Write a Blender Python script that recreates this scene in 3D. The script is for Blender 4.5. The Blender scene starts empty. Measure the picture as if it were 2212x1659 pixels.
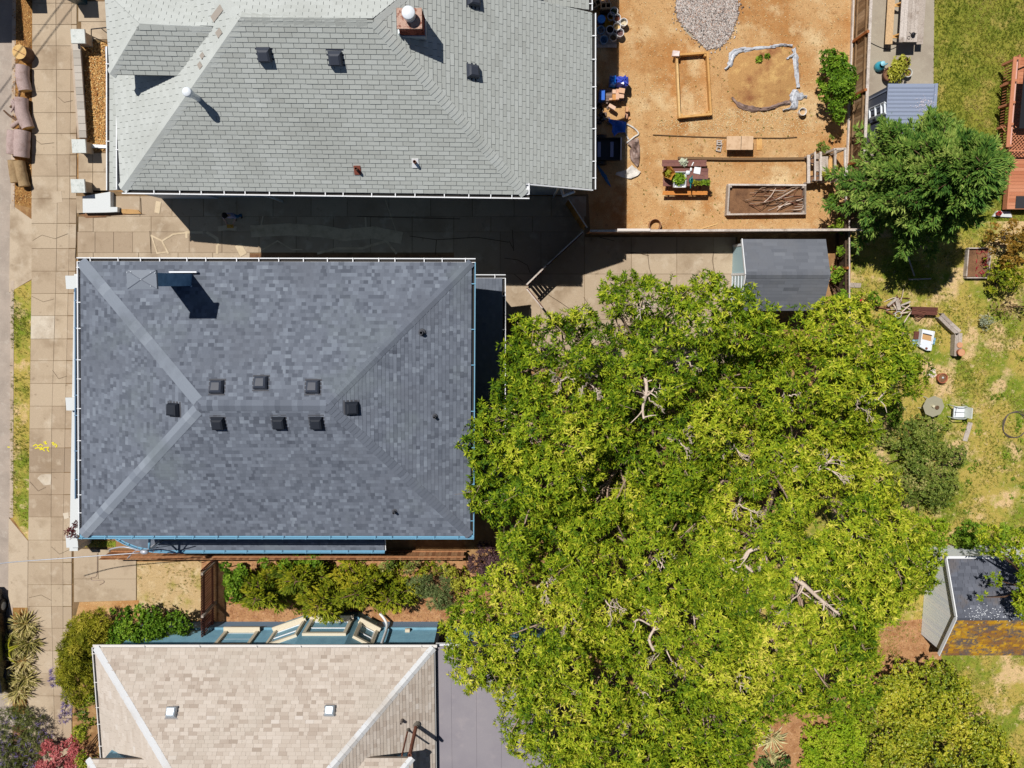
import bpy, math, random
import numpy as np
from mathutils import Vector, Matrix
random.seed(7)
rng = np.random.default_rng(7)
SC = bpy.context.scene
COL = SC.collection

# ------------------------------------------------------------------ camera, light, exposure
HC, F, TILT = 33.0, 1657.0, math.radians(7.5)
cam_d = bpy.data.cameras.new('camera')
cam = bpy.data.objects.new('camera', cam_d)
COL.objects.link(cam)
cam.location = (0, 0, HC)
cam.rotation_euler = (-TILT, 0, 0)
cam_d.sensor_fit = 'HORIZONTAL'
cam_d.sensor_width = 36.0
cam_d.lens = 36.0 * F / 2211.0
cam_d.clip_end = 2000
SC.camera = cam

SUNV = Vector((0.35, -0.42, -1.0)).normalized()
world = bpy.data.worlds.new('World')
SC.world = world
world.use_nodes = True
wn = world.node_tree
for n in list(wn.nodes):
    wn.nodes.remove(n)
wo = wn.nodes.new('ShaderNodeOutputWorld')
wb = wn.nodes.new('ShaderNodeBackground')
ws = wn.nodes.new('ShaderNodeTexSky')
ws.sky_type = 'NISHITA'
ws.sun_disc = False
ws.sun_elevation = math.asin(-SUNV.z)
ws.sun_rotation = math.atan2(-SUNV.x, -SUNV.y)
ws.air_density = 0.7
ws.dust_density = 0.2
ws.ozone_density = 1.0
wb.inputs['Strength'].default_value = 0.05
wn.links.new(ws.outputs[0], wb.inputs[0])
wn.links.new(wb.outputs[0], wo.inputs[0])

sun_d = bpy.data.lights.new('sun', 'SUN')
sun_d.energy = 5.0
sun_d.angle = math.radians(0.5)
sun_d.color = (1.0, 0.95, 0.87)
sun = bpy.data.objects.new('sun', sun_d)
COL.objects.link(sun)
sun.rotation_euler = SUNV.to_track_quat('-Z', 'Y').to_euler()
sun.location = (-10, 15, 40)
SC.view_settings.view_transform = 'Standard'
SC.view_settings.look = 'None'
SC.view_settings.exposure = -0.12
SC.view_settings.gamma = 1.0
SC.view_settings.use_curve_mapping = False
SC.render.engine = 'CYCLES'
SC.cycles.max_bounces = 5
SC.cycles.diffuse_bounces = 2
SC.cycles.transmission_bounces = 3
SC.cycles.transparent_max_bounces = 4

# ------------------------------------------------------------------ coordinates
# photograph pixels (2211 wide) + a height in metres -> the place in the world
CT, ST = math.cos(TILT), math.sin(TILT)
def ray(u, v):
    x, y, z = (u - 1105.5) / F, -(v - 829.5) / F, -1.0
    return x, y * CT + z * ST, -y * ST + z * CT
def P(u, v, h=0.0):
    x, y, z = ray(u, v)
    t = (h - HC) / z
    return Vector((x * t, y * t, h))
def Pw(u, v, yw):                    # on the vertical plane y = yw
    x, y, z = ray(u, v)
    t = yw / y
    return Vector((x * t, yw, HC + z * t))
def zz(x0, y0, w, W=2212):           # reader for enlarged crops of the photograph
    f = w / W
    return lambda a, b: ((x0 + a * f) / 1.0285, (y0 + b * f) / 1.0285)
Z = {(r, c): zz([0, 560, 1120, 1674][c], [0, 400, 830, 1256][r], 600) for r in range(4) for c in range(4)}
def PZ(r, c, a, b, h=0.0):
    return P(*Z[(r, c)](a, b), h)

# ------------------------------------------------------------------ materials
LIGHT = (1.26, 1.20, 1.10)           # how bright a white sunlit surface comes out
def lin(c):
    c = c / 255.0
    return c / 12.92 if c <= 0.04045 else ((c + 0.055) / 1.055) ** 2.4
def alb(c, k=1.0):
    return tuple(min(0.85, lin(x) / l * k) for x, l in zip(c, LIGHT)) + (1.0,)
MATS = {}
def mat(name, col=(128, 128, 128), layers=(), fine=0.12, fsc=55.0, rough=0.85, bump=0.0, bsc=25.0, spec=0.25,
        pal=None, metal=0.0, trans=0.0, tcol=None, stretch=None, obj=False):
    if name in MATS:
        return MATS[name]
    m = bpy.data.materials.new(name)
    m.use_nodes = True
    nt = m.node_tree
    N, Lk = nt.nodes, nt.links
    bs = N['Principled BSDF']
    out = N['Material Output']
    if obj:
        src = N.new('ShaderNodeTexCoord').outputs['Object']
    else:
        src = N.new('ShaderNodeNewGeometry').outputs['Position']
    if stretch:
        mp = N.new('ShaderNodeMapping')
        mp.inputs['Scale'].default_value = stretch
        Lk.new(src, mp.inputs['Vector'])
        src = mp.outputs[0]
    def noise(scale, det=5.0, ro=0.6, dist=0.0):
        n = N.new('ShaderNodeTexNoise')
        n.inputs['Scale'].default_value = scale
        n.inputs['Detail'].default_value = det
        n.inputs['Roughness'].default_value = ro
        n.inputs['Distortion'].default_value = dist
        Lk.new(src, n.inputs['Vector'])
        return n.outputs['Fac']
    def rng_(fac, a, b, c=0.0, d=1.0):
        r = N.new('ShaderNodeMapRange')
        r.inputs['From Min'].default_value = a
        r.inputs['From Max'].default_value = b
        r.inputs['To Min'].default_value = c
        r.inputs['To Max'].default_value = d
        Lk.new(fac, r.inputs['Value'])
        return r.outputs[0]
    def mix(mode, fac, a, b):
        x = N.new('ShaderNodeMix')
        x.data_type = 'RGBA'
        x.blend_type = mode
        if isinstance(fac, float):
            x.inputs[0].default_value = fac
        else:
            Lk.new(fac, x.inputs[0])
        for s, i in ((a, 6), (b, 7)):
            if isinstance(s, tuple):
                x.inputs[i].default_value = s
            else:
                Lk.new(s, x.inputs[i])
        return x.outputs[2]
    if pal:
        at = N.new('ShaderNodeAttribute')
        at.attribute_name = 'tint'
        rp = N.new('ShaderNodeValToRGB')
        el = rp.color_ramp.elements
        while len(el) < len(pal):
            el.new(0.5)
        for i, c in enumerate(pal):
            el[i].position = i / (len(pal) - 1)
            el[i].color = alb(c)
        Lk.new(at.outputs['Fac'], rp.inputs[0])
        cur = rp.outputs[0]
    else:
        cur = alb(col)
    for c, s, lo, hi in layers:
        cur = mix('MIX', rng_(noise(s), lo, hi), cur, alb(c))
    if fine:
        v = rng_(noise(fsc, 3.0), 0.3, 0.7, 1 - fine, 1 + fine)
        cc = N.new('ShaderNodeCombineColor')
        for i in range(3):
            Lk.new(v, cc.inputs[i])
        cur = mix('MULTIPLY', 1.0, cur, cc.outputs[0])
    if isinstance(cur, tuple):
        bs.inputs['Base Color'].default_value = cur
    else:
        Lk.new(cur, bs.inputs['Base Color'])
    bs.inputs['Roughness'].default_value = rough
    bs.inputs['Metallic'].default_value = metal
    bs.inputs['Specular IOR Level'].default_value = spec
    if bump:
        b = N.new('ShaderNodeBump')
        b.inputs['Strength'].default_value = min(1.0, bump)
        b.inputs['Distance'].default_value = 0.02
        Lk.new(noise(bsc, 4.0), b.inputs['Height'])
        Lk.new(b.outputs[0], bs.inputs['Normal'])
    if trans:
        t = N.new('ShaderNodeBsdfTranslucent')
        if tcol:
            t.inputs[0].default_value = alb(tcol)
        elif isinstance(cur, tuple):
            t.inputs[0].default_value = cur
        else:
            Lk.new(cur, t.inputs[0])
        ms = N.new('ShaderNodeMixShader')
        ms.inputs[0].default_value = trans
        Lk.new(bs.outputs[0], ms.inputs[1])
        Lk.new(t.outputs[0], ms.inputs[2])
        Lk.new(ms.outputs[0], out.inputs[0])
    MATS[name] = m
    return m
def plain(name, c=(128, 128, 128), rough=0.7, spec=0.3, metal=0.0, fine=0.06, bump=0.0, layers=()):
    return mat(name, c, layers, fine, 30.0, rough, bump, 30.0, spec, metal=metal)

# ------------------------------------------------------------------ objects
def tag(o, label=None, cat=None, group=None, kind=None):
    if label: o['label'] = label
    if cat: o['category'] = cat
    if group: o['group'] = group
    if kind: o['kind'] = kind
    return o
def wloc(o):
    v = Vector((0, 0, 0))
    while o is not None:
        v += o.location
        o = o.parent
    return v
def thing(name, loc, label, cat, group=None):
    o = bpy.data.objects.new(name, None)
    o.empty_display_size = 0.2
    COL.objects.link(o)
    o.location = loc
    return tag(o, label, cat, group)
def link(name, me, parent=None, loc=None):
    o = bpy.data.objects.new(name, me)
    COL.objects.link(o)
    if parent is not None:
        o.parent = parent
    if loc is not None:
        o.location = loc
    return o
def kids(o):
    return [c for c in o.children]
def copy_tree(o, parent=None):
    c = o.copy()
    COL.objects.link(c)
    c.parent = parent
    for ch in kids(o):
        copy_tree(ch, c)
    return c
def mesh_np(name, V, Fc, nv, material, tint=None, smooth=False):
    """V (n,3) verts, Fc (m,nv) faces"""
    me = bpy.data.meshes.new(name)
    me.vertices.add(len(V))
    me.vertices.foreach_set('co', np.asarray(V, np.float32).ravel())
    m = len(Fc)
    me.loops.add(m * nv)
    me.loops.foreach_set('vertex_index', np.asarray(Fc, np.int32).ravel())
    me.polygons.add(m)
    me.polygons.foreach_set('loop_start', np.arange(0, m * nv, nv, dtype=np.int32))
    me.polygons.foreach_set('loop_total', np.full(m, nv, np.int32))
    if tint is not None:
        a = me.attributes.new('tint', 'FLOAT', 'FACE')
        a.data.foreach_set('value', np.asarray(tint, np.float32))
    me.update(calc_edges=True)
    me.validate()
    me.materials.append(material)
    if smooth:
        me.polygons.foreach_set('use_smooth', np.ones(m, bool))
    return me

class MB:
    """collects shapes in world coordinates and links them as one mesh object"""
    def __init__(s):
        s.v, s.f, s.t = [], [], []
        s.tint = 0.5
    def add(s, vs, fs, tint=None):
        b = len(s.v)
        s.v.extend([tuple(x) for x in vs])
        t = s.tint if tint is None else tint
        for f in fs:
            s.f.append([i + b for i in f])
            s.t.append(t)
        return s
    def prism(s, poly, z0, z1, tint=None):
        """poly: (x,y) list (any direction); z0,z1 numbers"""
        pts = [(p[0], p[1]) for p in poly]
        a = sum(pts[i][0] * pts[(i + 1) % len(pts)][1] - pts[(i + 1) % len(pts)][0] * pts[i][1] for i in range(len(pts)))
        if a < 0:
            pts = pts[::-1]
        n = len(pts)
        vs = [(x, y, z0) for x, y in pts] + [(x, y, z1) for x, y in pts]
        fs = [list(range(n, 2 * n)), list(range(n - 1, -1, -1))] + [[i, (i + 1) % n, n + (i + 1) % n, n + i] for i in range(n)]
        return s.add(vs, fs, tint)
    def box(s, c, d, rz=0.0, tint=None, rx=0.0, ry=0.0):
        m = Matrix.Translation(Vector(c)) @ Matrix.Rotation(rz, 4, 'Z') @ Matrix.Rotation(ry, 4, 'Y') @ Matrix.Rotation(rx, 4, 'X')
        vs = [m @ Vector((x * d[0] / 2, y * d[1] / 2, z * d[2] / 2)) for z in (-1, 1) for x, y in ((-1, -1), (1, -1), (1, 1), (-1, 1))]
        return s.add(vs, [[4, 5, 6, 7], [3, 2, 1, 0], [0, 1, 5, 4], [1, 2, 6, 5], [2, 3, 7, 6], [3, 0, 4, 7]], tint)
    def beam(s, a, b, w, t, up=(0, 0, 1), tint=None):
        """rectangular bar from a to b: w sideways, t along up"""
        a, b, up = Vector(a), Vector(b), Vector(up)
        d = (b - a).normalized()
        sd = d.cross(up)
        if sd.length < 1e-5:
            sd = d.cross(Vector((1, 0, 0)))
        sd.normalize()
        u = sd.cross(d)
        vs = []
        for p in (a, b):
            for x, y in ((-1, -1), (1, -1), (1, 1), (-1, 1)):
                vs.append(p + sd * (x * w / 2) + u * (y * t / 2))
        return s.add(vs, [[3, 2, 1, 0], [4, 5, 6, 7], [0, 1, 5, 4], [1, 2, 6, 5], [2, 3, 7, 6], [3, 0, 4, 7]], tint)
    def tube(s, pts, rad, n=6, cap=True, tint=None):
        pts = [Vector(p) for p in pts]
        if not hasattr(rad, '__len__'):
            rad = [rad] * len(pts)
        vs, fs = [], []
        prev = None
        for i, p in enumerate(pts):
            d = (pts[min(i + 1, len(pts) - 1)] - pts[max(i - 1, 0)])
            d = d.normalized() if d.length > 1e-9 else Vector((0, 0, 1))
            if prev is None:
                sd = d.cross(Vector((0, 0, 1)))
                if sd.length < 0.1:
                    sd = d.cross(Vector((0, 1, 0)))
            else:
                sd = prev - d * prev.dot(d)
                if sd.length < 1e-6:
                    sd = d.cross(Vector((0, 1, 0)))
            sd.normalize()
            prev = sd
            u = d.cross(sd)
            for k in range(n):
                a = 2 * math.pi * k / n
                vs.append(p + (sd * math.cos(a) + u * math.sin(a)) * rad[i])
        for i in range(len(pts) - 1):
            for k in range(n):
                a, b = i * n + k, i * n + (k + 1) % n
                fs.append([a, b, b + n, a + n])
        if cap:
            fs.append(list(range(n - 1, -1, -1)))
            e = (len(pts) - 1) * n
            fs.append([e + k for k in range(n)])
        return s.add(vs, fs, tint)
    def lathe(s, prof, c, n=16, tint=None, sq=(1, 1)):
        """prof: list of (r, z) from c upward; not capped unless r = 0"""
        vs, fs = [], []
        for r, z in prof:
            for k in range(n):
                a = 2 * math.pi * k / n
                vs.append((c[0] + r * math.cos(a) * sq[0], c[1] + r * math.sin(a) * sq[1], c[2] + z))
        for i in range(len(prof) - 1):
            for k in range(n):
                a, b = i * n + k, i * n + (k + 1) % n
                fs.append([a, b, b + n, a + n])
        return s.add(vs, fs, tint)
    def disc(s, c, r, n=16, tint=None):
        return s.add([(c[0] + r * math.cos(2 * math.pi * k / n), c[1] + r * math.sin(2 * math.pi * k / n), c[2]) for k in range(n)],
                     [list(range(n))], tint)
    def ball(s, c, r, n=8, m=6, tint=None, jit=0.0):
        r = (r, r, r) if not hasattr(r, '__len__') else r
        vs, fs = [(c[0], c[1], c[2] - r[2])], []
        for i in range(1, m):
            th = -math.pi / 2 + math.pi * i / m
            for k in range(n):
                a = 2 * math.pi * k / n
                q = 1 + random.uniform(-jit, jit)
                vs.append((c[0] + r[0] * math.cos(th) * math.cos(a) * q, c[1] + r[1] * math.cos(th) * math.sin(a) * q, c[2] + r[2] * math.sin(th) * q))
        vs.append((c[0], c[1], c[2] + r[2]))
        for k in range(n):
            fs.append([0, 1 + (k + 1) % n, 1 + k])
            e = 1 + (m - 2) * n
            fs.append([e + k, e + (k + 1) % n, len(vs) - 1])
        for i in range(m - 2):
            for k in range(n):
                a, b = 1 + i * n + k, 1 + i * n + (k + 1) % n
                fs.append([a, b, b + n, a + n])
        return s.add(vs, fs, tint)
    def build(s, name, material, parent=None, smooth=False, origin=None):
        off = wloc(parent) if parent is not None else Vector((0, 0, 0))
        org = Vector(origin) if origin is not None else off
        me = bpy.data.meshes.new(name)
        me.from_pydata([(x - org.x, y - org.y, z - org.z) for x, y, z in s.v], [], s.f)
        a = me.attributes.new('tint', 'FLOAT', 'FACE')
        a.data.foreach_set('value', np.asarray(s.t, np.float32))
        me.materials.append(material)
        if smooth:
            me.polygons.foreach_set('use_smooth', np.ones(len(me.polygons), bool))
        me.update()
        return link(name, me, parent, org - off)

def smoothpath(pts, n=4):
    """Catmull-Rom through points"""
    pts = [Vector(p) for p in pts]
    q = [pts[0]] + pts + [pts[-1]]
    out = []
    for i in range(1, len(q) - 2):
        for j in range(n):
            t = j / n
            a, b, c, d = q[i - 1], q[i], q[i + 1], q[i + 2]
            out.append(0.5 * ((2 * b) + (c - a) * t + (2 * a - 5 * b + 4 * c - d) * t * t + (3 * b - a - 3 * c + d) * t ** 3))
    out.append(pts[-1])
    return out

# ------------------------------------------------------------------ leaves
def unit(a):
    return a / np.maximum(np.linalg.norm(a, axis=-1, keepdims=True), 1e-9)
def leaf_mesh(name, base, axis, nrm, L, W, material, tint, fold=0.25):
    """one folded diamond (2 triangles) per row"""
    n = len(base)
    side = unit(np.cross(axis, nrm))
    nn = unit(np.cross(side, axis))
    L = np.broadcast_to(L, (n,))[:, None]
    W = np.broadcast_to(W, (n,))[:, None]
    mid = base + axis * L * 0.45 + nn * W * fold
    V = np.empty((n, 4, 3), np.float32)
    V[:, 0] = base
    V[:, 1] = mid + side * W * 0.5
    V[:, 2] = base + axis * L
    V[:, 3] = mid - side * W * 0.5
    i = np.arange(n, dtype=np.int32)[:, None] * 4
    T = np.concatenate([i + 0, i + 2, i + 1, i + 0, i + 3, i + 2], axis=1).reshape(-1, 3)
    return mesh_np(name, V.reshape(-1, 3), T, 3, material, np.repeat(tint, 2))
def sprigs(p, nrm, m, L, W, elev=(0.1, 0.8), jit=0.35, tint=(0.5, 0.2), size=None, leaf_t=0.12):
    """rosettes of m leaves at p round nrm -> arrays for leaf_mesh"""
    S = len(p)
    n = unit(nrm)
    ref = np.where(np.abs(n[:, 2:3]) > 0.9, np.array([[1.0, 0, 0]]), np.array([[0, 0, 1.0]]))
    t1 = unit(np.cross(n, ref))
    t2 = np.cross(n, t1)
    a = (np.arange(m)[None, :] / m * 2 * np.pi + rng.uniform(0, 6.28, (S, 1)) + rng.normal(0, jit, (S, m)))[..., None]
    e = rng.uniform(elev[0], elev[1], (S, m))[..., None]
    d = np.cos(e) * (np.cos(a) * t1[:, None] + np.sin(a) * t2[:, None]) + np.sin(e) * n[:, None]
    d = unit(d + rng.normal(0, 0.12, d.shape))
    up = unit(np.broadcast_to(n[:, None], d.shape) + rng.normal(0, 0.35, d.shape))
    sc = rng.uniform(0.7, 1.25, (S, m)) * (1 if size is None else size[:, None])
    ts = np.asarray(tint[0]) if hasattr(tint[0], '__len__') else np.full(S, tint[0])
    tt = np.clip((ts + rng.normal(0, tint[1], S))[:, None] + rng.normal(0, leaf_t, (S, m)), 0, 1)
    b = np.repeat(p[:, None], m, 1)
    r3 = lambda q: q.reshape(-1, 3)
    return r3(b), r3(d), r3(up), (L * sc).ravel(), (W * sc).ravel(), tt.ravel()
def cat_(parts):
    return [np.concatenate(x) for x in zip(*parts)]
def inpoly(x, y, poly):
    poly = np.asarray([(p[0], p[1]) for p in poly])
    r = np.zeros(len(x), bool)
    j = len(poly) - 1
    for i in range(len(poly)):
        xi, yi, xj, yj = *poly[i], *poly[j]
        c = ((yi > y) != (yj > y)) & (x < (xj - xi) * (y - yi) / (yj - yi + 1e-12) + xi)
        r ^= c
        j = i
    return r
def scatter(poly, n):
    poly = np.asarray([(p[0], p[1]) for p in poly])
    lo, hi = poly.min(0), poly.max(0)
    q = rng.uniform(lo, hi, (int(n * 4) + 50, 2))
    q = q[inpoly(q[:, 0], q[:, 1], poly)]
    return q[:n]
def area(poly):
    return abs(sum(poly[i][0] * poly[(i + 1) % len(poly)][1] - poly[(i + 1) % len(poly)][0] * poly[i][1] for i in range(len(poly)))) / 2
def px(poly, h=0.0):
    return [P(u, v, h) for u, v in poly]
# ------------------------------------------------------------------ material set
M_soil = mat('soil', (176, 134, 88), [((140, 100, 62), 0.9, .45, .7), ((205, 165, 110), 3.0, .5, .75)], .3, 45, .95, .6, 18)
M_yard = mat('yard_dirt', (210, 164, 110), [((190, 134, 78), 0.5, .46, .62), ((228, 194, 144), 0.75, .52, .68), ((176, 128, 80), 2.6, .56, .72),
             ((232, 204, 140), 7.0, .6, .78)], .3, 38, .95, .7, 22)
M_dry = mat('dry_lawn', (190, 166, 82), [((128, 142, 42), 0.5, .46, .56), ((226, 190, 136), 0.6, .52, .6), ((170, 164, 64), 2.6, .5, .7), ((226, 196, 146), 3.3, .6, .72),
            ((118, 132, 40), 5.0, .58, .75)], .35, 30, .95, .9, 26)
M_lawn = mat('lawn', (152, 148, 56), [((124, 132, 42), 0.7, .44, .64), ((192, 166, 90), 1.0, .53, .7), ((104, 120, 38), 4.5, .54, .74)], .35, 34, .95, .9, 26)
M_mulch = mat('mulch', (168, 122, 68), [((120, 80, 44), 3.5, .5, .7), ((216, 176, 110), 9.0, .58, .75)], .4, 60, .95, .9, 40)
M_asph = mat('asphalt', (192, 174, 156), [((172, 156, 140), 1.2, .4, .7), ((204, 190, 172), 5.0, .55, .8)], .22, 90, .9, .4, 90)
CONC = [(160, 138, 114), (184, 160, 132), (200, 177, 147), (209, 187, 158), (224, 208, 184)]
M_conc = mat('concrete', pal=CONC, layers=[((166, 142, 114), 0.7, .5, .72), ((214, 194, 166), 1.6, .56, .78), ((150, 128, 104), 3.5, .62, .8)], fine=.15, fsc=60, rough=.9, bump=.25, bsc=60)
M_joint = mat('joint_grit', (140, 112, 80), [((104, 88, 56), 2.0, .45, .7)], .2, 50, .95, .3, 40)
M_kerb = mat('kerb_concrete', (206, 184, 160), [((180, 156, 130), 1.4, .45, .7)], .15, 60, .9, .3, 50)
M_pad = mat('aggregate_pad', (184, 170, 148), [((168, 152, 132), 0.8, .45, .7), ((200, 186, 162), 2.4, .55, .8)], .22, 70, .9, .5, 70)
M_soil2 = mat('dark_soil', (146, 106, 74), [((108, 76, 54), 2.0, .45, .7)], .3, 40, .95, .6, 30)
M_bark = mat('bark_mulch', (194, 144, 98), [((158, 106, 66), 2.2, .45, .7), ((226, 180, 138), 6.0, .55, .8)], .35, 45, .95, .8, 30)

# ------------------------------------------------------------------ ground sheets
KX = P(25, 829).x
def sheet(name, poly, z, m, kind='structure', label=None):
    b = MB()
    b.add([(p[0], p[1], z) for p in poly], [list(range(len(poly)))])
    o = b.build(name, m)
    if sum(poly[i][0] * poly[(i + 1) % len(poly)][1] - poly[(i + 1) % len(poly)][0] * poly[i][1] for i in range(len(poly))) < 0:
        o.data.flip_normals()
    o['kind'] = kind
    if label: o['label'] = label
    return o
def kerbx(v):                                   # the kerb leans a little across the frame
    return P(np.interp(v, [0, 600, 1200, 1660], [28, 24, 22, 21]), v).x
ky = [(P(0, v).y, kerbx(v)) for v in (-900, 0, 600, 1200, 1660, 2600)]
sheet('ground', [(x, y) for y, x in ky] + [(220, ky[-1][0] - 150), (220, ky[0][0] + 150)], 0.0, M_soil)
sheet('road', [(x - .02, y) for y, x in ky] + [(-220, ky[-1][0] - 60), (-220, ky[0][0] + 60)], -0.12, M_asph)
# kerb stones, dropped at the two driveways
def kerb_run(v0, v1):
    b = MB()
    n = 6
    L = [(kerbx(v0 + (v1 - v0) * i / n), P(0, v0 + (v1 - v0) * i / n).y) for i in range(n + 1)]
    b.prism([(x - .02, y) for x, y in L] + [(x + .13, y) for x, y in L[::-1]], -0.2, 0.016)
    o = b.build('kerb', M_kerb)
    o['kind'] = 'structure'
kerb_run(-120, 452); kerb_run(606, 1118); kerb_run(1306, 1800)

# pavement with its slabs
SY = [-86, -38, 8, 54, 100, 151, 199, 244, 289, 335, 381, 430, 483, 537, 586, 634, 682, 732, 779, 828, 877, 926, 967, 1020, 1068, 1116, 1166,
      1214, 1262, 1309, 1356, 1405, 1453, 1502, 1550, 1600, 1650, 1700, 1750]
BY = [-100, 450, 600, 900, 1150, 1300, 1760]
EX = [[71, 69, 69, 65, 62, 61, 58], [121, 125, 122, 113, 111, 112, 124], [157, 151, 149, 142, 137, 137, 137], [167, 166, 164, 158, 156, 156, 156]]
ex = lambda k, v: float(np.interp(v, BY, EX[k]))
b = MB()
b.prism([P(ex(0, v), v) for v in BY] + [P(ex(3, v) - .5, v) for v in BY[::-1]], -.05, .022)
pave = b.build('pavement', M_joint)
pave['kind'] = 'structure'
def slab(parent, quad, z1, tint, z0=-.02, name='slab', m=None, gap=.011):
    c = sum((Vector(p).to_2d() for p in quad), Vector((0, 0))) / len(quad)
    q = []
    for p in quad:
        d = c - Vector(p).to_2d()
        q.append(Vector(p).to_2d() + d.normalized() * gap * 1.4)
    b = MB()
    b.prism(q, z0, z1, tint)
    return b.build(name, m or M_conc, parent, origin=(c.x, c.y, 0))
for i in range(len(SY) - 1):
    a, c = SY[i], SY[i + 1]
    for k in range(3):
        t = .42 + random.uniform(-.13, .13) + (.08 if k == 0 else 0)
        if 967 <= a < 1020: t = .12
        if 1020 <= a < 1070: t = .25
        if k == 0 and a == 682: t = .98
        slab(pave, [P(ex(k, a), a), P(ex(k + 1, a), a), P(ex(k + 1, c), c), P(ex(k, c), c)], .040 + random.uniform(-.004, .004), t, gap=.008 if k < 2 else .014)
b = MB()
b.prism(px([(82, 1032), (90, 1024), (112, 1023), (111, 1046), (96, 1048)]), .03, .0475, .97)
b.build('repair_patch', M_conc, pave)
b = MB()
b.prism(px([(137, 1108), (149, 1106), (150, 1118), (140, 1121)]), .03, .047, .97)
b.build('repair_patch', M_conc, pave)
b = MB()
b.prism(px([(112, 415), (134, 413), (136, 437), (114, 440)]), .03, .047, .7)
b.build('repair_patch', M_conc, pave)
# sprayed yellow survey marks
M_yel = plain('yellow_paint', (244, 226, 40), .6)
b = MB()
zq = Z[(2, 0)]
for st in [[(275, 592), (300, 578), (318, 590), (340, 576), (358, 592)], [(290, 612), (322, 604), (352, 614), (380, 600)], [(330, 622), (352, 616), (372, 632)],
           [(362, 560), (384, 556), (372, 574), (392, 572)], [(380, 604), (404, 600), (392, 622), (408, 638)], [(428, 566), (446, 562), (436, 580), (456, 584)],
           [(452, 570), (474, 588), (460, 602)], [(312, 596), (332, 612), (352, 600)], [(62, 600), (92, 604)]]:
    pts = [P(*zq(*p), .0) for p in st]
    for p, q in zip(pts, pts[1:]):
        d = (q - p).normalized()
        n = Vector((-d.y, d.x, 0)) * .022
        z = .049 if p.x > P(60, 960).x else .012
        b.add([(w.x, w.y, z + random.uniform(0, .002)) for w in (p - n, q - n, q + n, p + n)], [[0, 1, 2, 3]])
b.build('paint_mark', M_yel, pave)

# driveway aprons
def apron(poly, name='driveway_apron'):
    xs = [P(u, v).x for u, v in poly]
    b = MB()
    vs = []
    for u, v in poly:
        p = P(u, v)
        z = .006 if u < 30 else .022
        vs.append((p.x, p.y, z))
    n = len(vs)
    b.add(vs, [list(range(n))[::-1]], .72)
    b.add([(x, y, z - .12) for x, y, z in vs] + vs, [[i, n + i, n + (i + 1) % n, (i + 1) % n] for i in range(n)], .7)
    o = b.build(name, M_conc)
    o['kind'] = 'structure'
apron([(22, 440), (69, 474), (69, 603), (20, 632)])
apron([(19, 1118), (61, 1168), (60, 1312), (18, 1312)])
# cream slab at the end of the planted strip
b = MB(); b.prism(px([(20, 1545), (60, 1540), (60, 1562), (20, 1566)]), -.02, .03, .95); o = b.build('slab', M_conc); o['kind'] = 'structure'

sheet('mulch_strip', px([(29, -90), (70, -90), (69, 450), (27, 440)]), .005, M_mulch)
sheet('grass_strip', px([(24, 628), (68, 606), (64, 900), (62, 1168), (23, 1114)]), .005, M_dry)
sheet('planting_strip', px([(24, 1312), (60, 1312), (58, 1542), (24, 1545)]), .005, M_mulch)
sheet('planting_strip', px([(24, 1566), (58, 1562), (57, 1750), (22, 1750)]), .005, M_soil2)

# the driveway between the houses
b = MB()
b.prism(px([(166, 414), (232, 412), (600, 440), (1270, 420), (1275, 508), (1592, 512), (1592, 800), (1010, 800), (1010, 548), (172, 560), (158, 560), (165, 462)]), -.03, .014)
drive = b.build('driveway', M_joint)
drive['kind'] = 'structure'
def cells(xs, ys, t0=.35, dt=.12, skip=lambda a, b: False):
    for i in range(len(xs) - 1):
        for j in range(len(ys) - 1):
            if skip(xs[i], ys[j]): continue
            slab(drive, [P(xs[i], ys[j]), P(xs[i + 1], ys[j]), P(xs[i + 1], ys[j + 1]), P(xs[i], ys[j + 1])], .032 + random.uniform(-.006, .006),
                 min(1, max(0, t0 + random.uniform(-dt, dt))), gap=.008)
cells([240, 303, 372, 440, 512, 590, 672, 750, 840, 930, 1020, 1110, 1190, 1266], [424, 468])
cells([170, 202, 327, 409, 480, 560, 640, 720, 800, 890, 980, 1060, 1150, 1262], [468, 501])
cells([168, 206, 246, 287, 327, 409, 480, 560, 640, 720, 800, 890, 980], [501, 546])
cells([168, 202, 300, 385, 460, 540], [546, 562], .5)
cells([980, 1080, 1168, 1262], [501, 592], .25)
cells([1262, 1363, 1461, 1540, 1588], [512, 592], .4)
cells([1020, 1080, 1168, 1262, 1363, 1461, 1540, 1588], [592, 690], .42, .1, lambda a, b_: a < 1080)
cells([1150, 1262, 1363, 1461, 1588], [690, 795], .42, .1)
# worn mortar over the joints, cracks
M_mort = mat('mortar', (226, 202, 166), [((200, 176, 140), 3, .45, .7)], .15, 50, .9, .3, 50)
b = MB()
zq = Z[(1, 0)]
def strip(b, pts, w, z, tint=.5):
    for p, q in zip(pts, pts[1:]):
        d = (q - p).normalized()
        n = Vector((-d.y, d.x, 0)) * w / 2
        e = d * w * .3
        b.add([(t.x, t.y, z + random.uniform(0, .0015)) for t in (p - n - e, q - n + e, q + n + e, p + n - e)], [[0, 1, 2, 3]], tint)
for st, w in [([(1240, 455), (1330, 500), (1380, 600)], .07), ([(1330, 500), (1420, 445), (1545, 430)], .07), ([(1245, 460), (1290, 600), (1370, 590)], .06),
              ([(1780, 540), (1780, 600)], .1), ([(1960, 545), (1990, 600)], .3), ([(1300, 190), (1290, 260)], .22), ([(1700, 430), (1780, 480), (1790, 530)], .12),
              ([(1800, 400), (1850, 390), (1930, 400)], .2), ([(1530, 470), (1530, 430), (1660, 430)], .1)]:
    strip(b, [P(*zq(*p)) for p in st], w, .043)
zq = Z[(1, 1)]
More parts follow.
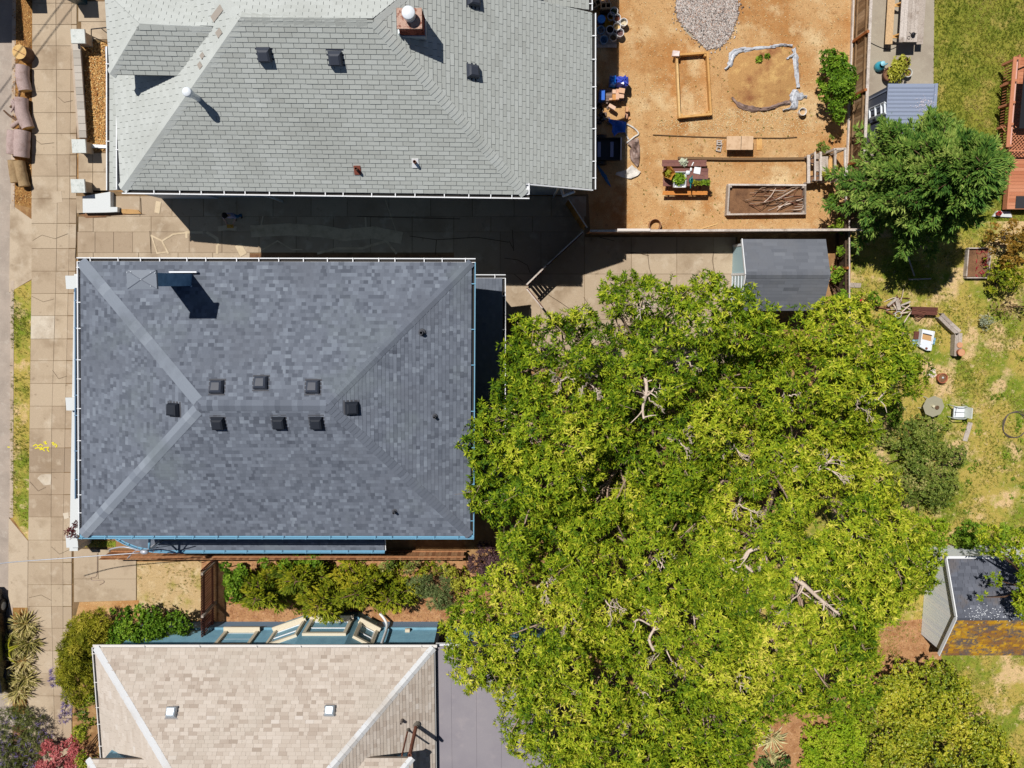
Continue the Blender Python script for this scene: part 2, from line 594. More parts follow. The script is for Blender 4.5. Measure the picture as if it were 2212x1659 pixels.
for st, w in [([(20, 420), (300, 405), (560, 420), (760, 450), (1000, 430), (1200, 470)], .5), ([(70, 580), (210, 500), (330, 570), (410, 570)], .06),
              ([(930, 310), (935, 440)], .07), ([(540, 600), (700, 560), (900, 560), (1100, 500), (1180, 600)], .1), ([(90, 300), (70, 410)], .06), ([(1090, 160), (1200, 480)], .04)]:
    strip(b, [P(*zq(*p)) for p in st], w, .044)
b.build('mortar_patch', M_mort, drive)
M_crack = plain('crack_dark', (84, 66, 48), .95)
b = MB()
zq = Z[(1, 2)]
for st in [[(0, 640), (110, 655), (190, 700), (210, 760)], [(80, 770), (150, 830)], [(360, 940), (470, 1010), (640, 1130)], [(1170, 590), (1185, 720), (1210, 790)], [(1000, 590), (1100, 600), (1180, 620)],
           [(650, 960), (710, 1060)], [(1710, 590), (1700, 660), (1720, 760)], [(780, 470), (900, 500)], [(40, 500), (70, 560)]]:
    strip(b, [P(*zq(*p)) for p in st], .02, .046)
zq = Z[(1, 1)]
for st in [[(1290, 460), (1510, 490), (1840, 470), (2100, 510)], [(860, 300), (1290, 310), (1700, 320)], [(1510, 490), (1500, 610)], [(2130, 410), (2140, 580)]]:
    strip(b, [P(*zq(*p)) for p in st], .022, .046)
zq = Z[(1, 0)]
for st in [[(1240, 600), (1230, 420)], [(1155, 150), (1160, 280)], [(620, 640), (640, 300)]]:
    strip(b, [P(*zq(*p)) for p in st], .018, .046)
b.build('crack', M_crack, drive)
b = MB()
for st in [[(75, 300), (90, 312), (118, 309)], [(126, 210), (140, 222), (158, 218)], [(72, 520), (92, 508), (120, 516), (148, 505)], [(70, 640), (95, 652), (118, 646)], [(115, 800), (128, 818), (146, 812)],
           [(66, 1040), (84, 1060), (100, 1052)], [(112, 1180), (130, 1196), (152, 1186)], [(64, 1290), (90, 1284), (112, 1296)], [(118, 1420), (132, 1436), (140, 1430)]]:
    strip(b, [P(*p) for p in st], .014, .0465)
b.build('crack', M_crack, pave)
# dark soil strip along the grey house
sheet('dark_strip', px([(540, 548), (1010, 550), (1010, 600), (540, 600)]), .018, M_soil2)

# plots
sheet('yard', px([(1268, -160), (1838, -160), (1832, 500), (1268, 500)]), .006, M_yard)
sheet('chip_bed', px([(186, 92), (236, 92), (236, 325), (186, 325)]), .03, M_mulch)
sheet('concrete_pad', px([(1858, -160), (2018, -160), (2012, 470), (1852, 470)]), .03, M_pad)
sheet('lawn', px([(2014, -160), (2420, -160), (2420, 478), (2010, 478)]), .008, M_lawn)
sheet('dry_lawn', px([(1838, 478), (2420, 478), (2420, 1800), (1838, 1800), (1600, 1300), (1834, 900)]), .007, M_dry)
sheet('bark_ground', px([(1640, 1380), (2040, 1330), (2030, 1450), (1700, 1720), (1600, 1720)]), .012, M_bark)
sheet('side_garden', px([(435, 1212), (1060, 1206), (1060, 1345), (435, 1345)]), .009, M_bark)
sheet('dry_grass', px([(296, 1214), (436, 1212), (436, 1338), (296, 1338)]), .008, mat('dry_patch', (206, 174, 124), [((176, 160, 84), .9, .52, .66), ((226, 198, 152), 2.0, .5, .7)], .3, 34, .95, .7, 24))
sheet('grass_patch', px([(184, 1168), (250, 1168), (250, 1182), (184, 1182)]), .008, M_dry)
# pad and path in front of the side garden
b = MB()
b.prism(px([(157, 1180), (296, 1186), (296, 1320), (157, 1330)]), -.03, .012)
padp = b.build('path', M_joint)
padp['kind'] = 'structure'
slab(padp, px([(160, 1184), (213, 1186), (213, 1250), (160, 1250)]), .03, .45)
slab(padp, px([(213, 1186), (295, 1190), (295, 1250), (213, 1250)]), .034, .5)
slab(padp, px([(160, 1250), (295, 1250), (295, 1296), (160, 1300)]), .03, .48)
sheet('dry_edge', px([(172, 1300), (300, 1296), (300, 1345), (160, 1345)]), .02, M_yard)

# paved walk of the pale house: steps, low wall, landing
b = MB(); b.prism(px([(170, 330), (236, 328), (236, 416), (170, 416)]), -.03, .014); walk = b.build('front_walk', M_joint); walk['kind'] = 'structure'
for a, c in ((170, 201), (201, 236)):
    slab(walk, px([(a, 331), (c, 331), (c, 372), (a, 372)]), .034, .5)
    slab(walk, px([(a, 372), (c, 372), (c, 412), (a, 412)]), .030, .5)
b = MB(); b.prism(px([(166, -120), (236, -120), (236, 90), (166, 90)]), -.03, .02); walk2 = b.build('front_walk', M_joint); walk2['kind'] = 'structure'
slab(walk2, px([(170, 4), (235, 4), (235, 48), (170, 48)]), .05, .6)
slab(walk2, px([(176, 48), (235, 48), (235, 86), (176, 86)]), .042, .6)
# ------------------------------------------------------------------ roofs
def proj(p):
    x, y, z = p[0], p[1], p[2] - HC
    yc, zc = y * CT - z * ST, y * ST + z * CT
    return 1105.5 + F * x / -zc, 829.5 - F * yc / -zc
def Pp(u, v, p0, n):                              # on a sloping plane
    d = Vector(ray(u, v))
    c = Vector((0, 0, HC))
    t = (Vector(p0) - c).dot(n) / d.dot(n)
    return c + d * t
def clip(poly, conv):
    for i in range(len(conv)):
        ax, ay = conv[i]; bx, by = conv[(i + 1) % len(conv)]
        out = []
        for j in range(len(poly)):
            p, q = poly[j], poly[(j + 1) % len(poly)]
            dp = (bx - ax) * (p[1] - ay) - (by - ay) * (p[0] - ax)
            dq = (bx - ax) * (q[1] - ay) - (by - ay) * (q[0] - ax)
            if dp >= 0: out.append(p)
            if (dp >= 0) != (dq >= 0):
                t = dp / (dp - dq)
                out.append((p[0] + (q[0] - p[0]) * t, p[1] + (q[1] - p[1]) * t))
        poly = out
        if len(poly) < 3: return []
    return poly
class Roof:
    def __init__(s, house, m_sh, m_deck, expo, widths, t, tint, gap=.006, thick=.1, name='roof'):
        s.house, s.m, s.md, s.expo, s.widths, s.t, s.tintf, s.gap, s.thick = house, m_sh, m_deck, expo, widths, t, tint, gap, thick
        s.deck, s.field, s.full, s.name = MB(), MB(), [], name
        s.caps = []
    def face(s, poly, origin=None, xdir=None, tint=None, step=0):
        """poly counter-clockwise seen from above, first edge = eave"""
        poly = [Vector(p) for p in poly]
        n = (poly[1] - poly[0]).cross(poly[2] - poly[0]).normalized()
        if n.z < 0: n = -n
        X = (Vector(xdir) if xdir is not None else poly[1] - poly[0]).normalized()
        Y = n.cross(X).normalized()
        X = Y.cross(n)
        O = Vector(origin) if origin is not None else poly[0]
        k = len(poly)
        dn = Vector((0, 0, -s.thick))
        s.deck.add(poly + [p + dn for p in poly], [list(range(k)), list(range(2 * k - 1, k - 1, -1))] + [[i, i + k, (i + 1) % k + k, (i + 1) % k] for i in range(k)], .5)
        c2 = [((p - O).dot(X), (p - O).dot(Y)) for p in poly]
        y0, y1 = min(p[1] for p in c2), max(p[1] for p in c2)
        x0, x1 = min(p[0] for p in c2), max(p[0] for p in c2)
        tf = tint or s.tintf
        e, g, t = s.expo, s.gap, s.t
        for j in range(int(math.floor(y0 / e)), int(math.ceil(y1 / e))):
            x = x0 - random.uniform(0, s.widths[-1])
            if len(s.widths) == 1:
                w0 = s.widths[0]
                x = math.floor(x0 / w0) * w0 - w0 * (.5 if j % 2 else 0) + random.uniform(-.012, .012)
            while x < x1:
                w = random.choice(s.widths)
                a, b_ = x + g / 2, x + w - g / 2
                x += w
                q = clip([(a, j * e), (b_, j * e), (b_, j * e + e), (a, j * e + e)], c2)
                if len(q) < 3: continue
                ar = abs(sum(q[i][0] * q[(i + 1) % len(q)][1] - q[(i + 1) % len(q)][0] * q[i][1] for i in range(len(q)))) / 2
                if ar < .0006: continue
                cen = O + X * ((a + b_) / 2) + Y * (j * e)
                tv = min(1, max(0, tf(cen)))
                tj = t * random.uniform(.8, 1.25)
                if ar > .98 * w * .97 * e and w >= s.widths[len(s.widths) // 2]:
                    s.full.append((cen, X, Y, n, w, tv))
                    continue
                s._piece(O, X, Y, n, q, j * e, e, tj, tv)
    def _piece(s, O, X, Y, n, q, yb, e, t, tv):
        m = len(q)
        top = [O + X * a + Y * b + n * (.002 + t * (1 - .85 * (b - yb) / e)) for a, b in q]
        bot = [O + X * a + Y * b for a, b in q]
        s.field.add(top + bot, [list(range(m))] + [[i, i + m, (i + 1) % m + m, (i + 1) % m] for i in range(m)], tv)
    def cap(s, a, b, nl, nr, hw=.15, expo=.15, t=.014, tint=lambda: .5, name='hip_cap', lift=.012):
        """fold caps from a (low) to b (high); nl/nr = normals of the faces left and right of a->b"""
        s.caps.append((Vector(a), Vector(b), Vector(nl), Vector(nr), hw, expo, t, tint, name, lift))
    def finish(s, n_single=300):
        roof = s.deck.build(s.name, s.md, s.house)
        ow = wloc(roof)
        vis = []
        for f in s.full:
            u, v = proj(f[0])
            if 0 < u < 2211 and 0 < v < 1659:
                vis.append((f[0].z + random.uniform(0, .01), f))
            else:
                vis.append((-9, f))
        vis.sort(key=lambda q: -q[0])
        cache = {}
        for i, (_, (c, X, Y, n, w, tv)) in enumerate(vis):
            if i < n_single:
                key = (w, round(tv * 9))
                if key not in cache:
                    b = MB()
                    g, e, t = s.gap, s.expo, s.t
                    h = (w - g) / 2
                    top = [(-h, 0, .002 + t), (h, 0, .002 + t), (h, e, .002 + t * .15), (-h, e, .002 + t * .15)]
                    bot = [(x, y, 0) for x, y, z in top]
                    b.add(top + bot, [[0, 1, 2, 3]] + [[k, k + 4, (k + 1) % 4 + 4, (k + 1) % 4] for k in range(4)], round(tv * 9) / 9)
                    me = bpy.data.meshes.new('shingle')
                    me.from_pydata(b.v, [], b.f)
                    at = me.attributes.new('tint', 'FLOAT', 'FACE')
                    at.data.foreach_set('value', np.asarray(b.t, np.float32))
                    me.materials.append(s.m)
                    cache[key] = me
                o = link('shingle', cache[key], roof)
                R = Matrix((X, Y, n)).transposed().to_4x4()
                o.matrix_basis = Matrix.Translation(c - ow) @ R
            else:
                e = s.expo
                h = (w - s.gap) / 2
                s._piece(c, X, Y, n, [(-h, 0), (h, 0), (h, e), (-h, e)], 0, e, s.t * random.uniform(.8, 1.25), tv)
        if s.field.f:
            o = s.field.build('shingle_rows', s.m, roof)
            o['kind'] = 'stuff'
        for a, b, nl, nr, hw, expo, t, tint, name, lift in s.caps:
            d = (b - a)
            L = d.length
            d.normalize()
            sl = (nl.cross(d) * -1).normalized()
            sl = sl if sl.dot(Vector((-d.y, d.x, 0))) > 0 else -sl
            sr = nr.cross(d).normalized()
            sr = sr if sr.dot(Vector((d.y, -d.x, 0))) > 0 else -sr
            up = ((nl + nr) / 2).normalized()
            cc = {}
            for i in range(int(L / expo)):
                tv = round(min(1, max(0, tint())) * 12) / 12
                if tv not in cc:
                    e = expo * 1.08
                    vs = []
                    for y, z in ((0, t + lift), (e, lift + .002)):
                        vs += [sl * hw + d * y + nl * z, d * y + up * (z + .01), sr * hw + d * y + nr * z]
                    lo = [v - up * (z * .95 + .004) for v, z in zip(vs, [t + lift] * 3 + [lift + .002] * 3)]
                    bb = MB()
                    bb.add(vs + lo, [[0, 1, 4, 3], [1, 2, 5, 4], [0, 6, 7, 1], [1, 7, 8, 2], [0, 3, 9, 6], [2, 8, 11, 5]], tv)
                    me = bpy.data.meshes.new(name)
                    me.from_pydata(bb.v, [], bb.f)
                    me.validate()
                    at = me.attributes.new('tint', 'FLOAT', 'FACE')
                    at.data.foreach_set('value', np.full(len(me.polygons), tv, np.float32))
                    me.materials.append(s.m)
                    me.update()
                    cc[tv] = me
                link(name, cc[tv], roof, a + d * (i * expo) - ow)
        return roof
def fnorm(a, b, c):
    n = (Vector(b) - Vector(a)).cross(Vector(c) - Vector(a)).normalized()
    return n if n.z > 0 else -n
def gutter(house, a, b, out, m, m_in, every=.78, w=.11, dep=.1, ends=True, name='gutter'):
    """open trough along a->b, outside towards out"""
    a, b, o = Vector(a), Vector(b), Vector(out).normalized()
    d = (b - a).normalized()
    up = Vector((0, 0, 1))
    B = MB()
    def q(x0, x1, z0, z1):
        vs = []
        for p in (a, b):
            for x, z in ((x0, z0), (x1, z0), (x1, z1), (x0, z1)):
                vs.append(p + o * x + up * z)
        B.add(vs, [[3, 2, 1, 0], [4, 5, 6, 7], [0, 1, 5, 4], [1, 2, 6, 5], [2, 3, 7, 6], [3, 0, 4, 7]])
    q(w, w + .035, -dep, -.012)
    q(.012, w - .002, -dep - .012, -dep)
    q(-.012, .010, -dep - .006, -.03)
    g = B.build(name, m, house)
    L = (b - a).length
    n = max(1, int(L / every))
    for i in range(n + 1):
        t = (i + .3 + random.uniform(-.2, .2)) / n
        if t > .995: continue
        p = a + (b - a) * t
        s = MB()
        s.beam(p + o * -.01 - up * .0, p + o * (w + .042) - up * .0, .03, .012)
        s.build('strap', m, g)
    if m_in:
        B = MB()
        vs = [a + o * .012 - up * (dep - .004), b + o * .012 - up * (dep - .004), b + o * (w - .004) - up * (dep - .004), a + o * (w - .004) - up * (dep - .004)]
        B.add(vs, [[0, 1, 2, 3]])
        B.build('gutter_floor', m_in, g)
    return g
def vent(parent_house, p, n, up, m, m2, s=.42):
    """louvred box vent: base flange and a sloped hood"""
    X = Vector(up).cross(n).normalized()
    Y = n.cross(X).normalized() * 1
    M = lambda x, y, z: Vector(p) + X * x + Y * y + Vector(n) * z
    f = MB()
    e = s * .62
    f.add([M(-e, -e, .012), M(e, -e, .012), M(e, e, .012), M(-e, e, .012), M(-e, -e, 0.0), M(e, -e, 0.0), M(e, e, 0.0), M(-e, e, 0.0)],
          [[0, 1, 2, 3], [0, 4, 5, 1], [1, 5, 6, 2], [2, 6, 7, 3], [3, 7, 4, 0]])
    h = s / 2
    v = thing('roof_vent', Vector(p), None, None)
    v.parent = parent_house
    v.location = Vector(p) - wloc(parent_house)
    f.build('flange', m2, v)
    b = MB()
    lo = [(-h, -h, .07), (h, -h, .07), (h, h, .05), (-h, h, .05)]
    hi = [(-h * .86, -h * .88, .20), (h * .86, -h * .88, .20), (h * .8, h * .75, .18), (-h * .8, h * .75, .18)]
    tp = [(-h * .6, -h * .65, .235), (h * .6, -h * .65, .235), (h * .55, h * .5, .215), (-h * .55, h * .5, .215)]
    bs = [(-h * .8, -h * .8, .0), (h * .8, -h * .8, .0), (h * .8, h * .8, .0), (-h * .8, h * .8, .0)]
    vs = [M(*q) for q in bs + [(x * .8, y * .8, .068) for x, y, z in lo] + lo + hi + tp]
    fs = []
    for r in range(4):
        for k in range(4):
            a, c = r * 4 + k, r * 4 + (k + 1) % 4
            fs.append([a, c, c + 4, a + 4])
    fs.append([16, 17, 18, 19])
    b.add(vs, fs)
    b.build('hood', m, v)
    return v

M_white = plain('white_paint', (252, 250, 246), .5)
M_offw = plain('cream_paint', (232, 216, 186), .6)
M_trough = plain('gutter_grime_shade', (60, 56, 52), .9)  # trough floor: debris colour darkened for the shade inside
M_blue = plain('sky_tinted_paint', (124, 176, 200), .5, .3)  # the blue puts the sky's reflection into the shaded gutters
M_navy = plain('slate_blue_paint', (120, 150, 176), .6)
M_bsiding = mat('blue_siding', (132, 178, 194), [((118, 162, 180), 2.0, .45, .7)], .05, 20, .6, .0, 20, .3)
M_vent = plain('charcoal_vent', (66, 70, 80), .6, .3)
M_ventf = plain('vent_flange', (84, 84, 88), .8)
M_galv = plain('galvanised', (196, 204, 208), .35, .5, .3)
M_tin = plain('white_metal', (246, 248, 248), .4, .5)
M_rust = mat('rusty_iron', (142, 92, 72), [((110, 62, 46), 4, .45, .7), ((186, 110, 70), 8, .58, .75)], .2, 40, .9, .3, 40)
M_brickred = plain('brick_red', (150, 84, 66), .9, .2, 0, .2, .4)

# ================================================================== the long pale house (top)
PALE = [(148, 146, 137), (180, 180, 170), (194, 195, 185), (204, 205, 196), (218, 219, 210)]
M_pale = mat('pale_shingle', pal=PALE, layers=[((178, 178, 168), .35, .54, .8)], fine=.10, fsc=80, rough=.95, bump=.25, bsc=90)
M_paled = plain('pale_roof_deck', (96, 94, 88), .95)
M_wallp = mat('pale_house_wall', (190, 196, 200), [], .08, 20, .8)
A = P(262, 409, 7.0); B_ = P(1134, 420, 7.0)
R1 = P(520, 38, 9.8); R2 = P(806, 43, 9.8)
runS = ((R1 + R2) / 2 - (A + B_) / 2).y
D_ = A + Vector((0, 2 * (R1.y - A.y), 0)); C_ = B_ + Vector((0, 2 * (R2.y - B_.y), 0))
h1 = thing('pale_roofed_house', P(700, 300, 0), 'long house with a pale grey hipped roof and red brick chimney', 'house')
nS, nE, nW, nN = fnorm(A, B_, R2), fnorm(B_, C_, R2), fnorm(D_, A, R1), fnorm(C_, D_, R1)
STAIN = [(773, 380, .16), (897, 365, .3), (470, 300, .5), (560, 60, .2)]
stx = [(P(u, v, 8).x, P(u, v, 8).y, w) for u, v, w in STAIN]
def tint_pale(c):
    t = .5 + random.gauss(0, .07)
    for sx, sy, w in stx:
        if abs(c.x - sx) < w and c.y < sy:
            t += .22 * (1 - abs(c.x - sx) / w)
    return t
r1 = Roof(h1, M_pale, M_paled, .146, [.37], .020, tint_pale, gap=.012)
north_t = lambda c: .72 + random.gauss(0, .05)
r1.face([A, B_, R2, R1])
r1.face([B_, C_, R2])
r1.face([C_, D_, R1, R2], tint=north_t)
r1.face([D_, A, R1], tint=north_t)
# the east slope runs on lower
E1, E2 = Pp(1278, 409, B_, nE), Pp(1278, 28, B_, nE)
K1, K2 = Pp(1134, 405, B_, nE), Pp(1134, 27, B_, nE)
lineE = lambda y: Vector((B_.x, y, 7.0))
K1, K2 = lineE(E1.y + .02), lineE(E2.y)
r1.face([E1, E2, K2, K1], origin=B_, xdir=C_ - B_)
F1, F2 = P(1271, 22, 4.5), P(1271, -230, 4.5)
pink_t = lambda c: .34 + random.gauss(0, .1)
r1.face([F1, F2, Vector((B_.x + .1, F2.y, 5.4)), Vector((B_.x + .1, F1.y, 5.4))], tint=pink_t)
# cross gable over the street front
dr = Pp(462, 60, A, nW)
hr_ = dr.z
d1, d2 = P(302, 52, hr_), P(462, 60, hr_)
de = Pp(384, 163, A, nW)
he_ = de.z
g1, g2 = P(238, 160, he_), P(384, 163, he_)
nv = 2 * (d1.y - g1.y)
g4, g3 = g1 + Vector((0, nv, 0)), g2 + Vector((0, nv, 0))
r1.face([g1, g2, d2, d1], tint=lambda c: .5 + random.gauss(0, .07))
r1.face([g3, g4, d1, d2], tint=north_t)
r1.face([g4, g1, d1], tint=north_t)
# street porch: its lower roof shows as a strip below the west gutter
pa, pb = P(237, 411, 4.0), P(237, 100, 4.0)
pc, pd = Vector((A.x + .6, pa.y, 4.55)), Vector((A.x + .6, pb.y, 4.55))
r1.face([pb, pa, pc, pd], tint=lambda c: .6 + random.gauss(0, .06))
lt = lambda: .78 + random.gauss(0, .02)
r1.cap(A, R1, nW, nS, .19, .3, .010, lt)
r1.cap(B_, R2, nS, nE, .17, .15, .016, lambda: .62 + random.gauss(0, .06))
r1.cap(C_, R2, nE, nN, .17, .3, .010, lt)
r1.cap(D_, R1, nN, nW, .19, .3, .010, lt)
r1.cap(R1, R2, nN, nS, .19, .3, .012, lambda: .45 + random.gauss(0, .06), 'ridge_cap')
ngs, ngw, ngn = fnorm(g1, g2, d2), fnorm(g4, g1, d1), fnorm(g3, g4, d1)
r1.cap(g1, d1, ngw, ngs, .17, .3, .010, lt)
r1.cap(d1, d2, ngn, ngs, .17, .3, .012, lt, 'ridge_cap')
roof1 = r1.finish()
# replaced tabs in the valley
for u, v, w, e in ((470, 30, .5, .22), (474, 72, .22, .2), (438, 121, .16, .15), (433, 142, .16, .18)):
    c = Pp(u, v, A, nW) + nW * .035
    X = Vector((.85, .5, 0)); X -= nW * X.dot(nW); X.normalize(); Y = nW.cross(X)
    b = MB(); b.add([c - X * w / 2 - Y * e / 2, c + X * w / 2 - Y * e / 2, c + X * w / 2 + Y * e / 2, c - X * w / 2 + Y * e / 2], [[0, 1, 2, 3]], .06); b.build('patch_shingle', mat('tan_patch', (176, 164, 150), [], .1), h1)
def wallbox(house, a, b, ins, top, m, name='wall', insd=None):
    i = insd or (ins,) * 4                       # west, east, south, north
    w = MB()
    w.prism([(a[0] + i[0], a[1] + i[2]), (b[0] - i[1], a[1] + i[2]), (b[0] - i[1], b[1] - i[3]), (a[0] + i[0], b[1] - i[3])], -.1, top)
    return w.build(name, m, house)
wallbox(h1, A, C_, .5, 6.86, M_wallp)
wallbox(h1, (B_.x - .6, E1.y), (E1.x, E2.y), .42, 5.5, M_wallp)
wallbox(h1, (B_.x - .6, E2.y - .6), (F1.x, F2.y), .42, 4.4, M_wallp)
wallbox(h1, g1, g3, .4, he_ - .12, M_wallp)
b = MB(); b.prism([(pa.x + .12, pa.y + .12), (A.x + .6, pa.y + .12), (A.x + .6, pb.y), (pa.x + .12, pb.y)], -.1, 3.9); b.build('porch_wall', M_wallp, h1)
gutter(h1, A + Vector((.0, 0, 0)), B_ + Vector((.14, 0, 0)), (0, -1, 0), M_white, M_trough)
gutter(h1, P(262, 163, 7), A, (-1, 0, 0), M_white, M_trough, 1.6, .15, .16)
gutter(h1, E1, E2, (1, 0, 0), M_white, M_trough)
gutter(h1, F1, F2, (1, 0, 0), M_white, M_trough)
gutter(h1, lineE(B_.y), lineE(K1.y), (1, 0, 0), M_white, None)
gutter(h1, pb, pa, (-1, 0, 0), M_white, M_trough, 1.7)
b = MB(); b.beam(E1 + Vector((0, -.03, -.06)), K1 + Vector((0, -.03, -.06)), .04, .16); b.build('barge_board', M_white, h1)
# chimney
top = P(884, 41, 9.95)
ch = thing('chimney', Vector((top.x, top.y, 8.4)), None, None); ch.parent = h1; ch.location = Vector((top.x, top.y, 8.4)) - wloc(h1)
M_mortar2 = plain('chimney_mortar', (176, 150, 134), .95)
b = MB(); b.box((top.x, top.y, 9.1), (.60, .46, 1.66)); b.build('core', M_mortar2, ch)
M_brick = mat('chimney_brick', pal=[(112, 54, 42), (142, 72, 56), (168, 92, 72)], layers=[], fine=.2, fsc=50, rough=.95, bump=.4, bsc=40)
bm_c = {}
for k in range(20):
    z = 8.32 + k * .083
    for side, L, off in ((0, .64, -.25), (1, .50, .0), (2, .64, .25), (3, .50, 0)):
        nb = 3 if side % 2 == 0 else 2
        for j in range(nb):
            c = -L / 2 + (j + .5 + (.25 if k % 2 else -.0)) * L / nb
            if abs(c) > L / 2: continue
            w = L / nb - .012
            if side % 2 == 0:
                p, d = (top.x + c, top.y + (-.245 if side == 0 else .245), z), (w, .05, .072)
            else:
                p, d = (top.x + (.315 if side == 1 else -.315), top.y + c, z), (.05, w, .072)
            b = MB(); b.box(p, d, tint=random.random()); b.build('brick', M_brick, ch)
b = MB(); b.box((top.x, top.y, 9.965), (.72, .56, .06)); b.build('crown', mat('chimney_crown', (206, 168, 146), [((150, 96, 78), 7, .5, .6), ((236, 214, 196), 9, .6, .75)], .2, 40, .95, .5, 30), ch)
b = MB(); b.lathe([(.165, .0), (.165, .24), (.19, .25), (.19, .33), (.17, .355), (0, .36)], (top.x + .02, top.y + .05, 9.99), 20); b.build('flue_cap', M_tin, ch, True)
b = MB()
for sx, sy, w, d in ((-.36, 0, .03, .58), (.36, 0, .03, .58), (0, -.29, .74, .03)):
    q = Vector((top.x + sx, top.y + sy, 0)); zz_ = B_.z + (-(q - B_).dot(Vector((nE.x, nE.y, 0)))) / nE.z
    b.box((q.x, q.y, zz_ + .1), (w, d, .3))
b.build('flashing', M_galv, ch)
for u, v in ((572, 117), (725, 125)):
    vent(h1, Pp(u, v, A, nS), nS, (0, 1, 0), M_vent, M_pale if False else M_vent)
for u, v in ((1018, 155), (1020, 0)):
    vent(h1, Pp(u, v, B_, nE), nE, (0, 1, 0), M_vent, M_vent)
q = Pp(428, 213, A, nS)
b = MB(); b.lathe([(.09, -.2), (.085, .55), (.105, .55), (.12, .58), (.12, .72), (.14, .74), (.14, .84), (.12, .87), (0, .875)], q, 16); b.build('flue_pipe', M_tin, h1, True)
for u, v, col in ((772, 367, M_rust), (897, 352, M_rust)):
    q = Pp(u, v, A, nS)
    b = MB(); b.lathe([(.05, -.1), (.05, .28), (.038, .28), (.036, -.1)], q, 12); b.build('vent_pipe', col, h1)
    b = MB(); b.box(q + nS * .03, (.22, .3, .03), rx=math.atan2(nS.y, nS.z) * -1); b.build('pipe_flashing', M_brickred if u < 800 else M_white, h1)
# downpipes
b = MB(); q = P(470, 424, 6.8); b.tube([q + Vector((0, .1, 0)), q + Vector((.2, .45, -.5)), q + Vector((.2, .52, -1)), Vector((q.x + .2, q.y + .52, .1))], .045, 8); b.build('downpipe', M_white, h1, True)
b = MB(); q = P(1240, 414, 5.5); b.tube([q, q + Vector((-.35, -.1, -.45)), q + Vector((-.45, .38, -.8)), Vector((q.x - .45, q.y + .38, .1))], .05, 8); b.build('downpipe', M_white, h1, True)

# ================================================================== the dark grey house
GREY = [(84, 88, 97), (104, 109, 118), (118, 123, 132), (132, 138, 147), (160, 166, 172)]
M_grey = mat('grey_shingle', pal=GREY, layers=[((112, 116, 124), .5, .52, .75), ((124, 131, 134), .35, .56, .75)], fine=.10, fsc=90, rough=.92, bump=.25, bsc=110, spec=.3)
M_greyd = plain('grey_roof_deck', (62, 64, 70), .95)
h2 = thing('grey_roofed_house', P(600, 860, 0), 'house with a dark grey hipped shingle roof and gutters tinted by the blue sky', 'house')
NW, NE, SE, SW = P(174, 565, 6), P(1018, 567, 6), P(1015, 1157, 6), P(177, 1156, 6)
RW, RE = P(434, 876, 7.6), P(706, 876, 7.6)
gt = lambda c: (.45 + random.choice((-.3, -.2, -.08, 0, 0, .06, .14, .28)) + random.gauss(0, .04) + .04 * math.sin(c.x * 1.3 + 2 * math.sin(c.y)))
r2 = Roof(h2, M_grey, M_greyd, .132, [.10, .13, .16, .20], .013, gt, gap=.0)
r2.face([SW, SE, RE, RW]); r2.face([SE, NE, RE]); r2.face([NE, NW, RW, RE]); r2.face([NW, SW, RW])
mS, mE, mN, mW = fnorm(SW, SE, RE), fnorm(SE, NE, RE), fnorm(NE, NW, RW), fnorm(NW, SW, RW)
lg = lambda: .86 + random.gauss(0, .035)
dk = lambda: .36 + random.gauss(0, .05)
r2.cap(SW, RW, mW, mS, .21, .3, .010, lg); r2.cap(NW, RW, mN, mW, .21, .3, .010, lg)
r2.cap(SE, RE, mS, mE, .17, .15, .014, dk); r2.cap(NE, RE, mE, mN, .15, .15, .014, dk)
r2.cap(RW, RE, mN, mS, .19, .19, .012, lambda: .5 + random.gauss(0, .12), 'ridge_cap')
roof2 = r2.finish()
M_wallb = mat('blue_wall', (104, 132, 152), [], .06, 20, .8)
wallbox(h2, SW, NE, .5, 5.88, M_wallb)
gutter(h2, NE + Vector((.14, 0, 0)), NW - Vector((.14, 0, 0)), (0, 1, 0), M_white, M_trough)
gutter(h2, SW - Vector((.14, 0, 0)), SE + Vector((.14, 0, 0)), (0, -1, 0), M_blue, M_blue)
gutter(h2, SE, NE, (1, 0, 0), M_blue, M_trough, 1.4)
gutter(h2, NW, SW, (-1, 0, 0), M_white, M_trough, .9)
# lower roof at the back
q1, q2 = P(1084, 601, 3.1), P(1084, 1079, 3.1)
w1, w2 = Vector((NE.x - .45, q1.y, 3.5)), Vector((NE.x - .45, q2.y, 3.5))
r2b = Roof(h2, M_grey, M_greyd, .132, [.12, .155, .19, .24], .010, lambda c: .5 + random.gauss(0, .07), gap=.0, name='lower_roof')
r2b.face([q2, q1, w1, w2]); r2b.finish(0)
gutter(h2, q2, q1, (1, 0, 0), M_white, M_trough, 1.2)
gutter(h2, q1 + Vector((.14, 0, 0)), w1, (0, 1, 0), M_white, M_trough, 1.2)
wallbox(h2, (NE.x - .6, q2.y), (q1.x, q1.y), .35, 3.0, M_wallb)
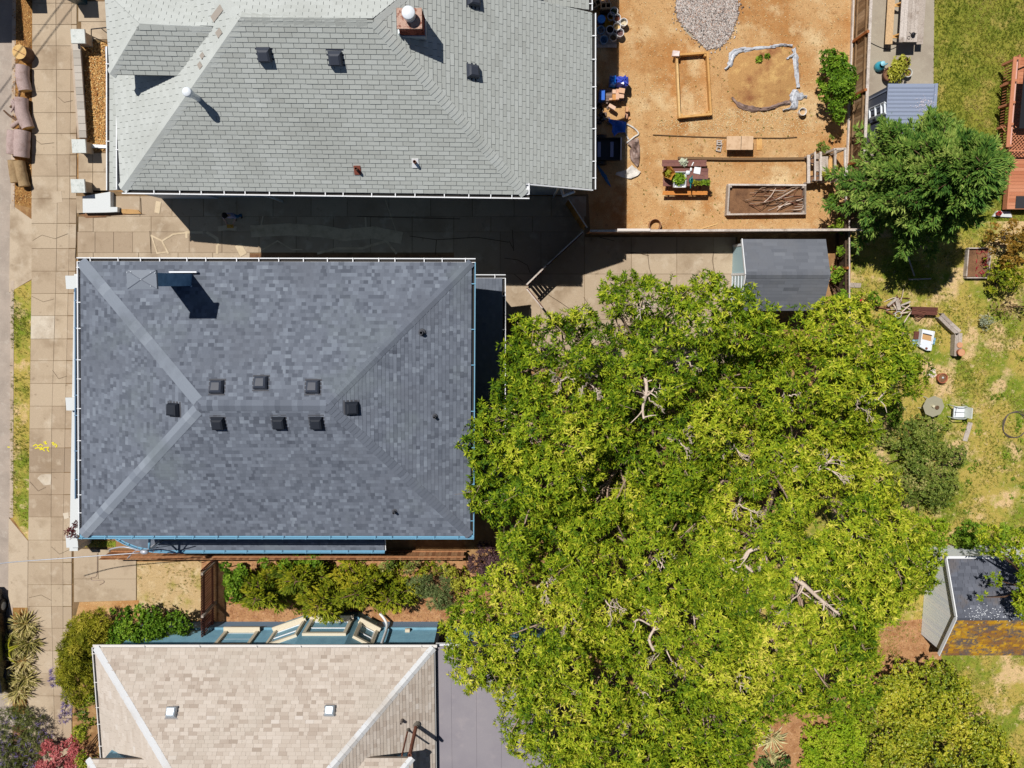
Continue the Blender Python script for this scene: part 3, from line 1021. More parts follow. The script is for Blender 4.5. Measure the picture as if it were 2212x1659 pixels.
# lower roof along the south side with a rounded west end
z3 = 2.55
e0, e1 = P(830, 1188, z3), P(372, 1188, z3)
arc = [P(u, v, z3) for u, v in ((330, 1187), (296, 1180), (270, 1170), (252, 1160))]
zin = 2.95
inn = Vector((e0.x, SW.y + .5, zin))
inw = Vector((arc[-1].x, SW.y + .5, zin))
r2c = Roof(h2, M_grey, M_greyd, .132, [.12, .155, .19, .24], .010, lambda c: .42 + random.gauss(0, .12), gap=.0, name='side_roof')
r2c.face([e1, e0, inn, Vector((e1.x, SW.y + .5, zin))])
pts = [arc[3], arc[2], arc[1], arc[0], e1]
cen = Vector((e1.x, SW.y + .5, zin))
for a, c in zip(pts, pts[1:]):
    r2c.face([a, c, cen], tint=lambda c: .4 + random.gauss(0, .08))
r2c.finish(0)
gutter(h2, e1, e0, (0, -1, 0), M_blue, M_blue, .8)
for a, c in zip(pts, pts[1:]):
    d = (c - a).normalized()
    gutter(h2, a, c, (d.y, -d.x, 0), M_blue, M_blue, .5)
b = MB(); b.prism([(arc[2].x + .3, SW.y + .6), (arc[0].x, arc[0].y + .3), (e0.x - .3, e0.y + .3), (e0.x - .3, SW.y + .6)], 0, 2.45); b.build('bay_wall', M_wallb, h2)
b = MB(); b.beam(e0 + Vector((.05, 0, -.05)), inn + Vector((.05, 0, -.05)), .03, .14); b.build('barge_board', M_white, h2)
# tall chimney with a sheet metal cap
t = P(304, 604, 9.15)
ch2 = thing('chimney', Vector((t.x, t.y, 6.2)), None, None); ch2.parent = h2; ch2.location = Vector((t.x, t.y, 6.2)) - wloc(h2)
M_blchim = mat('blue_grey_stucco', (128, 168, 196), [((100, 140, 170), 3, .45, .7)], .08, 20, .8)
b = MB(); b.box((t.x, t.y, 7.6), (.72, .42, 3.0)); b.build('stack', M_blchim, ch2)
b = MB()
cx, cy = .46, .29
b.add([(t.x - cx, t.y - cy, 9.10), (t.x + cx, t.y - cy, 9.10), (t.x + cx, t.y + cy, 9.10), (t.x - cx, t.y + cy, 9.10), (t.x, t.y, 9.14),
       (t.x - cx, t.y - cy, 9.0), (t.x + cx, t.y - cy, 9.0), (t.x + cx, t.y + cy, 9.0), (t.x - cx, t.y + cy, 9.0)],
      [[0, 1, 4], [1, 2, 4], [2, 3, 4], [3, 0, 4], [0, 5, 6, 1], [1, 6, 7, 2], [2, 7, 8, 3], [3, 8, 5, 0], [8, 7, 6, 5]])
b.build('metal_cap', plain('cap_metal', (134, 140, 148), .6, .3), ch2)
b = MB()
for x, y in ((-1, -1), (1, -1), (1, 1), (-1, 1)):
    b.beam((t.x, t.y, 9.146), (t.x + x * cx, t.y + y * cy, 9.106), .02, .012)
b.build('cap_seam', plain('seam_metal', (104, 110, 122), .5), ch2)
b = MB()
for x, y in ((-.42, .22), (-.3, .24), (.3, .22), (.43, .2), (.0, 0), (.28, -.2)):
    b.ball((t.x + x, t.y + y, 9.14 if x == 0 else 9.12), .018, 6, 4)
b.build('bolt', M_tin, ch2)
q = Pp(375, 588, NW, mN)
b = MB(); b.box((t.x + .1, t.y + .27, q.z + .12), (.95, .05, .16)); b.box((t.x + .36, t.y - .25, q.z + .12), (.05, .12, .12)); b.build('flashing', M_white, ch2)
for (u, v), nn, p0 in (((469, 836), mN, NW), ((564, 827), mN, NW), ((676, 836), mN, NW)):
    vent(h2, Pp(u, v, p0, nn), nn, (0, 1, 0), plain('glossy_charcoal', (70, 74, 84), .22, .6), M_ventf, .46)
for (u, v), nn, p0 in (((377, 884), mW, NW), ((759, 881), mE, NE), ((472, 912), mS, SW), ((603, 911), mS, SW), ((684, 911), mS, SW)):
    vent(h2, Pp(u, v, p0, nn), nn, (0, 1, 0), plain('charcoal_hood', (44, 48, 56), .65, .2), M_ventf, .44)
for (u, v), nn, p0, s_ in (((911, 718), mE, NE, 1.25), ((939, 899), mE, NE, .9), ((852, 1104), mS, SW, .9)):
    q = Pp(u, v, p0, nn)
    b = MB(); b.lathe([(.11 * s_, .0), (.10 * s_, .05), (.06 * s_, .07), (.055 * s_, .26), (.038 * s_, .26), (.036 * s_, .0)], q, 12); b.build('vent_pipe', M_ventf, h2)
# white porch wall, second gutter and posts on the street side
pz = 1.15
M_porch = plain('white_render', (228, 228, 222), .7)
b = MB(); b.prism([P(171, 592, 1.1).to_2d(), P(160, 592, 1.1).to_2d(), P(150, 1190, 1.1).to_2d(), P(168, 1190, 1.1).to_2d()], 0, 1.1); b.build('porch_wall', M_porch, h2)
pa2, pb2 = P(169, 622, 5.2), P(169, 1078, 5.2)
r2d = Roof(h2, M_grey, M_greyd, .132, [.12, .155, .19, .24], .010, lambda c: .4 + random.gauss(0, .1), gap=0, name='porch_roof')
r2d.face([pa2, pb2, Vector((NW.x + .6, pb2.y, 5.45)), Vector((NW.x + .6, pa2.y, 5.45))]); r2d.finish(0)
gutter(h2, pa2, pb2, (-1, 0, 0), M_navy, M_trough, 1.0)
for v in (872, 1168, 610):
    b = MB(); q = P(158, v, 1.3); b.box((q.x, q.y, .66), (.42, .46, 1.32)); b.box((q.x, q.y, 1.36), (.5, .54, .08)); b.build('porch_pier', M_porch, h2)
# service mast with its wires and struts
ms = thing('service_mast', P(313, 1193, 2.6), None, None); ms.parent = h2; ms.location = P(313, 1193, 2.6) - wloc(h2)
p = P(313, 1192, 4.3)
M_mast = plain('mast_grey', (196, 196, 200), .4, .5, .2)
b = MB(); b.tube([(p.x, p.y, 1.8), (p.x, p.y, 4.2)], .045, 8); b.ball((p.x - .02, p.y, 4.3), (.17, .1, .1), 10, 6); b.build('mast', M_mast, ms, True)
b = MB(); b.tube([(p.x + .12, p.y + .5, 4.1), (p.x + .02, p.y, 4.0)], .05, 8); b.build('pipe', M_blue, ms, True)
b = MB(); b.tube([(p.x + .1, p.y, 4.05), (p.x + .55, p.y + .34, 3.9), (p.x + 1.0, p.y - .05, 2.75)], .025, 6); b.tube([(p.x + .1, p.y, 3.9), (p.x + .9, p.y + .05, 3.6)], .02, 6); b.build('strut', plain('strut_metal', (74, 84, 96), .5), ms, True)
b = MB()
b.tube(smoothpath([(p.x - .1, p.y, 4.3), (p.x - .45, p.y - .02, 4.1), (p.x - .9, p.y - .4, 3.9), (p.x - 1.0, p.y - .5, 3.5)]), .016, 5)
b.tube(smoothpath([(p.x - .15, p.y + .02, 4.25), (p.x - .8, p.y + .2, 4.3), (p.x - 1.5, p.y + .0, 4.0), (p.x - 1.9, p.y - .35, 3.3)]), .03, 5)
b.build('drop_cable', M_mast, ms, True)

# ================================================================== the beige house (bottom)
BEI = [(168, 150, 132), (192, 174, 156), (208, 192, 174), (220, 205, 188), (228, 226, 222)]
M_bei = mat('beige_shingle', pal=BEI, layers=[((202, 188, 170), .4, .52, .75)], fine=.08, fsc=90, rough=.95, bump=.2, bsc=100)
M_beid = plain('beige_roof_deck', (138, 122, 106), .95)
h3 = thing('beige_roofed_house', P(560, 1600, 0), 'blue sided house with a pale beige shingle roof and bay window, below the shrubs', 'house')
zE = 3.3
nw, ne = P(205, 1399, zE), P(936, 1399, zE)
half = (ne.x - nw.x) / 2
sl = .62
apex = Vector(((nw.x + ne.x) / 2, nw.y - half, zE + half * sl))
ln = 6.0
apS = apex + Vector((0, -ln, 0))
sw, se = nw + Vector((0, -2 * half - ln, 0)), ne + Vector((0, -2 * half - ln, 0))
bt = lambda c: min(.8, .5 + random.choice((-.28, -.14, -.04, 0, .05, .1, .14)) + random.gauss(0, .05))
r3 = Roof(h3, M_bei, M_beid, .142, [.17, .24, .33, .36], .018, bt, gap=.005)
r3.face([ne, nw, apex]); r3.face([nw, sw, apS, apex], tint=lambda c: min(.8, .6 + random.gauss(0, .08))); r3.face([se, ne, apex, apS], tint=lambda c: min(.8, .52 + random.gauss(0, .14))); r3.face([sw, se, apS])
bN, bW, bE = fnorm(ne, nw, apex), fnorm(nw, sw, apex), fnorm(se, ne, apex)
M_capw = None
r3.cap(nw, apex, bN, bW, .16, .32, .012, lambda: .98, 'hip_cap', .014)
r3.cap(ne, apex, bE, bN, .16, .32, .012, lambda: .98, 'hip_cap', .014)
# cross roofs at the lower edge of the picture
def cross(u0, v0, u1, side):
    pl, nn = (nw, bW) if side < 0 else (ne, bE)
    m = Pp(u1, v0, pl, nn)
    z = m.z
    a, c = P(u0, v0, z), P(u1, v0, z)
    dy = 2.4
    rise = 1.4
    if side < 0:
        f = [c, a, a + Vector((dy, -dy, rise)), c + Vector((2.2, -dy, rise))]
        w = [a, a + Vector((0, -2 * dy, 0)), a + Vector((dy, -dy, rise))]
    else:
        f = [a, c, c + Vector((-2.2, -dy, rise)), a + Vector((-dy, -dy, rise))]
        w = [a + Vector((0, -2 * dy, 0)), a, a + Vector((-dy, -dy, rise))]
    r3.face(f); r3.face(w)
    r3.cap(a, w[2], *( (fnorm(*f[:3]), fnorm(*w)) if side < 0 else (fnorm(*w), fnorm(*f[:3])) ), .14, .32, .012, lambda: .98)
    b = MB()
    y0 = a.y - .35
    x0, x1 = sorted((a.x - side * .35, c.x))
    b.prism([(x0, y0), (x1, y0), (x1, y0 - 3.6), (x0, y0 - 3.6)], z - 2.2, z - .1)
    return b
wb_ = [cross(188, 1640, 312, -1), cross(891, 1637, 790, 1)]
roof3 = r3.finish()
for b in wb_:
    b.build('cross_wall', M_bsiding, h3)
M_guth = plain('white_gutter', (240, 232, 222), .6)
gutter(h3, ne + Vector((.14, 0, 0)), nw - Vector((.1, 0, 0)), (0, 1, 0), M_guth, M_guth, 2.2, .08, .06)
gutter(h3, nw, sw, (-1, 0, 0), M_guth, M_trough, 1.0)
gutter(h3, se, ne, (1, 0, 0), plain('grey_gutter', (170, 168, 164), .6), M_trough, 5.0, .03, .06)
for u, v in ((372, 1538), (713, 1535)):
    vent(h3, Pp(u, v, ne, bN), bN, (0, -1, 0), M_galv, plain('flange_grey', (150, 142, 136), .6), .42)
q = Pp(868, 1554, ne, bE)
b = MB(); b.lathe([(.06, -.1), (.055, .3), (.04, .3), (.04, 0)], q, 10); b.build('vent_pipe', plain('grey_pipe', (150, 136, 124), .8), h3)
# two tall rusty pipes
for u, v, r_, L in ((899, 1565, .075, 2.05), (881, 1575, .035, 1.75)):
    q = Pp(u, v, ne, bE)
    b = MB(); b.lathe([(r_, -.05), (r_, L), (r_ * .7, L), (r_ * .7, L - .3)], q, 12); b.build('stove_pipe', M_rust, h3, False)
    b = MB(); b.lathe([(r_ * 2.2, .0), (r_ * 1.5, .1), (r_ * 1.05, .14), (r_ * 1.25, .16), (r_ * 1.25, .2), (r_, .2)], q, 12); b.build('pipe_collar', plain('collar_dark', (120, 112, 100), .6), h3)
# walls: lap siding on the north side
yw = P(700, 1346, 0).y
xl, xr = nw.x + .45, ne.x - .12
b = MB(); b.prism([(xl, yw - .02), (xr, yw - .02), (xr, sw.y + .5), (xl, sw.y + .5)], -.1, 3.2); b.build('wall', M_bsiding, h3)
def siding(x0, x1, y, z0, z1, step=.14):
    b = MB()
    z = z0
    while z < z1 - .01:
        t = min(step, z1 - z) - .006
        b.add([(x0, y + .035, z), (x1, y + .035, z), (x1, y + .012, z + t), (x0, y + .012, z + t), (x0, y - .01, z), (x1, y - .01, z)], [[1, 0, 3, 2], [4, 0, 1, 5], [4, 3, 0], [5, 1, 2]])
        z += step
    return b
o = siding(xl, xr, yw, .75, 3.15).build('siding', M_bsiding, h3); o['kind'] = 'stuff'
b = MB(); b.box(((xl + xr) / 2, yw + .05, .68), (xr - xl, .16, .08)); b.build('water_table', M_bsiding, h3)
b = MB(); b.box(((xl + xr) / 2, yw + .03, .3), (xr - xl, .1, .68)); b.build('foundation', M_navy, h3)
M_glass = mat('window_glass', (52, 60, 66), [((84, 92, 90), 1.2, .5, .7)], .05, 10, .08, 0, 10, .8)
M_curt = mat('curtain', (230, 238, 250), [((150, 190, 240), 5, .5, .6)], .1, 20, .7)
def window(x0, x1, z0, z1, y, ang=0.0, glass=None, pivot=None):
    """framed sash window on the north wall; built flat then turned about pivot"""
    w = MB(); c = (x0 + x1) / 2
    fw = .13
    w.box((x0 + fw / 2, y + .03, (z0 + z1) / 2), (fw, .13, z1 - z0)); w.box((x1 - fw / 2, y + .03, (z0 + z1) / 2), (fw, .13, z1 - z0))
    w.box((c, y + .03, z1 - fw / 2), (x1 - x0 - 2 * fw, .13, fw))
    sill = MB(); sill.box((c, y + .1, z0 + .03), (x1 - x0 + .08, .3, .07))
    sash = MB()
    for z in (z0 + .13, (z0 + z1) / 2, z1 - fw - .03):
        sash.box((c, y - .02, z), (x1 - x0 - 2 * fw, .06, .06))
    for x in (x0 + fw + .025, x1 - fw - .025):
        sash.box((x, y - .02, (z0 + z1) / 2), (.05, .05, z1 - z0 - fw))
    g = MB(); g.box((c, y - .05, (z0 + z1) / 2), (x1 - x0 - 2 * fw, .02, z1 - z0 - .1))
    def turn(b):
        if ang and pivot:
            ca, sa = math.cos(ang), math.sin(ang)
            b.v = [(pivot[0] + (x - pivot[0]) * ca - (yy - pivot[1]) * sa, pivot[1] + (x - pivot[0]) * sa + (yy - pivot[1]) * ca, z) for x, yy, z in b.v]
        return b
    fr = turn(w).build('window', M_offw, h3)
    turn(sill).build('sill', M_offw, fr); turn(sash).build('sash', M_white, fr); turn(g).build('pane', glass or M_glass, fr)
a, c = Pw(486, 1366, yw), Pw(560, 1366, yw)
window(a.x, c.x, a.z, a.z + 1.35, yw + .02, glass=M_curt)
# bay
bd = .55
b0, b1, b2, b3 = Pw(596, 1352, yw), Pw(664, 1345, yw + bd), Pw(765, 1345, yw + bd), Pw(826, 1352, yw)
plan = [(b0.x, yw - .05), (b1.x, yw + bd), (b2.x, yw + bd), (b3.x, yw - .05)]
b = MB(); b.prism(plan, 0, 3.16); b.build('bay_wall', M_bsiding, h3)
bp = [(x, y + .07) for x, y in plan]
b = MB(); b.prism([(b0.x - .08, yw), (b1.x - .04, yw + bd + .08), (b2.x + .04, yw + bd + .08), (b3.x + .08, yw)], .62, .70); b.build('water_table', M_bsiding, h3)
zb = a.z + .02
window(b1.x + .1, b2.x - .1, zb, zb + 1.45, yw + bd + .02)
for (x0, y0), (x1, y1) in ((plan[0], plan[1]), (plan[2], plan[3])):
    L = math.hypot(x1 - x0, y1 - y0)
    window(x0 + .18, x0 + L - .12, zb, zb + 1.45, y0 + .02, math.atan2(y1 - y0, x1 - x0), None, (x0, y0))
b = MB(); q = Pw(828, 1360, yw + .25); b.tube(smoothpath([(q.x + .1, yw + .12, 3.2), (q.x + .12, yw + .2, 2.4), (q.x + .1, yw + .2, .9), (q.x - .05, yw + .35, .45), (q.x - .3, yw + .6, .3)]), .06, 8); b.build('downpipe', M_white, h3, True)
b = MB(); q = Pw(880, 1366, yw); b.box((q.x, yw + .1, q.z), (.2, .14, .12)); b.build('wall_lamp', M_offw, h3)
b = MB(); b.box((xr + .09, yw - .1, 1.6), (.14, .3, 3.1)); b.build('corner_board', plain('dark_trim', (40, 44, 50), .8), h3)
# flat roofed annexe with lapped membrane sheets
fz = 3.0
M_memb = mat('roof_membrane', (158, 150, 152), [((148, 140, 144), .6, .45, .7), ((168, 158, 158), 1.5, .55, .75)], .06, 60, .9, .15, 60)
fr_ = MB(); q0, q3 = P(941, 1394, fz), P(1200, 1394, fz); fr_.prism([(q0.x, q0.y), (q3.x, q0.y), (q3.x, q0.y - 12), (q0.x, q0.y - 12)], fz - .18, fz); flat = fr_.build('flat_roof', M_memb, h3)
xs = [942, 975, 1029, 1083, 1138, 1195]
for i in range(5):
    x0, x1 = P(xs[i], 1500, fz).x, P(xs[i + 1], 1500, fz).x
    b = MB(); b.prism([(x0 + .012, q0.y - .03), (x1 - .012, q0.y - .03), (x1 - .012, q0.y - 11.9), (x0 + .012, q0.y - 11.9)], fz, fz + .016); b.build('membrane_sheet', M_memb, flat)
b = MB(); b.box(((q0.x + q3.x) / 2, q0.y + .04, fz - .03), (q3.x - q0.x, .07, .14)); b.build('fascia', M_white, h3)
b = MB(); b.prism([(q0.x + .3, q0.y - .45), (q3.x - .3, q0.y - .45), (q3.x - .3, q0.y - 11.7), (q0.x + .3, q0.y - 11.7)], 0, fz - .18); b.build('annexe_wall', M_bsiding, h3)
b = MB()
k = int((q3.x - q0.x - .7) / .12)
for i in range(k):
    b.box((q0.x + .36 + i * .12, q0.y - .43, 1.4), (.1, .05, 2.7))
o = b.build('board_siding', M_bsiding, h3); o['kind'] = 'stuff'
# ------------------------------------------------------------------ foliage
def leafmat(name, pal, trans=.22, rough=.55, spec=.3):
    return mat(name, pal=pal, fine=0, rough=rough, spec=spec, trans=trans)
L_tree = leafmat('tree_leaf', [(52, 86, 18), (106, 136, 26), (158, 176, 38), (204, 207, 54), (240, 226, 98)], .16, .55, .12)
L_fresh = leafmat('fresh_leaf', [(62, 98, 20), (104, 142, 34), (144, 178, 48), (188, 206, 72)], .22, .55, .2)
L_lime = leafmat('lime_leaf', [(110, 146, 24), (156, 186, 34), (192, 208, 50), (220, 220, 80)], .22, .55, .2)
L_con = leafmat('conifer_leaf', [(44, 82, 34), (84, 124, 48), (132, 162, 66), (186, 200, 100)], .12, .6, .15)
L_laur = leafmat('laurel_leaf', [(66, 96, 24), (126, 146, 34), (178, 182, 44), (224, 210, 70)], .15, .4, .4)
L_dull = leafmat('dull_leaf', [(84, 106, 40), (124, 144, 54), (156, 166, 70), (206, 190, 120)], .18)
L_ced = leafmat('cedar_leaf', [(66, 88, 16), (118, 134, 26), (170, 172, 38), (214, 196, 56)], .15, .6, .2)
L_yel = leafmat('golden_leaf', [(150, 150, 40), (200, 196, 66), (226, 220, 96)], .25)
L_pur = leafmat('purple_leaf', [(70, 48, 52), (100, 70, 72), (132, 98, 96)], .12)
L_red = leafmat('red_leaf', [(190, 84, 88), (232, 122, 120), (244, 164, 154)], .2)
L_mar = leafmat('maroon_leaf', [(70, 28, 32), (108, 44, 46), (140, 64, 60)], .15)
L_broom = leafmat('broom_leaf', [(96, 104, 24), (146, 148, 34), (188, 180, 50), (220, 200, 80)], .2, .6, .2)
L_flax = leafmat('flax_leaf', [(104, 108, 44), (166, 156, 76), (216, 196, 124), (244, 222, 164)], .15, .5, .3)
L_lav = leafmat('lavender_flower', [(104, 84, 124), (140, 120, 166), (176, 160, 204)], .15)
L_yuc = leafmat('yucca_leaf', [(120, 130, 84), (206, 196, 130), (240, 226, 170)], .1)
L_grass = leafmat('grass_blade', [(96, 120, 30), (144, 154, 46), (194, 180, 84), (232, 204, 140)], .25, .6, .2)
L_straw = mat('straw', pal=[(150, 106, 60), (206, 164, 104), (236, 206, 146), (246, 232, 190)], fine=0, rough=.95)
M_bark = mat('bark', (186, 158, 134), [((150, 120, 96), 3, .45, .7), ((212, 190, 166), 8, .58, .8)], .2, 30, .9, .5, 30)
M_barkd = mat('dark_bark', (128, 98, 76), [((92, 68, 52), 3, .45, .7)], .2, 30, .9, .5, 30)
M_bone = mat('bare_twig', (236, 212, 190), [((198, 170, 146), 5, .5, .75)], .15, 40, .9)

def clumps_in(poly, dens, R, edge=.6, sep=.42):
    """clump centres (world xy), well spread inside the outline"""
    A_ = area(poly)
    n = max(3, int(A_ * dens))
    cand = scatter(poly, n * 12)
    pts, rad = [], []
    pp = np.asarray([(p[0], p[1]) for p in poly])
    def edged(q):
        d = 1e9
        for i in range(len(pp)):
            a, b = pp[i], pp[(i + 1) % len(pp)]
            t = np.clip(np.dot(q - a, b - a) / (np.dot(b - a, b - a) + 1e-9), 0, 1)
            d = min(d, np.linalg.norm(q - a - (b - a) * t))
        return d
    out = []
    for q in cand:
        if len(out) >= n: break
        r = rng.uniform(*R)
        d = edged(q)
        if d < r * edge:
            r = max(R[0] * .55, d / edge)
        if all((q[0] - o[0]) ** 2 + (q[1] - o[1]) ** 2 > (sep * (r + o[2])) ** 2 for o in out):
            out.append((q[0], q[1], r, d))
    return out
GAPS = []
def crown(poly_px, hpx, ztop, zedge, R, cdens, sdens, m, L, W, elev=(.05, .9), tint=.5, tvar=.12, span=2.2, flat=.75, znoise=.35, under=.25, up=.35, edge=.6, svar=.1, sep=.42):
    poly = [Vector((p.x, p.y)) for p in px(poly_px, hpx)]
    cl = clumps_in(poly, cdens, R, edge, sep)
    Pn, Nn, Tn = [], [], []
    C = []
    for x, y, r, d in cl:
        z = zedge + (ztop - zedge) * min(1, math.sqrt(d / span)) + rng.normal(0, znoise)
        low = any((x - g[0]) ** 2 + (y - g[1]) ** 2 < g[2] ** 2 for g in GAPS)
        if low: z -= 2.0
        C.append((x, y, max(z, r * .4), r))
        n = max(6, int(sdens * 2.2 * r * r * 3.14 * (.7 if low else 1)))
        dv = rng.normal(0, 1, (n, 3))
        dv = unit(dv)
        dv[:, 2] = np.abs(dv[:, 2]) - .22
        dv = unit(dv)
        rr = r * rng.uniform(.62, 1.08, (n, 1)) * (1 + .18 * np.sin(dv[:, :1] * 5 + x * 3) + .15 * np.sin(dv[:, 1:2] * 6 + y * 2))
        p = np.array([x, y, C[-1][2] - r * flat * .5]) + dv * rr * np.array([1, 1, flat])
        Pn.append(p); Nn.append(unit(dv + np.array([0, 0, up])))
        Tn.append(np.full(n, tint + rng.normal(0, tvar)))
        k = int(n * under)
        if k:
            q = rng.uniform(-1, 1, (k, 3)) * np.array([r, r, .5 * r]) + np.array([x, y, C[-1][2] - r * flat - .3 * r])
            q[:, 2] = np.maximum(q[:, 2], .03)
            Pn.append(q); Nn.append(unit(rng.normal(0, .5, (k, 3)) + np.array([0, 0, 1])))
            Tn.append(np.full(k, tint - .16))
    Pn, Nn, Tn = np.concatenate(Pn), np.concatenate(Nn), np.concatenate(Tn)
    Pn[:, 2] = np.maximum(Pn[:, 2], .02)
    return sprigs(Pn, Nn, m, L, W, elev, tint=(Tn, svar)), C
def leaves_obj(name, arr, material, parent):
    b, d, u, L, W, t = arr
    o = wloc(parent)
    me = leaf_mesh(name, b - np.array(o), d, u, L, W, material, t)
    return link(name, me, parent)
def plant(name, label, cat, poly_px, hpx, m, ztop, zedge, R, cdens, sdens, leaf, group=None, stems=True, bark=None, leafname='foliage', nm=6, **kw):
    cen = sum((P(u, v, hpx) for u, v in poly_px), Vector()) / len(poly_px)
    t = thing(name, Vector((cen.x, cen.y, 0)), label, cat, group)
    arr, C = crown(poly_px, hpx, ztop, zedge, R, cdens, sdens, nm, leaf[0], leaf[1], **kw)
    leaves_obj(leafname, arr, m, t)
    if stems:
        b = MB()
        for x, y, z, r in C[::2][:14]:
            a = Vector((cen.x + (x - cen.x) * .3, cen.y + (y - cen.y) * .3, 0))
            b.tube([a, a.lerp(Vector((x, y, z)), .6) + Vector((0, 0, .1 * z)), Vector((x, y, z - r * .2))], [.03, .02, .008], 5)
        b.build('stem', bark or M_barkd, t, True)
    return t, C

# ------------------------------------------------------------------ three spreading trees in the middle
def big_tree(label, poly_px, hpx, ztop, zedge, root, cdens=4.0, bare=(), tint=.46, gaps=(), limbs=()):
    GAPS[:] = [(*P(u, v, ztop - 1).to_2d(), r_ * .017) for u, v, r_ in gaps]
    r0 = P(*root, 0)
    t = thing('tree', r0, label, 'tree', 'spreading trees behind the grey house')
    arr, C = crown(poly_px, hpx, ztop, zedge, (.45, 1.1), cdens, 38, 8, .18, .052, elev=(-.25, 1.0), tint=tint, tvar=.11, span=2.6, znoise=.55, under=.30, up=.42, svar=.14, sep=.61)
    b, d, u, L, W, tt = arr
    keep = np.ones(len(b), bool)
    for (bu, bv, br) in bare:
        q = P(bu, bv, ztop - .6)
        keep &= (b[:, 0] - q.x) ** 2 + (b[:, 1] - q.y) ** 2 > .4 * br * br * (1 + .35 * np.sin(np.arctan2(b[:, 1] - q.y, b[:, 0] - q.x) * 3)) ** 2
    for pl, r_ in limbs:
        sp = smoothpath([P(u, v, ztop - .55 + .1 * math.sin(i * 2)) for i, (u, v) in enumerate(pl)], 5)
        for s_ in sp:
            keep &= ((b[:, 0] - s_.x) ** 2 + (b[:, 1] - s_.y) ** 2 > (r_ * 1.5 + .07) ** 2) | (b[:, 2] < s_.z - .2)
        lb = MB(); lb.tube(sp, list(np.linspace(r_, r_ * .5, len(sp))), 8)
        for s_ in sp[2::3]:
            e_ = s_ + Vector((random.uniform(-.5, .5), random.uniform(-.5, .5), random.uniform(.0, .25)))
            lb.tube(smoothpath([s_, s_.lerp(e_, .5) + Vector((.05, .04, .04)), e_], 3), list(np.linspace(r_ * .45, r_ * .15, 7)), 5, False)
        lb.build('limb', M_bone, t, True)
    GAPS.clear()
    leaves_obj('crown', (b[keep], d[keep], u[keep], L[keep], W[keep], tt[keep]), L_tree, t)
    tr = MB()
    fork = r0 + Vector((.2, .1, 1.7))
    tr.tube(smoothpath([r0, r0 + Vector((.1, .0, .8)), fork]), [.34, .30, .28, .27, .26, .25, .24, .24, .23][:9], 10)
    trunk = tr.build('trunk', M_bark, t, True)
    # limbs: group clumps by angle
    Cs = sorted(C, key=lambda c: math.atan2(c[1] - r0.y, c[0] - r0.x))
    k = 7
    for g in range(k):
        grp = Cs[g * len(Cs) // k:(g + 1) * len(Cs) // k]
        if not grp: continue
        gx, gy, gz = (sum(c[i] for c in grp) / len(grp) for i in range(3))
        node = Vector((r0.x + (gx - r0.x) * .75, r0.y + (gy - r0.y) * .75, gz - .9))
        b = MB()
        mid = fork.lerp(node, .5) + Vector((random.uniform(-.5, .5), random.uniform(-.5, .5), .5))
        pts = smoothpath([fork - Vector((0, 0, .1)), mid, node], 5)
        b.tube(pts, list(np.linspace(.19, .09, len(pts))), 8)
        for x, y, z, r in grp:
            e = Vector((x, y, z - r * .1))
            s0 = pts[random.randint(4, len(pts) - 1)]
            mm = s0.lerp(e, .5) + Vector((random.uniform(-.35, .35), random.uniform(-.35, .35), random.uniform(0, .4)))
            sp = smoothpath([s0, mm, e], 3)
            b.tube(sp, list(np.linspace(.06, .014, len(sp))), 5, False)
            for _ in range(3):
                s1 = sp[random.randint(3, len(sp) - 1)]
                b.tube([s1, s1 + Vector((random.uniform(-.6, .6), random.uniform(-.6, .6), random.uniform(.1, .6)))], [.014, .004], 4, False)
        b.build('limb', M_bark, t, True)
    # bare forked twigs standing clear of the leaves
    for (bu, bv, br) in bare:
        b = MB()
        q = P(bu, bv, ztop - .75)
        def fork_(p, d, r, n):
            e = p + d
            b.tube(smoothpath([p, p + d * .5 + Vector((random.uniform(-.06, .06), random.uniform(-.06, .06), .03)), e], 3), list(np.linspace(r, r * .62, 7)), 5, False)
            if n:
                for _ in range(random.choice((2, 2, 3))):
                    a = Matrix.Rotation(random.uniform(-.9, .9), 3, 'Z') @ Matrix.Rotation(random.uniform(-.5, .5), 3, 'X') @ d
                    fork_(e, a * random.uniform(.6, .85), r * .6, n - 1)
        a0 = random.uniform(0, 6.28)
        for k_ in range(3):
            a = a0 + k_ * 2.1 + random.uniform(-.4, .4)
            fork_(q + Vector((0, 0, -.2)), Vector((math.cos(a) * br * .6, math.sin(a) * br * .6, random.uniform(.1, .45))), .038, 3)
        b.build('bare_branch', M_bone, t, True)
    return t
T1 = [(1092, 760), (1110, 702), (1200, 684), (1265, 680), (1322, 690), (1304, 640), (1322, 596), (1352, 590), (1410, 608), (1446, 652), (1488, 606), (1530, 594), (1580, 626), (1640, 690),
      (1650, 800), (1600, 930), (1560, 1010), (1480, 1090), (1350, 1130), (1200, 1150), (1092, 1172), (1034, 1100), (994, 1000), (984, 935), (1030, 890), (1085, 850)]
T2 = [(1100, 1200), (1150, 1160), (1200, 1096), (1350, 1066), (1500, 1050), (1590, 1170), (1600, 1300), (1640, 1420), (1640, 1545), (1600, 1740), (1160, 1740), (1150, 1635), (1092, 1580), (1082, 1488),
      (1012, 1482), (978, 1424), (960, 1360), (1008, 1285), (1072, 1240)]
T3 = [(1640, 690), (1700, 722), (1770, 668), (1850, 660), (1930, 700), (1990, 760), (2004, 808), (1975, 850), (1900, 878), (1888, 980), (1934, 1080), (1996, 1140), (2018, 1190), (1996, 1270),
      (1985, 1335), (1945, 1352), (1908, 1398), (1870, 1440), (1872, 1520), (1770, 1560), (1650, 1548), (1580, 1400), (1520, 1210), (1440, 1080), (1510, 1000), (1560, 920), (1610, 800), (1630, 720)]
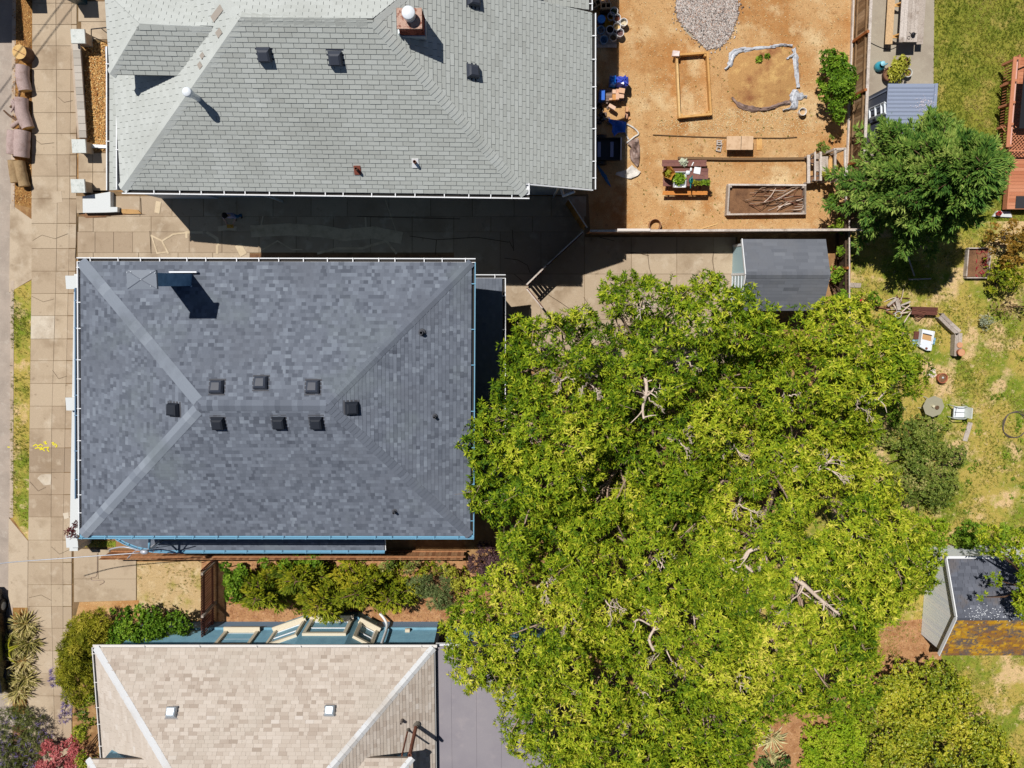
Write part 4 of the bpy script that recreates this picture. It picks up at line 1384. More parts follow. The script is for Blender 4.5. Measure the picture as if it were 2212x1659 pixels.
big_tree('spreading green tree overhanging the east edge of the grey roof', T1, 5.6, 7.4, 5.0, (1330, 820), tint=.42, gaps=[(1400, 870, 34), (1392, 935, 34), (1335, 1045, 42), (1288, 1060, 36), (1440, 862, 26), (1300, 976, 26), (1180, 965, 22), (1545, 760, 26), (1590, 925, 26), (1480, 990, 22)], limbs=[([(1393, 815), (1396, 845), (1388, 880), (1390, 905)], .07), ([(1388, 860), (1405, 848), (1416, 832)], .04)], bare=[(1160, 940, .25), (1210, 820, .25), (1480, 780, .3), (1470, 950, .3), (1393, 850, .42), (1275, 830, .3), (1245, 1032, .3), (1392, 660, .25)])
big_tree('spreading green tree hanging over the flat roof of the beige house', T2, 5.6, 7.2, 4.8, (1330, 1250), tint=.52, gaps=[(1247, 1335, 26), (1298, 1408, 28), (1450, 1448, 30), (1482, 1440, 24), (1380, 1350, 20), (1537, 1327, 24), (1221, 1430, 26), (1353, 1500, 26), (1405, 1552, 26), (1340, 1600, 24), (1558, 1560, 24), (1458, 1165, 26), (1313, 1178, 26)], limbs=[([(1412, 1405), (1402, 1380), (1415, 1350), (1404, 1325)], .06), ([(1404, 1350), (1380, 1338), (1368, 1344)], .04), ([(1300, 1285), (1316, 1308), (1335, 1312)], .035), ([(1425, 1230), (1418, 1205), (1436, 1192)], .035)], bare=[(1235, 1330, .3), (1500, 1330, .3), (1180, 1260, .25), (1590, 1470, .35), (1390, 1500, .25), (1425, 1208, .35), (1325, 1300, .3), (1440, 1400, .5), (1330, 1560, .3), (1250, 1500, .3)])
big_tree('spreading green tree between the dark grey shed and the white shed', T3, 5.2, 6.8, 4.0, (1640, 1020), tint=.52, gaps=[(1733, 1075, 30), (1780, 1072, 30), (1830, 1068, 30), (1880, 1045, 26), (1649, 818, 24), (1746, 915, 24), (1595, 1044, 24), (1590, 1197, 26), (1690, 1010, 20), (1720, 1270, 22), (1840, 1250, 20), (1650, 1400, 24), (1780, 1370, 22)], limbs=[([(1700, 1238), (1735, 1262), (1768, 1292), (1812, 1327)], .10), ([(1650, 1180), (1618, 1190), (1606, 1215), (1625, 1235)], .09), ([(1545, 930), (1572, 955), (1580, 985)], .06), ([(1870, 872), (1895, 862), (1912, 845)], .05), ([(1560, 1205), (1575, 1225), (1600, 1240)], .06), ([(1760, 1010), (1785, 1000), (1800, 985)], .04)], bare=[(1560, 880, .3), (1600, 1090, .35), (1840, 1150, .35), (1700, 860, .3), (1900, 1210, .3), (1575, 960, .35), (1660, 1180, .45), (1730, 1280, .7), (1790, 1250, .35), (1850, 870, .3), (1780, 1010, .4), (1690, 1000, .3)])

# ------------------------------------------------------------------ conifer by the board fence
def conifer(label, cu, cv, hc, rmax, z0, z1, nbr, m, name='conifer_tree', Ls=.24, group=None, aspect=(1, 1), irr=(.66, 1.16)):
    c = P(cu, cv, hc)
    c.z = 0
    t = thing(name, c, label, 'tree', group)
    b = MB(); b.tube([c, c + Vector((0, 0, z1 * .5)), c + Vector((0, 0, z1))], [.18, .1, .02], 8); b.build('trunk', M_barkd, t, True)
    B, D, U, LL, WW, TT = [], [], [], [], [], []
    br = MB()
    for i in range(nbr):
        f = (i + .5) / nbr
        z = z0 + (z1 - z0) * f
        a = i * 2.399 + rng.uniform(-.3, .3)
        R = rmax * ((1 - f) ** .62) * rng.uniform(*irr) + .25
        dx = np.array([math.cos(a) * aspect[0], math.sin(a) * aspect[1], .18 + .5 * f])
        s = np.linspace(.18, 1, max(4, int(R / .085)))
        pts = np.array([c.x, c.y, z]) + s[:, None] * R * dx + np.stack([0 * s, 0 * s, -.34 * R * s * s], 1)
        br.tube([Vector((c.x, c.y, z)), Vector(pts[len(s) // 2]), Vector(pts[-1])], [.035, .02, .006], 4, False)
        side = np.array([-math.sin(a), math.cos(a), 0])
        tn = .5 + rng.normal(0, .15)
        for sg in (-1, 1):
            for k_ in range(2):
                n = len(s)
                spr = np.maximum(.12, .42 * R * (1.02 - s)) * rng.uniform(.5, 1.1, n)
                q = pts + side * sg * (spr * rng.uniform(.15, 1, n))[:, None] + rng.normal(0, .05, (n, 3)) - np.array([0, 0, .06]) * spr[:, None]
                for w in range(4):
                    d = unit(dx + side * sg * rng.uniform(.2, 1.3, n)[:, None] + rng.normal(0, .35, (n, 3)) + np.array([0, 0, .1]))
                    B.append(q); D.append(d); U.append(unit(np.array([0, 0, 1]) + rng.normal(0, .4, (n, 3))))
                    LL.append(Ls * rng.uniform(.6, 1.2, n)); WW.append(np.full(n, Ls * .21)); TT.append(np.clip(tn + rng.normal(0, .13, n) + .18 * (s - .5), 0, 1))
    br.build('branch', M_barkd, t, True)
    leaves_obj('crown', [np.concatenate(x) for x in (B, D, U, LL, WW, TT)], m, t)
    return t
conifer('dense green conifer overhanging the board fence and the small metal shed', 2026, 385, 4.6, 2.95, 1.6, 7.4, 180, L_con, Ls=.25, aspect=(.84, .9))

# ------------------------------------------------------------------ shrubs of the yards
plant('shrub', 'bushy green shrub growing against the board fence beside the dirt yard', 'shrub', [(1778, 125), (1790, 108), (1812, 115), (1830, 140), (1842, 172), (1838, 210), (1825, 242), (1812, 262), (1795, 246), (1778, 225), (1774, 190), (1784, 165)],
      1.2, L_fresh, 1.8, .7, (.24, .42), 9, 120, (.12, .06), tint=.45, span=.6, znoise=.12, sep=.36)
plant('weed', 'small green plant growing in the middle of the dirt circle', 'plant', [(1634, 122), (1660, 118), (1664, 140), (1640, 144)], .2, L_fresh, .3, .15, (.1, .16), 16, 300, (.1, .045), tint=.55, span=.3, znoise=.03, stems=False)
plant('shrub', 'sparse brownish green shrub above the potting rack', 'shrub', [(1766, 300), (1782, 286), (1798, 296), (1804, 318), (1794, 334), (1772, 330)], .4, L_dull, .6, .3, (.14, .24), 8, 130, (.09, .045), span=.4, znoise=.08)
plant('shrub', 'green weedy shrub in the shadow below the potting rack', 'shrub', [(1793, 412), (1808, 408), (1812, 440), (1800, 452), (1790, 436)], .5, L_fresh, .7, .4, (.14, .24), 9, 130, (.1, .05), span=.4, znoise=.08)
plant('shrub', 'yellowish green plant at the corner where the two fences meet', 'shrub', [(1792, 470), (1810, 466), (1832, 478), (1828, 500), (1806, 506), (1796, 492)], .8, L_fresh, 1.1, .5, (.14, .24), 9, 130, (.1, .05), span=.4, znoise=.1, tint=.7)
plant('ivy', 'green climber between the dark grey shed and the board fence', 'climber', [(1794, 540), (1812, 530), (1822, 570), (1828, 620), (1822, 665), (1806, 668), (1796, 610)], .9, L_fresh, 1.2, .7, (.14, .26), 9, 130, (.09, .06), span=.3, znoise=.15, tint=.6)
t, _ = plant('rose_bush', 'leafy rose bush with a red bloom below the board fence', 'shrub', [(1838, 640), (1862, 622), (1900, 640), (1912, 675), (1880, 690), (1840, 680)], .7, L_fresh, 1.0, .4, (.2, .32), 5, 110, (.11, .055), span=.5, znoise=.12)
b = MB(); q = P(1861, 650, 1.25); b.ball(q, (.09, .09, .06), 9, 6, jit=.15); b.ball(q + Vector((.22, -.3, -.1)), (.05, .05, .04), 8, 5); b.build('bloom', plain('rose_red', (214, 50, 70), .6), t)
plant('laurel', 'broad dark and yellow green evergreen bush in the corner below the white shed', 'bush', [(1868, 1540), (1890, 1470), (1940, 1445), (2000, 1424), (2056, 1440), (2110, 1500), (2150, 1570), (2192, 1640), (2230, 1760), (1872, 1760), (1884, 1650)],
      2.0, L_laur, 2.9, 1.5, (.36, .65), 2.6, 80, (.10, .055), tint=.64, tvar=.14, span=1.3, znoise=.3)
plant('laurel', 'low spreading bush of glossy leaves between the bare patch and the evergreen', 'bush', [(1745, 1560), (1790, 1530), (1862, 1522), (1876, 1600), (1868, 1740), (1740, 1740), (1735, 1640)], .7, L_lime, 1.0, .5, (.3, .5), 3.6, 90, (.09, .045), tint=.5, span=.8, znoise=.12)
plant('shrub', 'dark green bush cut by the lower edge below the bare patch', 'shrub', [(1640, 1648), (1700, 1640), (1745, 1660), (1790, 1690), (1740, 1760), (1620, 1760)], .8, L_con, 1.1, .7, (.25, .4), 4, 90, (.09, .045), tint=.3, span=.6, znoise=.12)
plant('shrub', 'wild grey green shrub with pale flowers at the edge of the dry lawn', 'shrub', [(1882, 950), (1905, 930), (1935, 938), (1965, 908), (2010, 900), (2040, 925), (2066, 920), (2080, 960), (2094, 985), (2082, 1020), (2090, 1052), (2058, 1076), (2046, 1110), (2005, 1098), (1976, 1124), (1930, 1100), (1892, 1060), (1880, 1000)],
      .8, L_dull, 1.5, .25, (.2, .46), 4.2, 80, (.09, .042), tint=.5, tvar=.16, span=1.2, znoise=.2)
plant('weeds', 'bright green weeds growing above the white shed', 'plant', [(2030, 1150), (2090, 1128), (2180, 1136), (2200, 1180), (2140, 1200), (2040, 1190)], .3, L_fresh, .5, .15, (.2, .35), 5, 90, (.1, .04), tint=.62, span=.5, znoise=.08, stems=False)
plant('weeds', 'tall green weeds between the tree and the wild shrub', 'plant', [(1890, 890), (1925, 870), (1960, 880), (1940, 915), (1905, 955), (1888, 960)], .35, L_fresh, .6, .2, (.2, .34), 5, 90, (.1, .04), tint=.5, span=.5, znoise=.1, stems=False)
plant('weeds', 'green weeds at the foot of the white shed wall below the tree', 'plant', [(1985, 1125), (2040, 1120), (2060, 1150), (2030, 1200), (2000, 1230), (1990, 1180)], .35, L_lime, .6, .2, (.2, .34), 5, 90, (.1, .04), tint=.45, span=.5, znoise=.1, stems=False)
plant('weeds', 'weedy growth around the brushwood pile', 'plant', [(1885, 690), (1915, 680), (1960, 705), (1975, 730), (1940, 740), (1900, 720)], .2, L_fresh, .35, .12, (.16, .28), 6, 80, (.09, .035), tint=.55, span=.5, znoise=.06, stems=False)
t = thing('small_tree', P(2170, 1230, 0) + Vector((-.3, .2, 0)), 'small tree whose leafy branch hangs over the white shed roof', 'tree')
arr, C = crown([(2118, 1150), (2160, 1140), (2225, 1150), (2260, 1220), (2250, 1330), (2190, 1345), (2130, 1300), (2112, 1285), (2150, 1250), (2185, 1210), (2130, 1190)], 4.0, 4.6, 3.5, (.25, .45), 2.6, 55, 7, .15, .055, tint=.46, span=1, znoise=.2, under=.05)
leaves_obj('crown', arr, L_tree, t)
b = MB(); r0 = wloc(t); b.tube(smoothpath([r0, r0 + Vector((.3, -.1, 2)), Vector(C[0][:3])]), list(np.linspace(.12, .04, 9)), 7)
for c in C[1:]: b.tube([r0 + Vector((.3, -.1, 2)), Vector(c[:3]).lerp(r0, .3) + Vector((0, 0, 1)), Vector(c[:3])], [.05, .03, .01], 5, False)
b.build('trunk', M_barkd, t, True)
plant('shrub', 'orange tinged shrub below the red deck', 'shrub', [(2130, 500), (2160, 480), (2230, 470), (2240, 560), (2180, 575), (2140, 545)], 1.0, leafmat('autumn_leaf', [(110, 90, 30), (170, 130, 44), (204, 150, 70)], .2), 1.4, .8, (.25, .45), 4, 70, (.11, .05), span=.6, znoise=.15)
plant('shrub', 'loose green shrub beside the seed bed with red stems', 'shrub', [(2136, 580), (2170, 560), (2240, 566), (2240, 650), (2170, 655), (2150, 625)], .8, L_ced, 1.2, .6, (.25, .4), 4, 60, (.11, .05), span=.6, znoise=.15)
plant('shrub', 'dry twiggy shrub at the edge of the dry lawn', 'shrub', [(2136, 640), (2170, 650), (2230, 640), (2240, 690), (2180, 690), (2146, 675)], .6, leafmat('dry_leaf', [(120, 96, 60), (176, 146, 96), (206, 180, 130)], .1), .9, .4, (.2, .35), 5, 50, (.08, .03), span=.5, znoise=.12)
plant('plant', 'pale grey leaved plant on the dry lawn', 'plant', [(2112, 690), (2130, 676), (2150, 690), (2146, 708), (2122, 714)], .3, leafmat('grey_leaf', [(140, 144, 110), (176, 180, 146), (206, 208, 176)], .1), .5, .2, (.12, .2), 12, 130, (.08, .03), span=.3, znoise=.05, stems=False)

# ------------------------------------------------------------------ side garden between the grey and the beige house
plant('shrub', 'broad leaved green shrub against the slatted fence', 'shrub', [(482, 1212), (500, 1202), (540, 1206), (542, 1240), (528, 1252), (520, 1300), (492, 1296), (484, 1260)], 1.2, L_fresh, 1.6, .8, (.2, .34), 5, 90, (.14, .075), span=.5, znoise=.2, tint=.55)
for lab, u, v, r_, zt in [('feathery olive green cedar bush nearest the slatted fence', 570, 1272, 1.1, 2.2), ('feathery olive green cedar bush against the fence above the bay window', 650, 1240, .95, 1.9),
                      ('feathery olive green cedar bush hanging over the bay window', 705, 1285, 1.15, 2.5), ('feathery olive green cedar bush to the right of the bay window', 780, 1262, 1.05, 2.3), ('small feathery cedar bush at the right end of the row', 845, 1285, .75, 1.6)]:
    conifer(lab, u, v, 1.0, r_ * 1.1, .15, zt, 30, L_ced, 'cedar_bush', .22, 'cedar bushes in the side garden', (1.2, .8), (.4, 1.35))
plant('weeds', 'leafy weeds and ground cover filling the side garden', 'plant', [(525, 1215), (700, 1212), (900, 1212), (1000, 1225), (1000, 1300), (900, 1290), (800, 1320), (620, 1330), (530, 1310)], .15, L_ced, .4, .15, (.16, .3), 2.6, 60, (.12, .04), tint=.5, span=.6, znoise=.12, stems=False)
plant('shrub', 'bright green leafy shrub beside the board fence of the side garden', 'shrub', [(560, 1206), (600, 1196), (660, 1204), (700, 1200), (690, 1225), (600, 1232)], .8, L_fresh, 1.2, .7, (.2, .3), 5, 90, (.13, .06), span=.4, znoise=.12)
plant('shrub', 'soft grey green pine bush in the side garden', 'shrub', [(856, 1240), (900, 1218), (960, 1224), (985, 1260), (970, 1310), (925, 1318), (900, 1280), (866, 1275)], .9, leafmat('pine_leaf', [(92, 108, 62), (126, 142, 80), (158, 170, 104)], .15), 1.2, .6, (.2, .34), 5, 80, (.15, .022), span=.6, znoise=.1, nm=10, elev=(.2, 1.3))
plant('shrub', 'green shrub between the cedar and the pine bush', 'shrub', [(820, 1215), (870, 1206), (906, 1212), (900, 1230), (850, 1245), (825, 1236)], .8, L_dull, 1.1, .6, (.16, .28), 6, 100, (.1, .045), span=.4, znoise=.1)
plant('shrub', 'golden leaved shrub beside the purple bush', 'shrub', [(956, 1222), (985, 1210), (1008, 1226), (1012, 1270), (1002, 1306), (988, 1290), (975, 1255)], 1.0, L_yel, 1.3, .8, (.14, .26), 8, 110, (.1, .04), span=.4, znoise=.1)
plant('smoke_bush', 'purple brown smoke bush under the edge of the tree', 'bush', [(1012, 1210), (1040, 1180), (1085, 1165), (1125, 1168), (1140, 1210), (1110, 1250), (1060, 1275), (1020, 1250)], 1.3, L_pur, 1.8, 1.0, (.25, .42), 4, 130, (.1, .035), span=.6, znoise=.12, tint=.4)

# ------------------------------------------------------------------ street side planting
plant('hedge', 'overgrown yellow green broom hedge along the pavement beside the beige house', 'hedge', [(128, 1400), (150, 1350), (190, 1325), (230, 1330), (246, 1370), (226, 1400), (206, 1440), (196, 1520), (176, 1545), (140, 1500), (120, 1450)],
      1.2, L_broom, 1.7, .7, (.26, .44), 6, 95, (.17, .026), tint=.5, span=.8, znoise=.15, nm=9, elev=(.0, 1.0))
plant('hedge', 'dark green leafy hedge in front of the blue siding', 'hedge', [(230, 1330), (270, 1318), (330, 1322), (392, 1332), (420, 1345), (400, 1370), (378, 1394), (230, 1398), (240, 1370)], 1.3, L_fresh, 1.7, 1.0, (.24, .4), 6, 90, (.11, .06), tint=.42, span=.6, znoise=.15)
plant('hedge', 'narrow green hedge squeezed between the pavement and the beige roof', 'hedge', [(158, 1530), (196, 1500), (204, 1560), (204, 1640), (210, 1720), (180, 1720), (170, 1640), (160, 1580)], 1.3, L_laur, 1.6, 1.0, (.2, .34), 5, 100, (.1, .045), tint=.5, span=.5, znoise=.15)
plant('lavender', 'purple flowered fringe of lavender leaning over the pavement', 'lavender', [(108, 1450), (120, 1440), (140, 1500), (160, 1545), (140, 1560), (118, 1510)], .5, L_lav, .7, .3, (.14, .24), 8, 55, (.16, .022), tint=.6, span=.3, znoise=.06, nm=8, elev=(.2, 1.2))
t, _ = plant('lavender', 'big round lavender bush with dark purple spikes at the kerb', 'lavender', [(-40, 1550), (20, 1530), (70, 1535), (98, 1580), (104, 1620), (96, 1680), (60, 1740), (-40, 1740)], .5, leafmat('lavender_leaf', [(84, 96, 44), (116, 124, 58), (150, 150, 80)], .1), .9, .3, (.24, .4), 4, 70, (.16, .02), tint=.5, span=.8, znoise=.1, nm=9, elev=(.2, 1.2))
arr, C = crown([(-40, 1545), (20, 1526), (74, 1530), (104, 1580), (108, 1622), (98, 1690), (60, 1740), (-40, 1740)], .6, 1.05, .4, (.24, .4), 4, 9, 5, .2, .020, tint=.4, span=.8, znoise=.1, elev=(.4, 1.2), under=0)
leaves_obj('flower_spike', arr, L_lav, t)
plant('shrub', 'coral red maple shrub beside the pavement, cut by the lower edge', 'shrub', [(80, 1660), (96, 1610), (116, 1588), (134, 1606), (160, 1602), (186, 1620), (186, 1660), (180, 1740), (90, 1740)], .7, L_red, 1.0, .5, (.16, .3), 7, 120, (.1, .03), tint=.6, span=.5, znoise=.12, nm=8)
plant('maple', 'small dark red maple at the corner of the grey house', 'shrub', [(140, 1150), (150, 1135), (164, 1124), (172, 1128), (176, 1160), (168, 1168), (152, 1160)], 1.6, L_mar, 1.9, 1.3, (.14, .24), 8, 70, (.13, .045), tint=.45, span=.3, znoise=.12)
def flax(label, cu, cv, r, n, L=.75, m=None, name='flax_plant', cat='plant', W=.05, group=None, tint=.5):
    c = P(cu, cv, 0)
    t = thing(name, c, label, cat, group)
    a = rng.uniform(0, 6.28, n); e = rng.uniform(.15, 1.25, n)
    d = np.stack([np.cos(a) * np.cos(e), np.sin(a) * np.cos(e), np.sin(e)], 1)
    b0 = np.array(c) + np.stack([np.cos(a), np.sin(a), 0 * a], 1) * rng.uniform(0, r, (n, 1)) + np.array([0, 0, .02])
    Ln = L * rng.uniform(.55, 1.1, n)
    up = unit(np.cross(np.cross(d, np.array([0, 0, 1.0])), d) + rng.normal(0, .25, (n, 3)))
    t1 = np.clip(tint + rng.normal(0, .2, n), 0, 1)
    # second half of each blade arches over
    d2 = unit(d * np.array([1, 1, .25]) + np.array([0, 0, -.12]))
    b2 = b0 + d * (Ln * .62)[:, None]
    arr = (np.concatenate([b0, b2 - d2 * (Ln * .15)[:, None]]), np.concatenate([d, d2]), np.concatenate([up, up]), np.concatenate([Ln * .85, Ln * .6]), np.full(2 * n, W), np.concatenate([t1, t1 + .1]))
    leaves_obj('blades', arr, m or L_flax, t)
    return t
G = 'flax plants along the kerb'
for lab, u, v, r, n, tn in [('tall tawny flax clump at the head of the kerb planting', 58, 1345, .3, 150, .5), ('dark bladed flax clump leaning over the pavement', 66, 1385, .3, 150, .3),
                            ('green flax clump beside the fern', 40, 1390, .25, 110, .25), ('straw coloured flax clump in the middle of the strip', 52, 1425, .3, 120, .75),
                            ('olive flax clump near the lower end of the strip', 58, 1462, .3, 150, .4), ('pale flax clump next to the cream slab', 42, 1488, .35, 170, .55)]:
    flax(lab, u, v, r, n, .62, group=G, tint=tn, W=.045)
c = P(22, 1398, 0)
t = thing('fern', c, 'yellow green fern fronds beside the dark car', 'fern')
B, D, U, LL, WW, TT = [], [], [], [], [], []
for a in (2.9, 2.2, 3.6, .4, 1.2, 5.2):
    dx = np.array([math.cos(a), math.sin(a), .35])
    s = np.linspace(.1, 1, 16)
    pts = np.array(c) + np.array([0, 0, .3]) + s[:, None] * dx * .75 - np.stack([0 * s, 0 * s, .35 * s * s], 1)
    for sg in (-1, 1):
        sd = np.array([-math.sin(a), math.cos(a), 0]) * sg
        B.append(pts); D.append(np.broadcast_to(unit(sd + dx * .35), pts.shape)); U.append(np.broadcast_to(np.array([0, 0, 1.0]), pts.shape)); LL.append(.17 * (1.05 - s)); WW.append(np.full(16, .05)); TT.append(np.full(16, .75))
leaves_obj('fronds', [np.concatenate(x) for x in (B, D, U, LL, WW, TT)], L_ced, t)
flax('pale variegated yucca at the edge of the bare patch', 1665, 1590, .12, 46, .75, L_yuc, 'yucca', 'plant', .06, tint=.75)
flax('second pale yucca below the bare patch, half in shade', 1662, 1632, .12, 46, .7, L_yuc, 'yucca', 'plant', .06, tint=.5)

# ------------------------------------------------------------------ grass and litter (nobody could count these)
def tufts(name, label, poly_px, dens, L, W, m, tint, tv, blades=4, z=.008, patch=0.0, excl=None):
    poly = px(poly_px)
    n = int(area(poly) * dens)
    q = scatter(poly, n)
    if patch:
        f = np.sin(q[:, 0] * 1.9 + 2 * np.sin(q[:, 1] * 1.1)) + np.sin(q[:, 1] * 2.3 + 1.7 * np.sin(q[:, 0] * .9)) + .7 * np.sin(q[:, 0] * 5 + q[:, 1] * 4)
        q = q[f > rng.uniform(-patch, patch, len(q))]
    n = len(q)
    p = np.concatenate([q, np.full((n, 1), z)], 1)
    fx_, fy_ = q[:, 0], q[:, 1]
    f2 = np.sin(fx_ * 1.7 + 2.2 * np.sin(fy_ * .8 + .6)) * np.sin(fy_ * 1.4 + 1.9 * np.sin(fx_ * .9)) + .6 * np.sin(fx_ * 3.1 + fy_ * 2.3 + 2 * np.sin(fy_ * 2.1))
    arr = sprigs(p, np.broadcast_to(np.array([0, 0, 1.0]), p.shape), blades, L, W, (.45, 1.35), tint=(np.clip(tint + .2 * f2, 0, 1), tv))
    b, d, u, LL, WW, t = arr
    o = link(name, leaf_mesh(name, b, d, u, LL, WW, m, t))
    return tag(o, label, None, None, 'stuff')
tufts('grass', 'short lawn grass', [(2016, -40), (2230, -40), (2230, 476), (2012, 476)], 230, .085, .016, L_grass, .36, .14, 4)
tufts('grass', 'dry patchy lawn grass', [(1838, 480), (2230, 480), (2230, 1720), (1900, 1720), (1900, 1340), (1990, 1200), (1900, 1000), (1990, 800), (1838, 660)], 150, .10, .016, L_grass, .5, .2, 4, patch=1.6)
tufts('grass', 'grass of the kerb strip', [(25, 628), (67, 608), (63, 900), (61, 1164), (24, 1112)], 210, .09, .016, L_grass, .42, .18, 4, patch=1.8)
tufts('grass', 'dry grass beside the path', [(296, 1214), (436, 1212), (436, 1338), (296, 1338)], 60, .10, .015, L_grass, .6, .25, 4, patch=1.8)
tufts('grass', 'grass by the corner of the grey house', [(184, 1166), (246, 1166), (246, 1180), (184, 1180)], 250, .09, .016, L_grass, .45, .2, 4)
tufts('weeds', 'straggling weeds of the dirt yard', [(1500, 120), (1830, 60), (1830, 500), (1700, 500), (1400, 480), (1340, 480), (1345, 260), (1500, 240)], 7, .07, .02, L_grass, .35, .2, 5, patch=1.5)
def litter(name, label, poly_px, n, L, W, m, z=.012, tint=(.5, .25), tilt=.25):
    q = scatter(px(poly_px), n)
    n = len(q)
    p = np.concatenate([q, rng.uniform(z, z + .015, (n, 1))], 1)
    a = rng.uniform(0, 6.28, n)
    d = unit(np.stack([np.cos(a), np.sin(a), rng.normal(0, tilt, n)], 1))
    u = unit(np.array([0, 0, 1.0]) + rng.normal(0, .3, (n, 3)))
    o = link(name, leaf_mesh(name, p, d, u, L * rng.uniform(.5, 1.4, n), W * rng.uniform(.6, 1.3, n), m, np.clip(rng.normal(tint[0], tint[1], n), 0, 1), .1))
    return tag(o, label, None, None, 'stuff')
litter('litter', 'straw and leaf litter on the dirt yard', [(1345, -20), (1830, -20), (1830, 495), (1345, 495)], 5200, .06, .022, L_straw, .012, (.5, .3))
litter('litter', 'straw around the dirt circle', [(1540, 240), (1740, 230), (1760, 250), (1740, 288), (1420, 284), (1420, 262)], 1600, .07, .02, L_straw, .012, (.72, .2))
litter('wood_chips', 'golden wood chips in the front bed', [(188, 94), (234, 94), (234, 323), (188, 323)], 3800, .085, .045, mat('wood_chip', pal=[(140, 84, 44), (214, 150, 84), (240, 190, 116), (250, 220, 160)], fine=0, rough=.9), .034, (.5, .25), .4)
litter('wood_chips', 'wood chips under the logs', [(30, -20), (69, -20), (68, 446), (29, 438)], 2200, .06, .03, mat('wood_chip'), .01, (.3, .25), .35)
litter('litter', 'bark and leaves of the side garden', [(438, 1214), (1050, 1210), (1050, 1342), (438, 1342)], 3500, .07, .03, mat('bark_chip', pal=[(110, 66, 44), (180, 120, 86), (226, 172, 132)], fine=0, rough=.95), .014, (.5, .25))
litter('litter', 'brown leaves on the bare ground under the trees', [(1640, 1360), (2030, 1330), (2010, 1440), (1750, 1640), (1640, 1660)], 3000, .07, .03, mat('bark_chip'), .016, (.5, .25))
plant('weeds', 'scattered green weeds on the dry lawn', 'plant', [(1960, 1000), (2230, 700), (2230, 1120), (2090, 1150)], .05, L_fresh, .12, .06, (.07, .16), 1.0, 90, (.07, .03), tint=.6, span=.5, znoise=.02, stems=False)
litter('litter', 'dead leaves of the dry lawn', [(1838, 480), (2230, 480), (2230, 1300), (1900, 1000), (1838, 660)], 2500, .05, .02, L_straw, .012, (.6, .25))
# ------------------------------------------------------------------ fences
M_fence = mat('fence_wood', pal=[(110, 84, 58), (146, 114, 80), (172, 140, 104), (196, 166, 130)], layers=[((124, 100, 74), 1.2, .5, .75)], fine=.25, fsc=14, rough=.9, bump=.3, bsc=30, stretch=(4, 4, .5))
M_pale_wood = mat('weathered_wood', pal=[(150, 136, 122), (184, 168, 152), (208, 192, 176), (228, 214, 200)], layers=[((150, 130, 112), 2, .52, .75)], fine=.22, fsc=20, rough=.9, bump=.3, bsc=30, stretch=(1, 1, 1))
M_orange = mat('orange_post', (178, 110, 62), [((140, 82, 46), 4, .5, .75)], .2, 30, .85)
M_cedar = mat('new_timber', pal=[(214, 156, 88), (232, 178, 108), (244, 204, 142)], layers=[((190, 128, 66), 2, .55, .8)], fine=.15, fsc=24, rough=.8)
M_redwood = mat('red_brown_boards', pal=[(84, 48, 40), (110, 66, 54), (136, 86, 70)], fine=.2, fsc=20, rough=.85)
M_steel = plain('dark_steel', (44, 44, 50), .5, .5, .3)
M_black = plain('black_plastic', (34, 34, 38), .5, .4)
M_terra = mat('terracotta', (196, 116, 84), [((170, 92, 64), 5, .5, .7)], .12, 40, .85)
M_teal = plain('teal_plastic', (30, 124, 120), .35, .5)
M_bluep = plain('blue_plastic', (40, 110, 214), .35, .5)
M_paper = plain('white_paper', (250, 250, 252), .8)

def fence(name, label, a, b, h, mboard, wboard=.14, gap=.006, posts=(), mpost=None, cap=None, side=1, thick=.02, group=None, z0=.03, base=None, rails=True, jag=.03):
    """boards hung one by one between a and b (ground points); side = +1 puts posts and rails on the left of a->b"""
    a, b = Vector((a[0], a[1], 0)), Vector((b[0], b[1], 0))
    d = (b - a); L = d.length; d.normalize()
    nrm = Vector((-d.y, d.x, 0)) * side
    t = thing(name, (a + b) / 2, label, 'fence', group)
    rz = math.atan2(d.y, d.x)
    n = int(L / wboard)
    cache = {}
    for i in range(n):
        c = a + d * ((i + .5) * wboard)
        k = random.randint(0, 5)
        if k not in cache:
            m = MB(); m.box((0, 0, (z0 + h - k * jag / 5) / 2), (wboard - gap, thick, h - k * jag / 5 - z0), tint=k / 5)
            me_o = m.build('board', mboard, None, origin=(0, 0, 0))
            cache[k] = me_o.data
            bpy.data.objects.remove(me_o)
        o = link('board', cache[k], t, c - wloc(t))
        o.rotation_euler = (0, 0, rz + random.uniform(-.01, .01))
    if rails:
        for z in (.3, h - .25):
            m = MB(); m.beam(a + nrm * .04 + Vector((0, 0, z)), b + nrm * .04 + Vector((0, 0, z)), .05, .09, tint=.4); m.build('rail', mboard, t)
    for p in posts:
        p = Vector(p); p.z = 0
        s = (p - a).dot(d)
        q = a + d * s + nrm * .075
        m = MB(); m.box((q.x, q.y, (h + .05) / 2), (.1, .1, h + .05), rz, tint=.3); m.build('post', mpost or mboard, t)
    if cap:
        m = MB(); m.beam(a + Vector((0, 0, h + .02)), b + Vector((0, 0, h + .02)), cap, .03, tint=.8); m.build('cap_rail', M_pale_wood, t)
    if base:
        m = MB(); m.beam(a + nrm * .12 + Vector((0, 0, .07)), b + nrm * .12 + Vector((0, 0, .07)), base, .14, tint=.85); m.build('kick_board', M_pale_wood, t)
    return t
fx = P(1829, 300).x
fence('board_fence', 'long brown board fence with orange posts between the dirt yard and the grey pad', (fx, P(0, -90).y), (P(1829, 460).x, P(1829, 460).y), 1.4, M_fence, posts=[P(1829, v) for v in (-20, 93, 213, 357)], mpost=M_orange, cap=.11, side=-1, base=.06)
